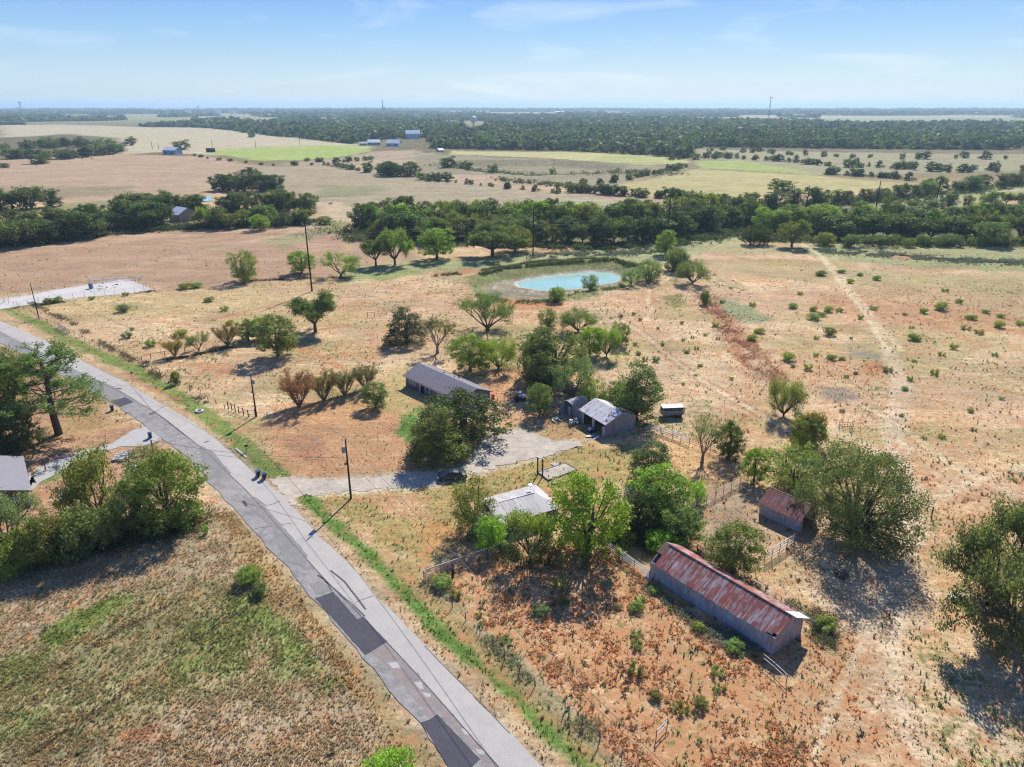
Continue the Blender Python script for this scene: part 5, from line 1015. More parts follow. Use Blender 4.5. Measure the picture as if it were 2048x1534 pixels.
# ------------------------------------------------------------------ building materials
def metal(name, base, rust, amt, panel=.66, streak=1.0, axis=0, rough=.55, k=.62, pale=None):
    "corrugated sheets: every sheet its own tone, rust running down the slope"
    m, nt, b = newmat(name); tcn = nt.nodes.new('ShaderNodeTexCoord'); sx = nt.nodes.new('ShaderNodeSeparateXYZ'); nt.links.new(tcn.outputs['Object'], sx.inputs[0])
    dv = N(nt, 'ShaderNodeMath', operation='DIVIDE', _1=panel); nt.links.new(sx.outputs[axis], dv.inputs[0]); fl = N(nt, 'ShaderNodeMath', operation='FLOOR'); nt.links.new(dv.outputs[0], fl.inputs[0])
    dz = N(nt, 'ShaderNodeMath', operation='DIVIDE', _1=1.15); nt.links.new(sx.outputs[2], dz.inputs[0]); fz = N(nt, 'ShaderNodeMath', operation='FLOOR'); nt.links.new(dz.outputs[0], fz.inputs[0])
    cb = nt.nodes.new('ShaderNodeCombineXYZ'); nt.links.new(fl.outputs[0], cb.inputs[0]); nt.links.new(fz.outputs[0], cb.inputs[1])
    wn = nt.nodes.new('ShaderNodeTexWhiteNoise'); nt.links.new(cb.outputs[0], wn.inputs['Vector'])
    mp = nt.nodes.new('ShaderNodeMapping'); nt.links.new(tcn.outputs['Object'], mp.inputs[0]); s_ = [.3, .3, .3]; s_[axis] = 3.4*streak; mp.inputs['Scale'].default_value = s_
    n1 = noise(nt, 1.6, 6, mp.outputs[0], .72, .3); n2 = noise(nt, .8, 3, tcn.outputs['Object'])
    ad = N(nt, 'ShaderNodeMath', operation='MULTIPLY_ADD', _1=.12); nt.links.new(wn.outputs[0], ad.inputs[0]); nt.links.new(n1.outputs[0], ad.inputs[2])
    ad2 = N(nt, 'ShaderNodeMath', operation='MULTIPLY_ADD', _1=.35); nt.links.new(n2.outputs[0], ad2.inputs[0]); nt.links.new(ad.outputs[0], ad2.inputs[2])
    r = mrange(nt, ad2.outputs[0], .90-amt*.5, 1.06-amt*.5, 0, 1)
    mxx = nt.nodes.new('ShaderNodeMix'); mxx.data_type = 'RGBA'; nt.links.new(r.outputs[0], mxx.inputs[0])
    mxx.inputs[6].default_value = tuple(float(v)*k for v in srgb(*base))+(1,); mxx.inputs[7].default_value = tuple(float(v)*k for v in srgb(*rust))+(1,)
    t = mrange(nt, wn.outputs[0], 0, 1, .82, 1.15); mu = nodes_mul(nt, mxx.outputs[2], t.outputs[0])
    fr = N(nt, 'ShaderNodeMath', operation='FRACT'); nt.links.new(dv.outputs[0], fr.inputs[0]); sm_ = mrange(nt, fr.outputs[0], 0, .07, .62, 1); mu = nodes_mul(nt, mu.outputs[2], sm_.outputs[0])
    nt.links.new(mu.outputs[2], b.inputs['Base Color']); b.inputs['Roughness'].default_value = rough; b.inputs['Specular IOR Level'].default_value = .35
    wv = N(nt, 'ShaderNodeMath', operation='SINE'); m3 = N(nt, 'ShaderNodeMath', operation='MULTIPLY', _1=2*math.pi/.16); nt.links.new(sx.outputs[axis], m3.inputs[0]); nt.links.new(m3.outputs[0], wv.inputs[0])
    bp = N(nt, 'ShaderNodeBump'); bp.inputs['Strength'].default_value = .5; bp.inputs['Distance'].default_value = .03; nt.links.new(wv.outputs[0], bp.inputs['Height']); nt.links.new(bp.outputs[0], b.inputs['Normal'])
    return m
m_rust = metal('rusty_roof_metal', (226, 208, 208), (172, 96, 80), .62)
m_rust2 = metal('rusty_barn_metal', (206, 178, 172), (168, 104, 88), .7)
m_zinc = metal('galvanised_roof_metal', (240, 240, 244), (160, 112, 90), .36, 1.0, k=.66)
m_zwall = metal('tin_wall', (196, 198, 212), (184, 158, 150), .34, .9, .6)
m_zwally = metal('tin_wall_end', (206, 198, 202), (190, 156, 142), .42, .9, .6, axis=1)
m_weath = metal('weathered_roof_metal', (222, 216, 212), (184, 156, 148), .3, 1.0, k=.62)
m_wallb = surf('plank_wall', (138, 140, 156), .6, (3, .7), (.12, .12)); m_wood = surf('old_wood', (150, 124, 104), .6, (5, 1), (.2, .12)); m_fence = surf('cedar_fence', (172, 110, 80), .6, (4, .9), (.15, .1))
m_shing = surf('shingles', (150, 143, 148), .6, (9, 1.2, .3), (.12, .07, .05)); m_shing2 = surf('pale_shingles', (160, 157, 160), .6, (9, 1.2), (.1, .05))
m_brick = surf('brick', (176, 142, 126), .6, (8, 1), (.15, .08)); m_brick2 = surf('dark_brick', (122, 92, 90), .6, (8, 1), (.15, .08)); m_white = plain('white_paint', (236, 236, 236), .5, .04, k=.8)
m_brick_shade = surf('shaded_brick', (122, 124, 142), .6, (8, 1), (.12, .08))  # brick with its shade put into the colour, dark and bluish
m_glass = plain('window_glass', (58, 66, 78), .12, .05, k=.6, spec=.6); m_dk = plain('dark_opening', (46, 42, 42), .95, .1, k=.6)
m_black = plain('black_metal', (44, 44, 46), .45, .1, k=.7); m_pole = surf('creosote_pole', (74, 52, 42), .6, (6, 1), (.2, .1)); m_pipe = plain('rusty_pipe', (128, 98, 84), .7, .15, k=.7)
m_wpipe = plain('pale_pipe', (214, 206, 198), .6, .08, k=.75); m_grey = plain('grey_steel', (150, 158, 162), .5, .08, k=.75); m_wire = plain('wire', (150, 140, 130), .6, .05, k=.7); m_cable = plain('cable', (170, 160, 150), .6, .05, k=.6)
m_post = plain('steel_post', (88, 76, 66), .7, .15, k=.7)
def frame(name, c, deg, label, cat, z=0, **k): return tag(empty(name, (c[0], c[1], z), R(deg)), label, cat, **k)
def gable_roof(L_, W_, he, hr, oe, og, t=.06, mi=0, x0=None, x1=None):
    "two sloping slabs, ridge along x"
    a = -L_/2-og if x0 is None else x0; b_ = L_/2+og if x1 is None else x1; s_ = (hr-he)/(W_/2); y = W_/2+oe; ze = he-oe*s_
    m_ = MB(); m_.slab([(a, y, ze+t), (a, 0, hr+t), (b_, 0, hr+t), (b_, y, ze+t)][::-1], t, mi); m_.slab([(a, -y, ze+t), (a, 0, hr+t), (b_, 0, hr+t), (b_, -y, ze+t)], t, mi); return m_
def walls(L_, W_, he, hr, t=.1, openings=(), mats=1):
    "the two long walls, each a mesh, with openings [(side, x0, x1, z0, z1)]; sides 'f' (+y), 'b' (-y)"
    out = []
    for sd, y in (('f', W_/2-t/2), ('b', -W_/2+t/2)):
        m_ = MB(); ops = sorted([o for o in openings if o[0] == sd], key=lambda o: o[1]); x = -L_/2
        for _, a, b_, z0, z1 in ops:
            if a > x: m_.box(((x+a)/2, y, he/2), (a-x, t, he))
            if z0 > 0: m_.box(((a+b_)/2, y, z0/2), (b_-a, t, z0))
            if z1 < he: m_.box(((a+b_)/2, y, (z1+he)/2), (b_-a, t, he-z1))
            x = b_
        m_.box(((x+L_/2)/2, y, he/2), (L_/2-x, t, he)); out.append(m_)
    return Wl(*out)
class Wl:
    def __init__(s, a, b): s.a, s.b = a, b
    def build(s, nm, mt, par): 
        s.a.build(nm, mt, par); return s.b.build(nm, mt, par)
def gable_end(x, W_, he, hr, t=.1, ops=()):
    "end wall in the yz plane; an optional doorway (y0,y1,z1)"
    m_ = MB(); w_ = W_/2-.1
    s_ = (hr-he)/(W_/2); zt = lambda y: he+(W_/2-abs(y))*s_-.01
    ys_ = sorted({-w_, 0, w_}|{o[0] for o in ops}|{o[1] for o in ops})
    for a, b_ in zip(ys_, ys_[1:]):
        z0 = 0
        for o in ops:
            if a >= o[0]-1e-6 and b_ <= o[1]+1e-6: z0 = o[2]
        P = [(a, z0), (b_, z0), (b_, zt(b_)), (a, zt(a))]
        m_.add([(x-t/2, p[0], p[1]) for p in P]+[(x+t/2, p[0], p[1]) for p in P], [(0, 1, 2, 3)[::-1], (4, 5, 6, 7), (0, 4, 7, 3)[::-1], (1, 2, 6, 5)[::-1], (3, 7, 6, 2)[::-1], (0, 1, 5, 4)[::-1]][0:6])
    return m_
def window(par, c, wd, ht, ax='x', side=1, nm='window', mt=None):
    "frame standing proud of the wall, pane and glazing bars inside; ax = the wall's direction"
    mb = MB(); f = .09; d = .07
    def bx(u, z, du, dz, off, dd, m_): 
        m_.box((c[0]+u, c[1]+off*side, c[2]+z) if ax == 'x' else (c[0]+off*side, c[1]+u, c[2]+z), (du, dd, dz) if ax == 'x' else (dd, du, dz))
    for u in (-wd/2, wd/2): bx(u, 0, f, ht+f, .0, d, mb)
    for z in (-ht/2, ht/2): bx(0, z, wd-f-.004, f, .0, d, mb)
    bx(0, 0, wd-f-.004, .045, .0, d*.8, mb)
    w_ = mb.build(nm, mt or m_white, par); g = MB(); bx(0, 0, wd-f-.01, ht-f-.01, -.012, .02, g); g.build('pane', m_glass, w_); return w_
# long rusty barn
b_ = frame('long_barn', (25.2, 70.1), 128.2, 'long low barn with a streaky red rusted tin roof and bluish tin walls', 'barn')
LB, WB_, he, hr = 17.7, 5.6, 2.35, 3.95
mb = walls(LB, WB_, he, hr, .08); mb.build('wall', m_zwall, b_)
mb = gable_end(-LB/2+.045, WB_, he, hr, .08); mb.build('end_wall', m_zwally, b_); gable_end(LB/2-.045, WB_, he, hr, .08).build('end_wall', m_zwally, b_)
s_ = (hr-he)/(WB_/2); oe = .22; ze = he-oe*s_
rf = MB(); rr = random.Random(4); x = -LB/2-.15
while x < LB/2-.9:      # sheets laid side by side, each a little lifted or short
    wd = .66; xe = x+wd; dz = rr.uniform(0, .03); cut = 0 if x > -LB/2+1.3 else 0
    top = 0; lo = WB_/2+oe+rr.uniform(-.08, .05); 
    if -LB/2-.2 < x < -LB/2+.5: lo = WB_/2-.35
    if -LB/2+.5 <= x < -LB/2+1.1: lo = WB_/2-.1
    rf.slab([(x, lo, hr-lo*s_+.06+dz), (x, top, hr+.06+dz), (xe-.012, top, hr+.06+dz), (xe-.012, lo, hr-lo*s_+.06+dz)][::-1], .03)
    x = xe
rf.slab([(-LB/2+.9, -WB_/2-oe, ze+.06), (-LB/2+.9, -.03, hr+.045), (LB/2+.15, -.03, hr+.045), (LB/2+.15, -WB_/2-oe, ze+.06)], .03)
r_ = rf.build('roof', m_rust, b_)
MB().slab([(-LB/2-.5, -WB_/2-.45, ze-.02), (-LB/2-.5, -.05, hr+.03), (-LB/2+.88, -.05, hr+.06), (-LB/2+.88, -WB_/2-.45, ze+.0)], .03).build('roof_sheet', m_white, r_)
MB().slab([(x+.02, 1.5, hr-1.5*s_+.05), (x+.02, .05, hr+.04), (x+.95, .05, hr+.04), (x+.95, 1.5, hr-1.5*s_+.05)][::-1], .03).build('roof_sheet', m_wood, r_)
MB().box((-.3, .1, hr+.075), (LB-.6, .16, .03)).build('ridge_cap', m_dk, r_)  # dark strip painted as the black gap along the ridge, not a cap
mb = MB()
for i in range(3): mb.box((-LB/2+.15+i*.45, WB_/2-.28, he-.02), (.06, .6, .08))
mb.build('rafter', m_wpipe, b_)
MB().slab([(LB/2-.7, WB_/2+.75, .05), (LB/2-.7, WB_/2+.05, .75), (LB/2+.2, WB_/2+.05, .75), (LB/2+.2, WB_/2+.75, .05)], .03).build('loose_wall_sheet', m_zwall, b_)
# small rusty barn
b_ = frame('small_barn', (40.2, 89.4), 129.3, 'small open-ended barn with a rusty tin roof under the wide spreading tree', 'barn')
L2, W2, he, hr = 6.3, 4.9, 2.05, 3.55
walls(L2, W2, he, hr, .08).build('wall', m_zwall, b_)
gable_end(-L2/2+.045, W2, he, hr, .08, [(-1.95, 1.45, 1.95)]).build('end_wall', m_zwally, b_); gable_end(L2/2-.045, W2, he, hr, .08).build('end_wall', m_zwally, b_)
r_ = gable_roof(L2, W2, he, hr, .3, .2, .04).build('roof', m_rust2, b_); MB().box((0, 0, hr+.05), (L2+.5, .16, .05)).build('ridge_cap', m_wood, r_)
rng = np.random.default_rng(5); P = np.stack([rng.normal(-1.2, .5, 260), rng.normal(.9, .4, 260), rng.uniform(0, .05, 260)], 1); P[:, 2] += hr+.06-np.abs(P[:, 1])*(hr-he)/(W2/2)
V, Fq, C = leaves(P, .16, rng, np.tile(np.array([[.12, .085, .04]]), (260, 1))*rng.uniform(.5, 1.4, (260, 1))); tag(link('dead_leaves', np_mesh('dead_leaves', V, Fq, m_leaf, C), b_), kind='stuff')
MB().box((-L2/2-.02, 2.1, 1.0), (.07, .5, 2.0)).build('door_post', m_wpipe, b_)
# garage
b_ = frame('garage', (17.95, 121.75), 120.8, 'open-fronted garage with a pale tin roof spotted with rust', 'garage')
L3, W3, he, hr = 7.7, 7.0, 2.45, 3.85
walls(L3, W3, he, hr, .08, [('f', -3.5, -.55, 0, 2.1), ('f', .1, 2.7, 0, 2.1)]).build('wall', m_zwall, b_)
gable_end(-L3/2+.045, W3, he, hr, .08).build('end_wall', m_zwally, b_); gable_end(L3/2-.045, W3, he, hr, .08).build('end_wall', m_zwally, b_)
gable_roof(L3, W3, he, hr, .3, .3, .05).build('roof', m_zinc, b_)
MB().box((-.22, W3/2+.03, 1.1), (.62, .05, 2.2)).build('door_panel', m_wpipe, b_); MB().box((2.9, W3/2+.03, 1.1), (.35, .05, 2.2)).build('door_panel', m_wpipe, b_); MB().box((-3.6, W3/2+.22, .95), (.5, .05, 1.9), .5).build('door_panel', m_wpipe, b_)
MB().box((5.0, W3/2-.3, 1.0), (2.2, .05, 2.0)).build('side_fence_panel', m_zwall, b_)
t_ = frame('riding_mower', (14.6, 118.6), 30, 'small blue and white mower parked inside the right garage bay', 'mower')
mb = MB(); mb.box((0, 0, .45), (1.3, .6, .3)); mb.box((.45, 0, .65), (.5, .5, .25)); mb.build('body', plain('blue_paint', (90, 120, 170), .4, .05), t_)
for x_, y_ in ((-.4, .4), (-.4, -.4), (.5, .35), (.5, -.35)): MB().tube([(x_, y_-.1, .25), (x_, y_+.1, .25)], .25, 12).build('wheel', m_black, t_)
MB().box((-.35, 0, .75), (.4, .45, .35)).build('seat', m_white, t_)
# small shed with arched roof and cross-braced doors
b_ = frame('small_shed', (12.35, 127.7), 38, 'small shed with a curved tin roof and cross-braced double doors beside the garage', 'shed')
mb = MB(); Ls, Ws, hs = 3.8, 2.4, 2.15
for y in (-1.16, 1.16): mb.box((0, y, hs/2), (Ls, .07, hs))
mb.box((Ls/2-.04, 0, hs/2), (.07, 2.24, hs)); mb.build('wall', m_zwall, b_)
V = []; Fc = []; n = 11
for i in range(n):
    a = math.pi*(i/(n-1)); y = -math.cos(a)*1.32; z = hs-.05+math.sin(a)*.72
    V += [(-Ls/2-.25, y, z), (Ls/2+.15, y, z), (-Ls/2-.25, y*1.0, z+.05), (Ls/2+.15, y, z+.05)]
for i in range(n-1): o = i*4; Fc += [(o, o+1, o+5, o+4), (o+2, o+6, o+7, o+3), (o, o+4, o+6, o+2), (o+1, o+3, o+7, o+5)]
MB().add(V, Fc).build('roof', metal('shed_roof_metal', (190, 192, 196), (140, 116, 100), .3, .8), b_)
def xdoor(c, rz, w_=1.15, h_=1.95):
    d = MB().box((0, 0, 0), (w_, .04, h_)).build('door', plain('door_paint', (206, 216, 216), .5, .05, k=.7), b_); d.location = c; d.rotation_euler = (0, 0, rz)
    mb = MB()
    for s_ in (-1, 1): mb.tube([(-w_/2+.05, -.035, -h_/2*s_+.05*s_), (w_/2-.05, -.035, h_/2*s_-.05*s_)], .035, 4); mb.tube([(-w_/2+.05, .035, -h_/2*s_+.05*s_), (w_/2-.05, .035, h_/2*s_-.05*s_)], .035, 4)
    for s_ in (-1, 1): mb.box((s_*(w_/2-.03), 0, 0), (.06, .09, h_)); mb.box((0, 0, s_*(h_/2-.03)), (w_-.13, .09, .06))
    mb.build('brace', plain('brace_paint', (96, 106, 110), .6), d); return d
xdoor((-Ls/2-.15, -.62, 1.0), R(82)); xdoor((-Ls/2-.62, 1.2, 1.0), R(4))
# grey-roofed house
b_ = frame('ranch_house', (-13.55, 137.1), -48.05, 'single-storey house with a long grey shingle roof half hidden by the live oak', 'house')
L4, W4, he, hr = 19.2, 7.4, 2.45, 4.0
mb = walls(L4, W4, he, hr, .15); mb.build('wall', m_brick, b_)
gable_end(-L4/2+.08, W4+.2, he, hr, .14).build('gable_wall', m_brick, b_); gable_end(L4/2-.08, W4+.2, he, hr, .14).build('gable_wall', m_wallb, b_)
MB().box((0, -W4/2-.03, .5), (L4+.04, .06, 1.0)).build('lower_wall_shade', m_brick_shade, b_)  # strip before the front wall, painting its foot as shaded brick
r_ = gable_roof(L4, W4, he, hr, .45, .4, .09).build('roof', m_shing, b_)
s_ = (hr-he)/(W4/2); MB().box((0, -W4/2-.47, he-.45*s_-.05), (L4+.8, .04, .16)).build('fascia', m_white, r_); MB().box((0, W4/2+.47, he-.45*s_-.05), (L4+.8, .04, .16)).build('fascia', m_white, r_)
MB().box((0, 0, hr+.1), (L4+.7, .22, .04)).build('ridge_cap', m_shing2, r_)
for x_, y_, h_, r0 in ((-2.2, 1.0, .5, .16), (.6, 1.6, .45, .1), (2.0, 1.9, .3, .06), (3.1, 1.9, .25, .05), (.4, 2.9, .9, .13)):
    MB().cyl((x_, y_, hr-abs(y_)*s_), r0, h_, 10).build('roof_vent', m_black if r0 < .15 else m_grey, r_)
for x_, w_ in ((-7.4, .9), (-6.3, .9), (-1.6, 1.2), (2.5, 1.4), (6.5, 1.2)): window(b_, (x_, -W4/2-.04, 1.55), w_, 1.1, 'x', -1)
for x_ in (-4.2, -8.2): MB().box((x_, -W4/2-.05, 1.7), (.14, .08, 1.45)).build('shutter', m_white, b_)
d_ = MB().box((-3.4, -W4/2-.04, 1.15), (1.0, .08, 2.1)).build('door', m_dk, b_); MB().box((-3.02, -W4/2-.1, 1.1), (.05, .05, .1)).build('handle', m_grey, d_)
for x_ in (-4.1, -.5): MB().cyl((x_, -W4/2-.3, 0), .06, 2.35, 8).build('porch_post', m_white, b_)
MB().box((L4/2+.01, W4/2-.1, 1.2), (.06, .16, 2.4)).build('corner_trim', m_white, b_)
tag(MB().cyl((0, 0, 0), .32, 1.0, 14).build('barrel', plain('red_plastic', (214, 40, 36), .5, .05), loc=(*G(985.5, 797), 0)), 'red barrel at the right rear corner of the grey-roofed house', 'barrel')
# tumbledown house
b_ = frame('old_house', (.9, 89.6), 28, 'abandoned house with a sagging pale tin roof smothered by trees', 'house')
L5, W5, he, hr = 9.4, 6.8, 2.2, 3.3
walls(L5, W5, he, hr, .12).build('wall', m_wallb, b_); gable_end(-L5/2+.07, W5, he, hr, .1).build('end_wall', m_wallb, b_); MB().box((L5/2-.06, 0, he/2), (.1, W5-.25, he)).build('end_wall', m_wallb, b_)
oe = .35; s_ = (hr-he)/(W5/2); y = W5/2+oe; ze = he-oe*s_; xa, xb, xh = -L5/2-.3, L5/2+.35, L5/2-2.0
rf = MB(); rf.slab([(xa, y, ze), (xa, 0, hr), (xh, 0, hr-.06), (xb, y, ze)][::-1], .05); rf.slab([(xa, -y, ze), (xa, 0, hr), (xh, 0, hr-.06), (xb, -y, ze)], .05); rf.slab([(xb, -y, ze), (xh, 0, hr-.06), (xb, y, ze)], .05); r_ = rf.build('roof', m_weath, b_)
MB().box((-1, 0, hr+.03), (L5-2.2, .2, .05)).build('ridge_cap', m_zinc, r_)
rf = gable_roof(2.6, 3.2, 2.0, 2.9, .25, .1, .05); p_ = rf.build('porch_roof', m_weath, b_); p_.location = (-L5/2-1.2, -1.3, 0)
mb = walls(2.4, 3.0, 2.0, 2.9, .08); plain('blue_paint_old', (120, 150, 180), .6, .1)
for q_ in (mb.a, mb.b): q_.build('porch_wall', MAT['blue_paint_old'], b_).location = (-L5/2-1.2, -1.3, 0)
ge = gable_end(-1.16, 3.2, 2.0, 2.9, .08).build('porch_gable', plain('pale_blue_paint', (150, 176, 200), .6, .1), b_); ge.location = (-L5/2-1.2, -1.3, 0)
MB().box((2.4, -W5/2+.0, .0), (.01, .01, .01))
for x_ in (-2.5, 1.0): window(b_, (x_, -W5/2-.02, 1.4), 1.0, 1.1, 'x', -1)
tag((lambda o: (MB().cyl((0, 0, 0), .025, .75, 6).build('mast', m_grey, o), MB().tube([(0, 0, .75), (0, 0, .83)], [.42, .36], 16).build('dish', m_white, o), o)[2])(frame('satellite_dish', G(1061, 973, 3.6), 0, 'white satellite dish on a mast on the pale tin roof', 'satellite dish', z=3.1)))
# left house
b_ = frame('brick_house', (-79.7, 95.0), -53, 'brick house with a pale grey roof cut off by the left frame edge', 'house')
L6, W6, he, hr = 13, 9.2, 2.7, 4.3
walls(L6, W6, he, hr, .15).build('wall', m_brick2, b_); gable_end(L6/2-.08, W6+.2, he, hr, .14).build('gable_wall', m_brick2, b_); gable_end(-L6/2+.08, W6+.2, he, hr, .14).build('gable_wall', m_brick2, b_)
r_ = gable_roof(L6, W6, he, hr, .5, .4, .09).build('roof', m_shing2, b_); MB().box((L6/2+.42, 0, hr-.02), (.04, .3, .12)).build('fascia', m_white, r_)
s_ = (hr-he)/(W6/2); MB().slab([(L6/2+.43, W6/2+.5, he-.5*s_+.02), (L6/2+.43, 0, hr+.02), (L6/2+.43, 0, hr-.16), (L6/2+.43, W6/2+.5, he-.5*s_-.16)], .03).build('fascia', m_wood, r_)
window(b_, (L6/2+.02, 2.2, 1.5), 1.2, 1.35, 'y', 1); window(b_, (L6/2+.02, -2.0, 1.5), 1.2, 1.35, 'y', 1); MB().box((L6/2+.03, W6/2-.12, 1.3), (.05, .2, 2.6)).build('corner_trim', m_white, b_)
sheet('concrete_path', [(50, 968), (60, 975), (66, 965), (73, 966), (62, 945), (50, 944)], .02, m_pale, .05)
# wooden fence panel, left
t_ = frame('wooden_fence', G(33, 907), 0, 'reddish-brown wooden privacy fence behind the brick house', 'fence')
a, c = Vector((*G(4, 910), 0)), Vector((*G(62, 897), 0)); d = c-a; ang = math.atan2(d.y, d.x); t_.location = a; t_.rotation_euler = (0, 0, ang); ln = d.length; rr = random.Random(2); mb = MB(); x = 0
while x < ln: mb.box((x+.07, 0, .95+rr.uniform(-.03, .03)), (.13, .03, 1.85)); x += .145
mb.build('pickets', m_fence, t_); mb = MB(); [mb.box((ln/2, .04, z), (ln, .05, .09)) for z in (.4, 1.5)]; mb.build('rail', m_wood, t_)
for x in np.arange(0, ln, 2.4): MB().box((x, .12, 1.0), (.1, .1, 2.0)).build('post', m_wood, t_)
# ------------------------------------------------------------------ poles and lines
def pole(base, ptop, label, kind='plain', r=.14, lean=0):
    x, y = G(*base); h = HT(base, ptop); t_ = frame('utility_pole', (x, y), 0, label, 'utility pole', z=hz(x, y)-.1)
    mb = MB().tube([(0, 0, 0), (0, 0, h*.5), (lean, 0, h+.1)], [r*1.15, r*.95, r*.7], 10); mb.build('pole', m_pole, t_); return t_, x, y, h
p1, x1, y1, h1 = pole((702, 997), 878, 'near wooden pole with a grey transformer, beside the gravel driveway', lean=-.02)
tr_ = MB().cyl((-.42, -.05, h1-2.1), .27, .95, 14).build('transformer', m_grey, p1); MB().cyl((-.42, -.05, h1-1.15), .2, .12, 12, r2=.1).build('lid', m_white, tr_); MB().box((-.2, 0, h1-1.6), (.3, .1, .1)).build('bracket', m_black, p1)
MB().cyl((0, 0, h1+.1), .05, .25, 8).build('insulator', m_white, p1); MB().cyl((.35, 0, h1-.6), .05, .3, 8).build('arrester', m_white, p1); MB().box((-.25, -.05, h1-4.0), (.5, .2, .22)).build('splice_box', m_black, p1)
p2, x2, y2, h2 = pole((513, 833), 748, 'wooden pole with a grey transformer behind the small farm gate')
tr_ = MB().cyl((.34, -.05, h2-1.9), .25, .8, 14).build('transformer', m_grey, p2); MB().cyl((.34, -.05, h2-1.1), .18, .1, 12, r2=.1).build('lid', m_white, tr_); MB().cyl((0, 0, h2+.1), .05, .2, 8).build('insulator', m_white, p2); MB().box((-.2, 0, h2-3.6), (.4, .18, .2)).build('splice_box', m_black, p2)
p3, x3, y3, h3 = pole((78, 637), 567, 'plain wooden pole on the roadside fence by the white rock pad'); MB().cyl((0, 0, h3+.1), .06, .25, 8).build('insulator', m_white, p3); MB().box((.15, 0, h3-2.2), (.4, .1, .12)).build('bracket', m_white, p3)
p0, x0_, y0_, h0 = pole((312, 930), 880, 'short wooden pole left of the road beside the pale driveway')
def cable(name, A_, B_, sag, label, group=None, r=.03, n=14, offs=((0, 0, 0),)):
    A_, B_ = Vector(A_), Vector(B_); mb = MB()
    for o in offs:
        P = [A_.lerp(B_, i/n)+Vector(o)-Vector((0, 0, sag*4*(i/n)*(1-i/n))) for i in range(n+1)]; mb.tube(P, r, 4, cap=False)
    return tag(mb.build(name, m_cable), label, 'cable', group)
cable('power_cable', (x3, y3, h3+.3), (x2, y2, h2+.3), 1.2, 'overhead wire from the roadside pole to the pole behind the farm gate')
cable('power_cable', (x2, y2, h2+.3), (x1, y1, h1+.3), .9, 'overhead wire between the two transformer poles')
cable('power_cable', (x2, y2, h2-3.6), (x1, y1, h1-4), .8, 'thick lower cable between the two transformer poles')
e1 = G(1400, 1600, 9.6); cable('power_cable', (x1, y1, h1+.3), (*e1, 9.6), .7, 'pale overhead wire running from the near pole over the weedy paddock')
e2 = G(1300, 1560, 6.5); cable('power_cable', (x1, y1, h1-3), (e1[0]-1, e1[1]+2, 8.6), .9, 'lower overhead wire from the near pole over the white pipe fence')
cable('power_cable', (x1, y1, h1-3), (x0_, y0_, h0), 1.0, 'service wire crossing the road from the near pole')
# tall transmission line
TP = []
for base, pt, lab in (((624, 582), 440, 'tallest power pole, rising from the dry pasture left of the pond'), ((1066, 515), 418, 'tall power pole with curved insulators behind the pond'), ((1334, 488), 393, 'tall power pole standing within the creek belt'), ((1612, 420), 371, 'tall power pole above the diagonal hedgerow'), ((1752, 415), 362, 'tall power pole by the far dirt track'), ((1872, 406), 355, 'tall power pole at the right end of the far track')):
    t_, x, y, h = pole(base, pt, lab, r=.24 if base[0] < 1400 else .3); TP.append((x, y, h))
    for i, (sx_, dz) in enumerate(((.9, -3.0), (-.9, -4.0), (.9, -5.6))):
        i_ = MB().tube([(0, 0, h+dz), (sx_, 0, h+dz+.1), (sx_*1.15, 0, h+dz-.3), (sx_*1.15, 0, h+dz-1.3)], .09, 6).build('insulator', m_wpipe, t_)
for i in range(len(TP)-1):
    a, c = TP[i], TP[i+1]; cable('transmission_cable', (a[0], a[1], 0), (c[0], c[1], 0), 2.2, 'set of high wires on tall poles, span %s from the left' % ORD[i].replace('leftmost', 'first'), 'high wires', .03, 16, [(1, 0, a[2]-4.4), (-1, 0, a[2]-5.4), (1, 0, a[2]-7)])
a = TP[0]; cable('transmission_cable', (a[0]-1, a[1], a[2]-4.4), (-420, 330, 20), 5, 'high wires leaving the tallest pole to the left', 'high wires', .03)
for i, (px, py, pt) in enumerate(((305, 299, 283), (318, 300, 287), (425, 296, 281), (512, 297, 281), (600, 290, 279), (255, 303, 294))): pole((px, py), pt, 'thin distant pole on the far dry field, %s from the left' % ['second', 'third', 'fourth', 'fifth', 'sixth', 'first'][i], r=.3)
# ------------------------------------------------------------------ fences
def fence(pts, label, name='wire_fence', ph=1.25, step=3.5, rails=(), wires=(.35, .65, .95, 1.2), pm=None, rm=None, pr=.045, rr_=.03, wr=.012, group=None, jit=.0, px=True, seed=0, end=1.0, gz=0):
    P = [Vector((*(G(*p) if px else p), 0)) for p in pts]; t_ = frame(name, (P[0].x, P[0].y), 0, label, 'fence', group=group); o = P[0].copy(); P = [p-o for p in P]; rng_ = random.Random(seed); pm = pm or m_post; rm = rm or m_wire
    base = MB().cyl((0, 0, -.05), pr, ph, 6).mesh('post', pm); cnt = 0
    for a, c in zip(P, P[1:]):
        n = max(1, round((c-a).length/step))
        for i in range(n+(1 if c is P[-1] else 0)):
            q = a.lerp(c, i/n); ob = link('post', base, t_, (q.x, q.y, 0)); ob.rotation_euler = (rng_.uniform(-jit, jit), rng_.uniform(-jit, jit), 0); big = end if i == 0 else 1; ob.scale = (big, big, 1+rng_.uniform(-.06, .06)+(.1 if big > 1 else 0)); cnt += 1
    for z in rails:
        mb = MB()
        for a, c in zip(P, P[1:]): mb.tube([a+Vector((0, 0, z)), c+Vector((0, 0, z))], rr_, 6)
        mb.build('rail', rm, t_)
    if wires:
        mb = MB()
        for z in wires:
            for a, c in zip(P, P[1:]): mb.tube([a+Vector((0, 0, z)), c+Vector((0, 0, z))], wr, 3, cap=False)
        tag(mb.build('wire', m_wire, t_))
    return t_
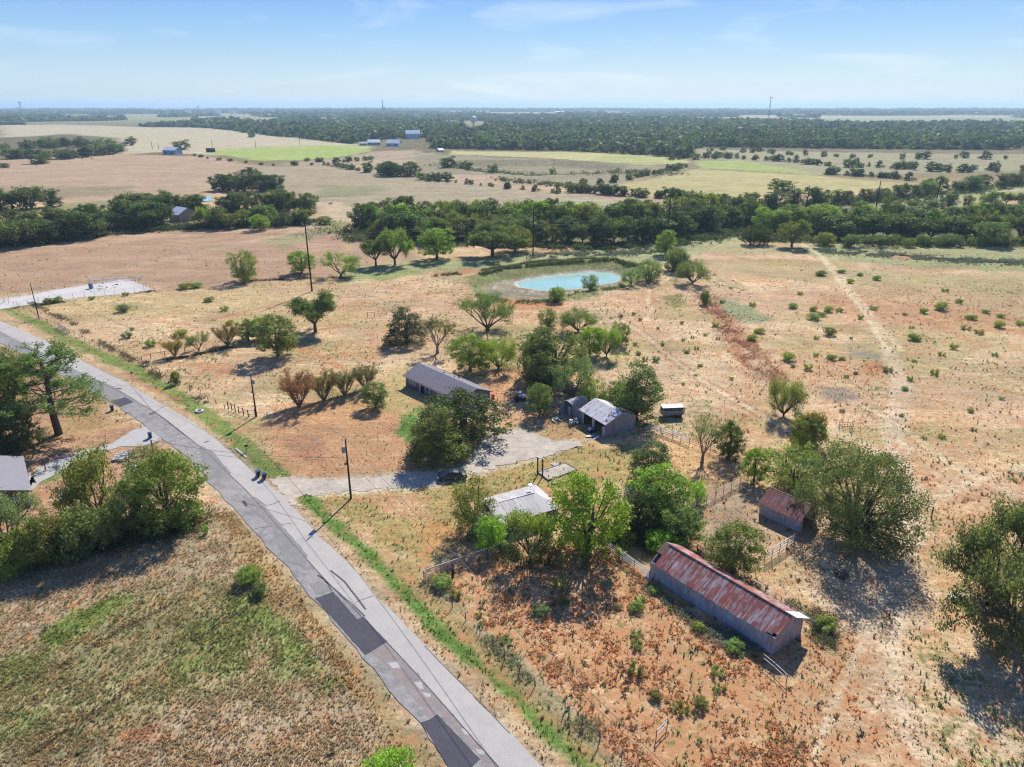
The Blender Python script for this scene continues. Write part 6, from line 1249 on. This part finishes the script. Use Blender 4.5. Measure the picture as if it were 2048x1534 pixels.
fence([(8, 604), (60, 622), (78, 640), (110, 650), (150, 672), (200, 700), (275, 722)], 'leaning wire fence beside the green ditch at the upper left', jit=.1, seed=1, step=3.6)
fence([(278, 728), (320, 748), (360, 770), (400, 790), (450, 818)], 'old wire fence with tilted posts between the ditch and the small gate', jit=.25, seed=2, pr=.06)
fence([(284, 722), (302, 717), (330, 712), (370, 704)], 'short cross fence with a braced corner behind the ditch', rails=(1.15,), pr=.08, seed=3, step=4, pm=m_pole, rm=m_pole)
fence([(370, 704), (456, 692), (540, 676)], 'wire fence running under the row of small trees', seed=4, step=4)
fence([(457, 818), (471, 824), (478, 827), (497, 834), (511, 833)], 'brown pipe gate and brace next to the second transformer pole', name='pipe_gate', rails=(.5, 1.3), wires=(.3, .7, .9, 1.1), pm=m_pole, rm=m_pipe, pr=.09, ph=1.6, step=1.5, seed=5)
fence([(310, 583), (400, 574), (480, 568), (600, 556), (720, 552), (760, 556)], 'wire fence along the weedy line above the dry field', seed=6, step=5)
fence([(0, 612), (18, 598), (60, 590), (105, 580), (180, 569), (258, 559)], 'tall chain-link fence behind the white rock pad', name='chain_link_fence', ph=2.1, wires=(.2, .5, .8, 1.1, 1.4, 1.7, 2.0), pm=m_grey, seed=7, step=3.5, wr=.014)
fence([(258, 559), (308, 581), (250, 589), (170, 595), (100, 604), (35, 615)], 'tall chain-link fence in front of the white rock pad', name='chain_link_fence', ph=2.1, wires=(.2, .5, .8, 1.1, 1.4, 1.7, 2.0), pm=m_grey, seed=8, step=3.2, wr=.014)
fence([(852, 1162), (848, 1158), (979, 1112), (1010, 1100)], 'white cattle panel fence at the corner of the weedy paddock', name='panel_fence', ph=1.35, rails=(1.3,), wires=(.15, .3, .45, .6, .75, .9, 1.05, 1.2), rm=m_wpipe, pm=m_wpipe, rr_=.07, wr=.024, pr=.05, step=2.2, seed=9)
fence([(848, 1158), (858, 1170), (905, 1215), (960, 1268), (1010, 1318), (1070, 1372), (1130, 1422), (1200, 1480), (1290, 1560)], 'steel post and wire fence between the mown verge and the weedy paddock', seed=10, step=3.0, jit=.05, pr=.05)
fence([(1211, 1098), (1298, 1160)], 'white pipe gate joined to the upper end of the long rusty barn', name='pipe_gate', ph=1.5, rails=(.35, .65, .95, 1.25, 1.45), wires=(), rm=m_wpipe, pm=m_post, rr_=.05, step=2.4, seed=11)
fence([(1300, 858), (1320, 868), (1345, 876), (1378, 890)], 'pale pipe fence right of the garage', name='pipe_fence', ph=1.5, rails=(.4, .75, 1.1, 1.4), wires=(), rm=m_wpipe, pm=m_post, rr_=.06, step=2.2, seed=12)
fence([(1378, 890), (1420, 905), (1470, 925), (1496, 940)], 'pipe fence passing behind the half bare tree', name='pipe_fence', ph=1.5, rails=(.4, .75, 1.1, 1.4), wires=(), rm=m_pipe, pm=m_post, rr_=.035, step=2.8, seed=13)
fence([(1496, 963), (1462, 982), (1430, 998), (1395, 1014), (1358, 1030)], 'brown pipe corral fence left of the small rusty barn', name='pipe_fence', ph=1.6, rails=(.3, .6, .9, 1.2, 1.5), wires=(), rm=plain('weathered_pipe', (190, 156, 136), .6, .1, k=.7), pm=m_post, rr_=.045, step=2.2, seed=14)
fence([(1528, 1126), (1558, 1108), (1588, 1088)], 'pale-railed corral panel against the small rusty barn', name='pipe_fence', ph=1.7, rails=(.45, .9, 1.3, 1.65), wires=(), rm=m_wpipe, pm=m_post, rr_=.055, step=2.0, seed=15)
fence([(1370, 1090), (1394, 1106), (1450, 1140), (1500, 1170), (1560, 1212), (1625, 1262)], 'dark pipe fence running behind the long rusty barn', name='pipe_fence', ph=1.45, rails=(1.35, .7), wires=(.3, .5, .9, 1.1), rm=m_black, pm=m_black, rr_=.035, step=2.3, seed=16)
fence([(1525, 1326), (1548, 1345), (1572, 1368)], 'small wooden rail fence at the lower end of the long rusty barn', name='rail_fence', ph=1.3, rails=(.7, 1.2), wires=(), rm=m_wpipe, pm=m_wood, rr_=.045, step=1.8, seed=17)
fence([(1832, 1027), (1862, 1036)], 'dark braced gateway posts in the dry pasture near the right edge', name='gate_posts', ph=1.9, rails=(1.75,), wires=(), rm=m_post, pm=m_pole, pr=.09, rr_=.06, step=3, seed=18)
fence([(735, 634), (749, 635)], 'small braced post pair alone in the dry pasture', name='gate_posts', ph=1.5, rails=(1.3,), wires=(), rm=m_post, pm=m_pole, pr=.08, rr_=.05, step=3, seed=19)
fence([(995, 808), (1010, 803), (1021, 797), (1035, 790)], 'short post fence between the grey-roofed house and the buggy', ph=1.7, step=1.8, seed=20, pm=m_pole)
fence([(1312, 1478), (1334, 1455)], 'short pale rail panel at the bottom of the weedy paddock', name='rail_fence', ph=1.2, rails=(.5, 1.0), wires=(), rm=m_wpipe, pm=m_wood, rr_=.05, step=2, seed=21)
fence([(116, 655), (138, 668)], 'grey stacked gate panels on the roadside fence', name='pipe_gate', ph=1.5, rails=(.2, .5, .8, 1.1, 1.4), wires=(), rm=m_grey, pm=m_grey, rr_=.05, step=1.6, seed=22)
# ------------------------------------------------------------------ car
def car(c, deg, label, paint):
    t_ = frame('sedan', c, deg, label, 'car'); mb = MB()
    prof = [(-2.35, .35), (-2.38, .75), (-2.25, .92), (-1.6, 1.0), (-1.05, 1.36), (-.2, 1.46), (.45, 1.42), (1.15, 1.0), (1.9, .88), (2.28, .72), (2.35, .4), (1.9, .3), (-1.9, .28)]
    rows = [(-.9, .86, .0), (-.84, 1, .0), (-.6, 1, .03), (0, 1, .05), (.6, 1, .03), (.84, 1, .0), (.9, .86, 0)]; V = []; n = len(prof)
    for y, s_, dz in rows:
        for (x, z) in prof:
            inset = .22*max(0, min(1, (z-.95)/.45)); yy = y*(1-inset); V.append((x*(.985 if abs(y) > .85 else 1), yy, .3+(z-.3)*s_+(dz if z > .6 else 0)))
    Fc = [(i*n+k, i*n+(k+1) % n, (i+1)*n+(k+1) % n, (i+1)*n+k) for i in range(len(rows)-1) for k in range(n)]; Fc += [tuple(range(n)), tuple((len(rows)-1)*n+k for k in range(n))[::-1]]
    mb.add(V, Fc); bo = mb.build('body', paint, t_, smooth=False); md = bo.modifiers.new('b', 'BEVEL'); md.width = .05; md.segments = 2
    g = MB(); g.slab([(.5, -.62, 1.42), (1.12, -.7, 1.07), (1.12, .7, 1.07), (.5, .62, 1.42)], -.02); g.build('windscreen', m_glass, t_)
    g = MB(); g.slab([(-1.1, .62, 1.39), (-1.62, .7, 1.07), (-1.62, -.7, 1.07), (-1.1, -.62, 1.39)], -.02); g.build('rear_window', m_glass, t_)
    for s_ in (-1, 1):
        g = MB(); g.slab([(-1.0, s_*.765, 1.32), (-1.35, s_*.86, 1.03), (.95, s_*.86, 1.03), (.4, s_*.765, 1.34)], .015*s_*-1); g.build('side_window', m_glass, t_)
        for x in (-1.45, 1.45):
            w_ = MB().tube([(x, s_*.70, .33), (x, s_*.93, .33)], .33, 18).build('wheel', m_black, t_); MB().tube([(x, s_*.925, .33), (x, s_*.945, .33)], .19, 10).build('rim', m_grey, w_)
        MB().box((2.28, s_*.62, .66), (.12, .38, .14)).build('headlight', m_white, t_); MB().box((-2.35, s_*.62, .8), (.06, .36, .14)).build('tail_light', plain('red_lens', (150, 20, 20), .3) if s_ < 0 else MAT['red_lens'], t_)
        MB().box((.8, s_*.98, 1.02), (.14, .16, .12)).build('wing_mirror', paint, t_)
    return t_
m_car = plain('dark_blue_paint', (34, 44, 66), .22, .03, k=.8, spec=.7)
car(G(904, 957), 190, 'dark blue sedan parked on the gravel driveway under the trees', m_car)
# wheelie bins
def bin_(c, deg, label, group=None):
    t_ = frame('wheelie_bin', c, deg, label, 'wheelie bin', group=group); mb = MB()
    V = [(sx_*.24, sy*.27, .12) for sx_, sy in ((-1, -1), (1, -1), (1, 1), (-1, 1))]+[(sx_*.31, sy*.36, 1.02) for sx_, sy in ((-1, -1), (1, -1), (1, 1), (-1, 1))]
    mb.add(V, [(0, 3, 2, 1), (4, 5, 6, 7), (0, 1, 5, 4), (1, 2, 6, 5), (2, 3, 7, 6), (3, 0, 4, 7)]); mb.build('body', m_bin, t_)
    MB().box((0, -.03, 1.06), (.68, .8, .07)).build('lid', m_bin2, t_); MB().tube([(-.28, .4, .98), (.28, .4, .98)], .03, 6).build('handle', m_bin2, t_)
    for s_ in (-1, 1): MB().tube([(s_*.27, .27, .13), (s_*.34, .27, .13)], .13, 12).build('wheel', m_black, t_)
m_bin = plain('navy_plastic', (44, 62, 96), .5, .05, k=.8); m_bin2 = plain('navy_lid', (58, 76, 108), .45, .05, k=.8)
bin_(G(517, 953), 40, 'dark blue wheelie bin at the driveway mouth, left one of the pair'); bin_(G(529, 958), 35, 'dark blue wheelie bin at the driveway mouth, right one of the pair')
bin_(G(301, 876), 30, 'dark blue wheelie bin on the pale driveway left of the road'); bin_(G(225, 821), 30, 'dark wheelie bin on the verge beside the far patch of new asphalt')
def mailbox(c, deg, label, h=1.1):
    t_ = frame('mailbox', c, deg, label, 'mailbox'); MB().cyl((0, 0, 0), .05, h, 6).build('post', m_post, t_); mb = MB()
    P = [(-.13, 0), (.13, 0), (.13, .16), (.09, .25), (0, .29), (-.09, .25), (-.13, .16)]; V = [(-.28, p[0], h+p[1]) for p in P]+[(.28, p[0], h+p[1]) for p in P]; n = len(P)
    mb.add(V, [tuple(range(n)), tuple(range(n, 2*n))[::-1]]+[(i, n+i, n+(i+1) % n, (i+1) % n) for i in range(n)]); mb.build('box', m_black, t_); MB().box((.1, .15, h+.2), (.04, .02, .16)).build('flag', MAT['red_plastic'], t_)
mailbox(G(265, 756), 30, 'brown mailbox on a post at the far roadside'); mailbox(G(494, 904), 30, 'black mailbox beside the grassy ditch near the bins')
V = []; mb = MB(); mb.tube([(.62*math.cos(a), .62*math.sin(a), .16) for a in np.linspace(0, 6.2832, 21)], .17, 8, cap=False); tag(mb.build('tyre_planter', m_white, loc=(*G(399, 823), 0)), 'white painted tyre ring lying in the green ditch', 'tyre')
mb = MB(); mb.slab([(0, 0, .09), (4.6, .3, .09), (4.6, .65, .09), (0, .35, .09)], .08); tag(mb.build('concrete_headwall', m_pale, loc=(*G(470, 898), 0)), 'low concrete strip beside the black mailbox', 'headwall'); bpy.data.objects['concrete_headwall'].rotation_euler = (0, 0, R(-52))
# slab and frame
t_ = frame('concrete_foundation', (0, 0), 0, 'bare rectangular concrete foundation with a raised rim on the lawn', 'foundation')
SP_ = [G(*q) for q in ((1076, 945), (1130, 926.5), (1154, 940), (1097, 961))]; MB().prism(SP_, .0, .1).build('slab', m_gravel, t_)
mb = MB()
for a, c in zip(SP_, SP_[1:]+SP_[:1]):
    a, c = Vector((*a, .16)), Vector((*c, .16)); d = c-a; mb.box(((a+c)/2-Vector((0, 0, .07))), (d.length, .14, .18), math.atan2(d.y, d.x))
mb.build('rim', m_asph, t_)
sheet('concrete_step', [(1101, 928), (1112, 925), (1119, 929), (1108, 933)], .1, m_pale, .02); sheet('concrete_step', [(1100, 966), (1122, 957), (1128, 962), (1108, 968)], .06, m_gravel, .1)
a, c = G(1075, 950), G(1085, 953); d = math.hypot(c[0]-a[0], c[1]-a[1]); t_ = frame('swing_frame', a, math.degrees(math.atan2(c[1]-a[1], c[0]-a[0])), 'two dark posts joined by a pale crossbeam beside the foundation', 'post frame')
for x_ in (0, d): MB().box((x_, 0, 1.6), (.16, .16, 3.2)).build('post', m_pole, t_)
MB().box((d/2, 0, 3.26), (d+.4, .2, .12)).build('crossbeam', m_wpipe, t_)
# horse trailer
t_ = frame('horse_trailer', G(1343, 832), 6, 'white livestock trailer with slatted sides parked beyond the pipe fence', 'trailer')
mb = MB(); mb.box((0, 0, 1.0), (4.2, 1.8, .9)); mb.build('lower_body', plain('cream_paint', (172, 166, 162), .5, .12, k=.62), t_); mb = MB()
for x_ in np.linspace(-2.05, 2.05, 8): mb.box((x_, -.87, 1.75), (.08, .05, .6)); mb.box((x_, .87, 1.75), (.08, .05, .6))
for s_ in (-1, 1): mb.box((0, s_*.9, 1.72), (4.2, .04, .07))
mb.build('slats', MAT['cream_paint'], t_); MB().box((0, 0, 2.1), (4.3, 1.9, .1)).build('roof', plain('trailer_roof', (214, 196, 186), .5, .1, k=.6), t_); MB().box((0, 0, 1.72), (4.0, 1.5, .5)).build('interior', m_dk, t_)  # interior is a solid box, shade inside the slats painted as dark colour
for x_ in (.55, 1.35):
    for s_ in (-1, 1): MB().tube([(x_, s_*.86, .36), (x_, s_*1.08, .36)], .36, 16).build('wheel', m_black, t_)
mb = MB(); mb.box((.95, -1.0, .8), (1.9, .26, .06)); mb.box((.95, 1.0, .8), (1.9, .26, .06)); mb.build('fender', MAT['cream_paint'], t_); mb = MB().tube([(-2.1, .6, .5), (-3.4, 0, .5)], .05, 5).tube([(-2.1, -.6, .5), (-3.4, 0, .5)], .05, 5); mb.build('drawbar', m_black, t_)
# hay ring
t_ = frame('hay_ring', G(1691, 856), 15, 'rusty round hay feeder ring alone on the dry pasture', 'hay feeder'); mb = MB(); rr = 1.35
for z in (.25, .75): mb.tube([(rr*math.cos(a), rr*.75*math.sin(a), z) for a in np.linspace(0, 6.2832, 25)], .035, 5, cap=False)
mb.build('hoop', m_pipe, t_); mb = MB()
for a in np.linspace(0, 6.28, 9)[:-1]: MB().tube([(rr*math.cos(a), rr*.75*math.sin(a), 0), (rr*math.cos(a)*1.04, rr*.78*math.sin(a), 1.35)], .035, 5).build('upright', m_pipe, t_)
# buggy
t_ = frame('farm_buggy', G(1040, 801), 200, 'black and white utility buggy left of the round yard tree', 'buggy')
mb = MB(); mb.box((0, 0, .6), (2.4, 1.2, .35)); mb.box((.9, 0, .85), (.7, 1.1, .25)); mb.build('body', m_black, t_); MB().box((-.7, 0, .95), (1.0, 1.2, .35)).build('cargo_bed', m_white, t_); MB().box((.15, 0, .95), (.45, 1.05, .5)).build('seat', m_grey, t_)
mb = MB()
for x_ in (-.15, .75):
    for y_ in (-.55, .55): mb.tube([(x_, y_, .8), (x_*.8, y_*.9, 1.85)], .03, 5)
mb.build('roll_cage', m_black, t_); MB().box((.25, 0, 1.88), (1.1, 1.1, .06)).build('roof', m_wpipe, t_)
for x_ in (-.8, .85):
    for s_ in (-1, 1): MB().tube([(x_, s_*.5, .32), (x_, s_*.75, .32)], .32, 14).build('wheel', m_black, t_)
tag(MB().slab([(0, 0, .18), (1.1, .0, .14), (2.9, 1.5, .16), (1.8, 1.6, .2)], .08).build('scrap_sheet', m_white, loc=(*G(1047, 808), 0)), 'pale flat panel lying beside the buggy', 'panel')
tag(MB().slab([(0, 0, .14), (1.5, .1, .2), (1.6, .7, .25), (.1, .6, .18)], .05).build('old_board', m_wpipe, loc=(*G(1172, 875), 0)), 'pale board lying in front of the garage', 'board')
tag(MB().slab([(0, 0, .1), (.9, .3, .3), (1.1, 1.1, .35), (.2, .8, .15)], .05).build('bent_sheet', m_white, loc=(*G(1187, 880), 0)), 'bent white sheet on the ground by the garage corner', 'sheet metal')
t_ = frame('water_tank', G(1142, 848), 0, 'white drum in the scrap heap left of the garage', 'drum'); MB().cyl((0, 0, 0), .35, .9, 16).build('drum_body', m_white, t_); MB().cyl((0, 0, .9), .12, .06, 10).build('cap', m_black, t_)
def scrap(name, c, n, r, h, label, mats, seed):
    rr = random.Random(seed); mb = MB()
    for i in range(n):
        a = rr.uniform(0, 6.28); d = rr.uniform(0, r); p = (d*math.cos(a), d*math.sin(a), rr.uniform(.1, h)); M_ = Matrix.Translation(p) @ Matrix.Rotation(rr.uniform(0, 3), 4, 'Z') @ Matrix.Rotation(rr.uniform(-.6, .6), 4, 'X')
        if rr.random() < .5: mb.box((0, 0, 0), (rr.uniform(.15, .7), rr.uniform(.1, .5), rr.uniform(.05, .3)), 0, rr.randrange(len(mats)), M_)
        else: q = [M_ @ Vector((-rr.uniform(.2, .7), 0, 0)), M_ @ Vector((rr.uniform(.2, .7), 0, rr.uniform(-.2, .2)))]; mb.tube(q, rr.uniform(.03, .12), 6, rr.randrange(len(mats)))
    return tag(mb.build(name, mats, loc=(*c, 0)), label, kind='stuff')
scrap('scrap_heap', G(1147, 848), 40, .9, .9, None, [m_wpipe, m_black, m_grey], 1); scrap('scrap_heap', G(1113, 842), 12, .9, .3, None, [m_wpipe, m_wood, m_white], 2)
scrap('junk_pile', G(1125, 778), 70, 4.5, .7, None, [m_white, m_black, m_grey, m_wood, MAT['blue_paint']], 3); scrap('rubble_pile', G(250, 915), 150, 1.9, .5, None, [m_white, m_wpipe, m_pale], 4); scrap('rubble_pile', G(266, 940), 70, 1.2, .4, None, [m_white, m_pale], 5)
scrap('pad_equipment', G(205, 576), 26, 5.5, .8, None, [m_white, m_black, m_grey], 6); scrap('brush_pile', G(1680, 1150), 60, .8, .4, None, [MAT['rusty_pipe'], m_brick2], 7); scrap('branch_pile', G(1915, 1200), 14, .9, .5, None, [m_black, m_grey, MAT['white_paint']], 8)
# pad equipment and little things
t_ = frame('valve_cabinet', G(183, 577), 0, 'blue and white control cabinet on the white rock pad', 'cabinet'); MB().box((0, 0, .9), (1.2, .7, 1.8)).build('cabinet_body', m_grey, t_); MB().box((0, -.37, 1.1), (.8, .04, .9)).build('door', MAT['blue_paint'], t_); MB().cyl((.1, .5, 0), .06, 4.4, 8).build('mast', m_white, t_)
mb = MB().tube([(0, 0, .9), (14, 6, .9)], .18, 8); [mb.tube([(14*t, 6*t, 0), (14*t, 6*t, .9)], .1, 6) for t in (.05, .35, .65, .95)]; tag(mb.build('steel_pipe_run', m_white, loc=(*G(187, 566), 0)), 'raised white pipe across the back of the rock pad', 'pipe')
t_ = frame('lamp_post', G(92, 941), 0, 'black lantern post standing in the green lawn circle', 'lamp post'); MB().cyl((0, 0, 0), .07, 1.6, 8).build('post', m_black, t_); MB().box((0, 0, 1.75), (.26, .26, .34)).build('lantern', m_glass, t_); MB().cyl((0, 0, 1.92), .2, .16, 8, r2=.02).build('cap', m_black, t_)
t_ = frame('bird_bath', G(126, 1007), 0, 'white birdbath on the lawn right of the brick house', 'birdbath'); MB().tube([(0, 0, 0), (0, 0, .15), (0, 0, .7)], [.28, .1, .1], 12).build('pedestal', m_white, t_); MB().tube([(0, 0, .7), (0, 0, .82)], [.15, .48], 18).build('basin', m_white, t_)
tag(MB().box((0, 0, .45), (1.3, .9, .9)).box((0, 0, .93), (1.4, 1.0, .05)).build('white_box', m_white, loc=(*G(129, 1000), 0)), 'low white crate behind the birdbath', 'crate')
t_ = frame('dead_stump', G(905, 1157), 0, 'leaning dark dead stump inside the paddock corner', 'stump'); MB().tube([(0, 0, 0), (.1, .05, 1.2), (.05, .1, 2.1)], [.2, .16, .1], 7).build('trunk', m_pole, t_)
mb = MB()
for i in range(5): mb.tube([(0, 0, .2), (trng.uniform(-1, 1), trng.uniform(-.5, .5), trng.uniform(.3, 1.2))], [.06, .02], 4)
tag(mb.build('fallen_branch', m_palebark, loc=(*G(375, 815), 0)), 'pale dead branch in the grass left of the gate', 'branch')
# ------------------------------------------------------------------ far buildings and landmarks
def farb(px, py, wpx, hpx, dep, rgb, roof, label, cat, name, deg=0, rh=.45, wins=0):
    x, y = G(px, py); mp_ = MPP(px, py); w_ = wpx*mp_; h = hpx*mp_; d = dep; t_ = frame(name, (x, y), deg, label, cat, z=hz(x, y)); he = h*(1-rh)
    mw = plain('wall_%d' % len(MAT), rgb, .8, .06, k=.7); mr = plain('roof_%d' % len(MAT), roof, .5, .06, k=.7)
    walls(w_, d, he, h, .3).build('wall', mw, t_)
    for s_ in (-1, 1): gable_end(s_*(w_/2-.16), d, he, h, .3).build('end_wall', mw, t_)
    gable_roof(w_, d, he, h, .5, .4, .2).build('roof', mr, t_)
    for i in range(wins): MB().box((-w_/2+w_*(i+.5)/wins, -d/2-.05, he*.5), (w_/wins*.3, .1, he*.4)).build('window', m_glass, t_)
farb(368, 440, 38, 24, 10, (190, 160, 140), (226, 228, 232), 'farmhouse with a bright tin roof deep in the left grove', 'house', 'farmhouse', -38, .45, 3)
farb(346, 309, 28, 13, 14, (150, 176, 204), (206, 220, 234), 'blue and white metal farm shed on the far dry field', 'shed', 'metal_shed', -12, .4, 2)
farb(422, 305, 17, 7, 3, (40, 42, 46), (52, 54, 58), 'black box trailer left of the bright green field', 'trailer', 'box_trailer', -6, .05, 0)
farb(748, 291, 24, 10, 14, (196, 196, 196), (220, 224, 228), 'pale farm house left of the white barn, mid horizon', 'house', 'farmhouse', 15, .5, 3)
farb(728, 292, 16, 6, 8, (186, 180, 176), (206, 206, 208), 'low pale outbuilding left of the far farm house', 'shed', 'metal_shed', 0, .4, 0)
farb(788, 294, 26, 12, 14, (206, 220, 232), (238, 240, 242), 'white metal barn in front of the far woods', 'barn', 'metal_barn', -8, .5, 2)
farb(826, 277, 28, 16, 18, (232, 236, 240), (214, 222, 232), 'white church-like house rising from the woods', 'house', 'white_house', 10, .4, 4)
for i, (px, py, w_, h_) in enumerate(((1790, 263, 22, 5), (1850, 269, 14, 4), (1770, 262, 8, 4), (1905, 268, 10, 4), (1235, 291, 16, 4), (1270, 296, 18, 4), (1310, 297, 20, 4), (880, 303, 10, 6))): farb(px, py, w_, h_, 12, (206, 206, 208), (228, 230, 234), 'pale roofed building among far trees, %s of its kind by distance to the right' % ORD[i], 'building', 'far_building', 5*i-10, .5, 0)
def tower(px, py, pt, label, kind, rpx=3):
    x, y = G(px, py); h = HT((px, py), pt); z0 = hz(x, y); h -= z0; mp_ = MPP(px, py); r = rpx*mp_; t_ = frame({'ball': 'water_tower', 'tank': 'water_tower', 'stack': 'chimney_stack', 'lights': 'lattice_tower'}[kind], (x, y), 0, label, {'ball': 'water tower', 'tank': 'water tower', 'stack': 'chimney', 'lights': 'tower'}[kind], z=z0)
    if kind == 'ball':
        V = []; n = 16; mb = MB(); zc = h-r; prof = [(0.01, h)]+[(r*math.sin(a), zc+r*math.cos(a)) for a in np.linspace(.25, 2.9, 9)]; mb.tube([(0, 0, p[1]) for p in prof], [p[0] for p in prof], 18); mb.build('tank', m_white, t_, smooth=True); MB().tube([(0, 0, 0), (0, 0, 3), (0, 0, zc-r*.7)], [r*.6, r*.25, r*.25], 10).build('stem', m_white, t_)
    elif kind == 'tank':
        MB().tube([(0, 0, h-r*1.2), (0, 0, h-r), (0, 0, h-r*.3), (0, 0, h)], [r*.4, r, r, r*.2], 14).build('tank', m_grey, t_); [MB().tube([(r*.7*math.cos(a), r*.7*math.sin(a), 0), (r*.6*math.cos(a), r*.6*math.sin(a), h-r)], r*.1, 5).build('leg', m_grey, t_) for a in (0, 1.57, 3.14, 4.71)]
    elif kind == 'stack':
        MB().tube([(0, 0, 0), (0, 0, h)], [r, r*.6], 12).build('flue', m_brick2, t_); MB().box((r*3, 0, h*.25), (r*4, r*4, h*.5)).build('boiler_house', m_grey, t_)
    else:
        mb = MB(); w_ = mp_*.9; [mb.tube([(w_*sx_, w_*sy, 0), (w_*.4*sx_, w_*.4*sy, h)], w_*.22, 4) for sx_ in (-1, 1) for sy in (-1, 1)]; n = 9
        for i in range(n):
            z0_, z1_ = h*i/n, h*(i+1)/n; a0, a1 = w_*(1-.6*i/n), w_*(1-.6*(i+1)/n); s_ = 1 if i % 2 else -1; mb.tube([(-a0*s_, -a0, z0_), (a1*s_, -a1, z1_)], w_*.14, 3); mb.tube([(-a0*s_, a0, z0_), (a1*s_, a1, z1_)], w_*.14, 3)
        mb.build('lattice', m_post, t_); MB().box((0, 0, h), (mp_*7, mp_*1.5, mp_*.8)).build('platform', m_post, t_); [MB().box((sx_*mp_*2.6, 0, h+mp_*.7), (mp_*1.5, mp_*1.2, mp_*.9)).build('lamp_bank', m_grey, t_) for sx_ in (-1, 1)]
tower(947, 258, 232, 'round white water tower standing out of the woods', 'ball', 6.5); tower(45, 232, 203, 'distant water tower on the far left horizon', 'tank', 2.4); tower(398, 228, 212, 'tiny dark water tower on the horizon above the storage tanks', 'tank', 1.6)
tower(766, 229, 200, 'tall thin chimney stack on the horizon left of centre', 'stack', 1.2); tower(1537, 236, 195, 'lattice tower with a wide lamp platform on the right horizon', 'lights')
def tank(i, px, py, w_, h_, label):
    x, y = G(px, py); mp_ = MPP(px, py); t_ = frame('storage_tank', (x, y), 0, label, 'storage tank', z=hz(x, y), group='storage tanks'); MB().cyl((0, 0, 0), w_*mp_/2, h_*mp_, 24).build('shell', m_white, t_); MB().cyl((0, 0, h_*mp_), w_*mp_/2*.98, mp_*.35, 24, r2=.3).build('tank_roof', m_grey, t_)
for i, (px, w_) in enumerate(((376, 12), (436, 13), (465, 9), (478, 9), (508, 10), (524, 9), (545, 9))): tank(i, px, 228.5, w_, 7.5, 'white cylindrical storage tank beyond the woods, %s in the row' % ORD[i])
for i, (px, w_, c_) in enumerate(((345, 30, 1), (300, 22, 1), (590, 30, 0), (640, 16, 0), (1460, 30, 1), (1120, 18, 1))):
    farb(px, 227, w_, 4, 60, (214, 212, 210), (236, 236, 236), 'long pale warehouse near the horizon, %s by size' % ORD[i], 'warehouse', 'warehouse', 0, .3, 0)
# cattle
m_cow = plain('dark_hide', (44, 36, 34), .8, .1, k=.8)
def cow(c, deg, label):
    mb = MB(); mb.tube([(-1.0, 0, 1.05), (-.8, 0, 1.08), (-.2, 0, 1.02), (.45, 0, 1.08), (.8, 0, 1.15), (1.1, 0, 1.15), (1.45, 0, .95), (1.62, 0, .7)], [.12, .36, .4, .38, .27, .19, .16, .09], 10)
    for x_, s_ in ((-.75, 1), (-.75, -1), (.55, 1), (.55, -1)): k_ = -.1 if x_ < 0 else .05; mb.tube([(x_, s_*.2, 1.0), (x_+k_*.8, s_*.22, .55), (x_+k_*-.4, s_*.22, .3), (x_+k_*.2, s_*.22, 0)], [.2, .1, .07, .07], 6)
    mb.tube([(-1.0, 0, 1.2), (-1.15, 0, .9), (-1.12, 0, .5)], [.04, .03, .04], 4); mb.tube([(1.3, .15, 1.12), (1.25, .32, 1.1)], [.05, .03], 4); mb.tube([(1.3, -.15, 1.12), (1.25, -.32, 1.1)], [.05, .03], 4)
    o = mb.build('cow', m_cow, loc=(*c, hz(*c))); o.rotation_euler = (0, 0, R(deg)); tag(o, label, 'cow')
cow(G(661, 410), 20, 'dark cow grazing on the pale slope right of the far groves'); cow(G(165, 319), 160, 'left one of two dark cows on the far pink hill'); cow(G(184, 319), 10, 'right one of two dark cows on the far pink hill')
#==MARK==
# ------------------------------------------------------------------ haze
def haze():
    o = MB().box((0, 14500, 47.5), (66000, 36500, 125)).build('haze', bpy.data.materials.new('haze_air')); m = o.data.materials[0]; m.use_nodes = True
    nt = m.node_tree; nt.nodes.clear(); v = N(nt, 'ShaderNodeVolumePrincipled'); out = N(nt, 'ShaderNodeOutputMaterial')
    v.inputs['Density'].default_value = HAZE; v.inputs['Color'].default_value = (.58, .80, 1, 1); v.inputs['Anisotropy'].default_value = 0.2
    nt.links.new(v.outputs[0], out.inputs['Volume']); tag(o, kind='stuff')
HAZE = .0001
haze()
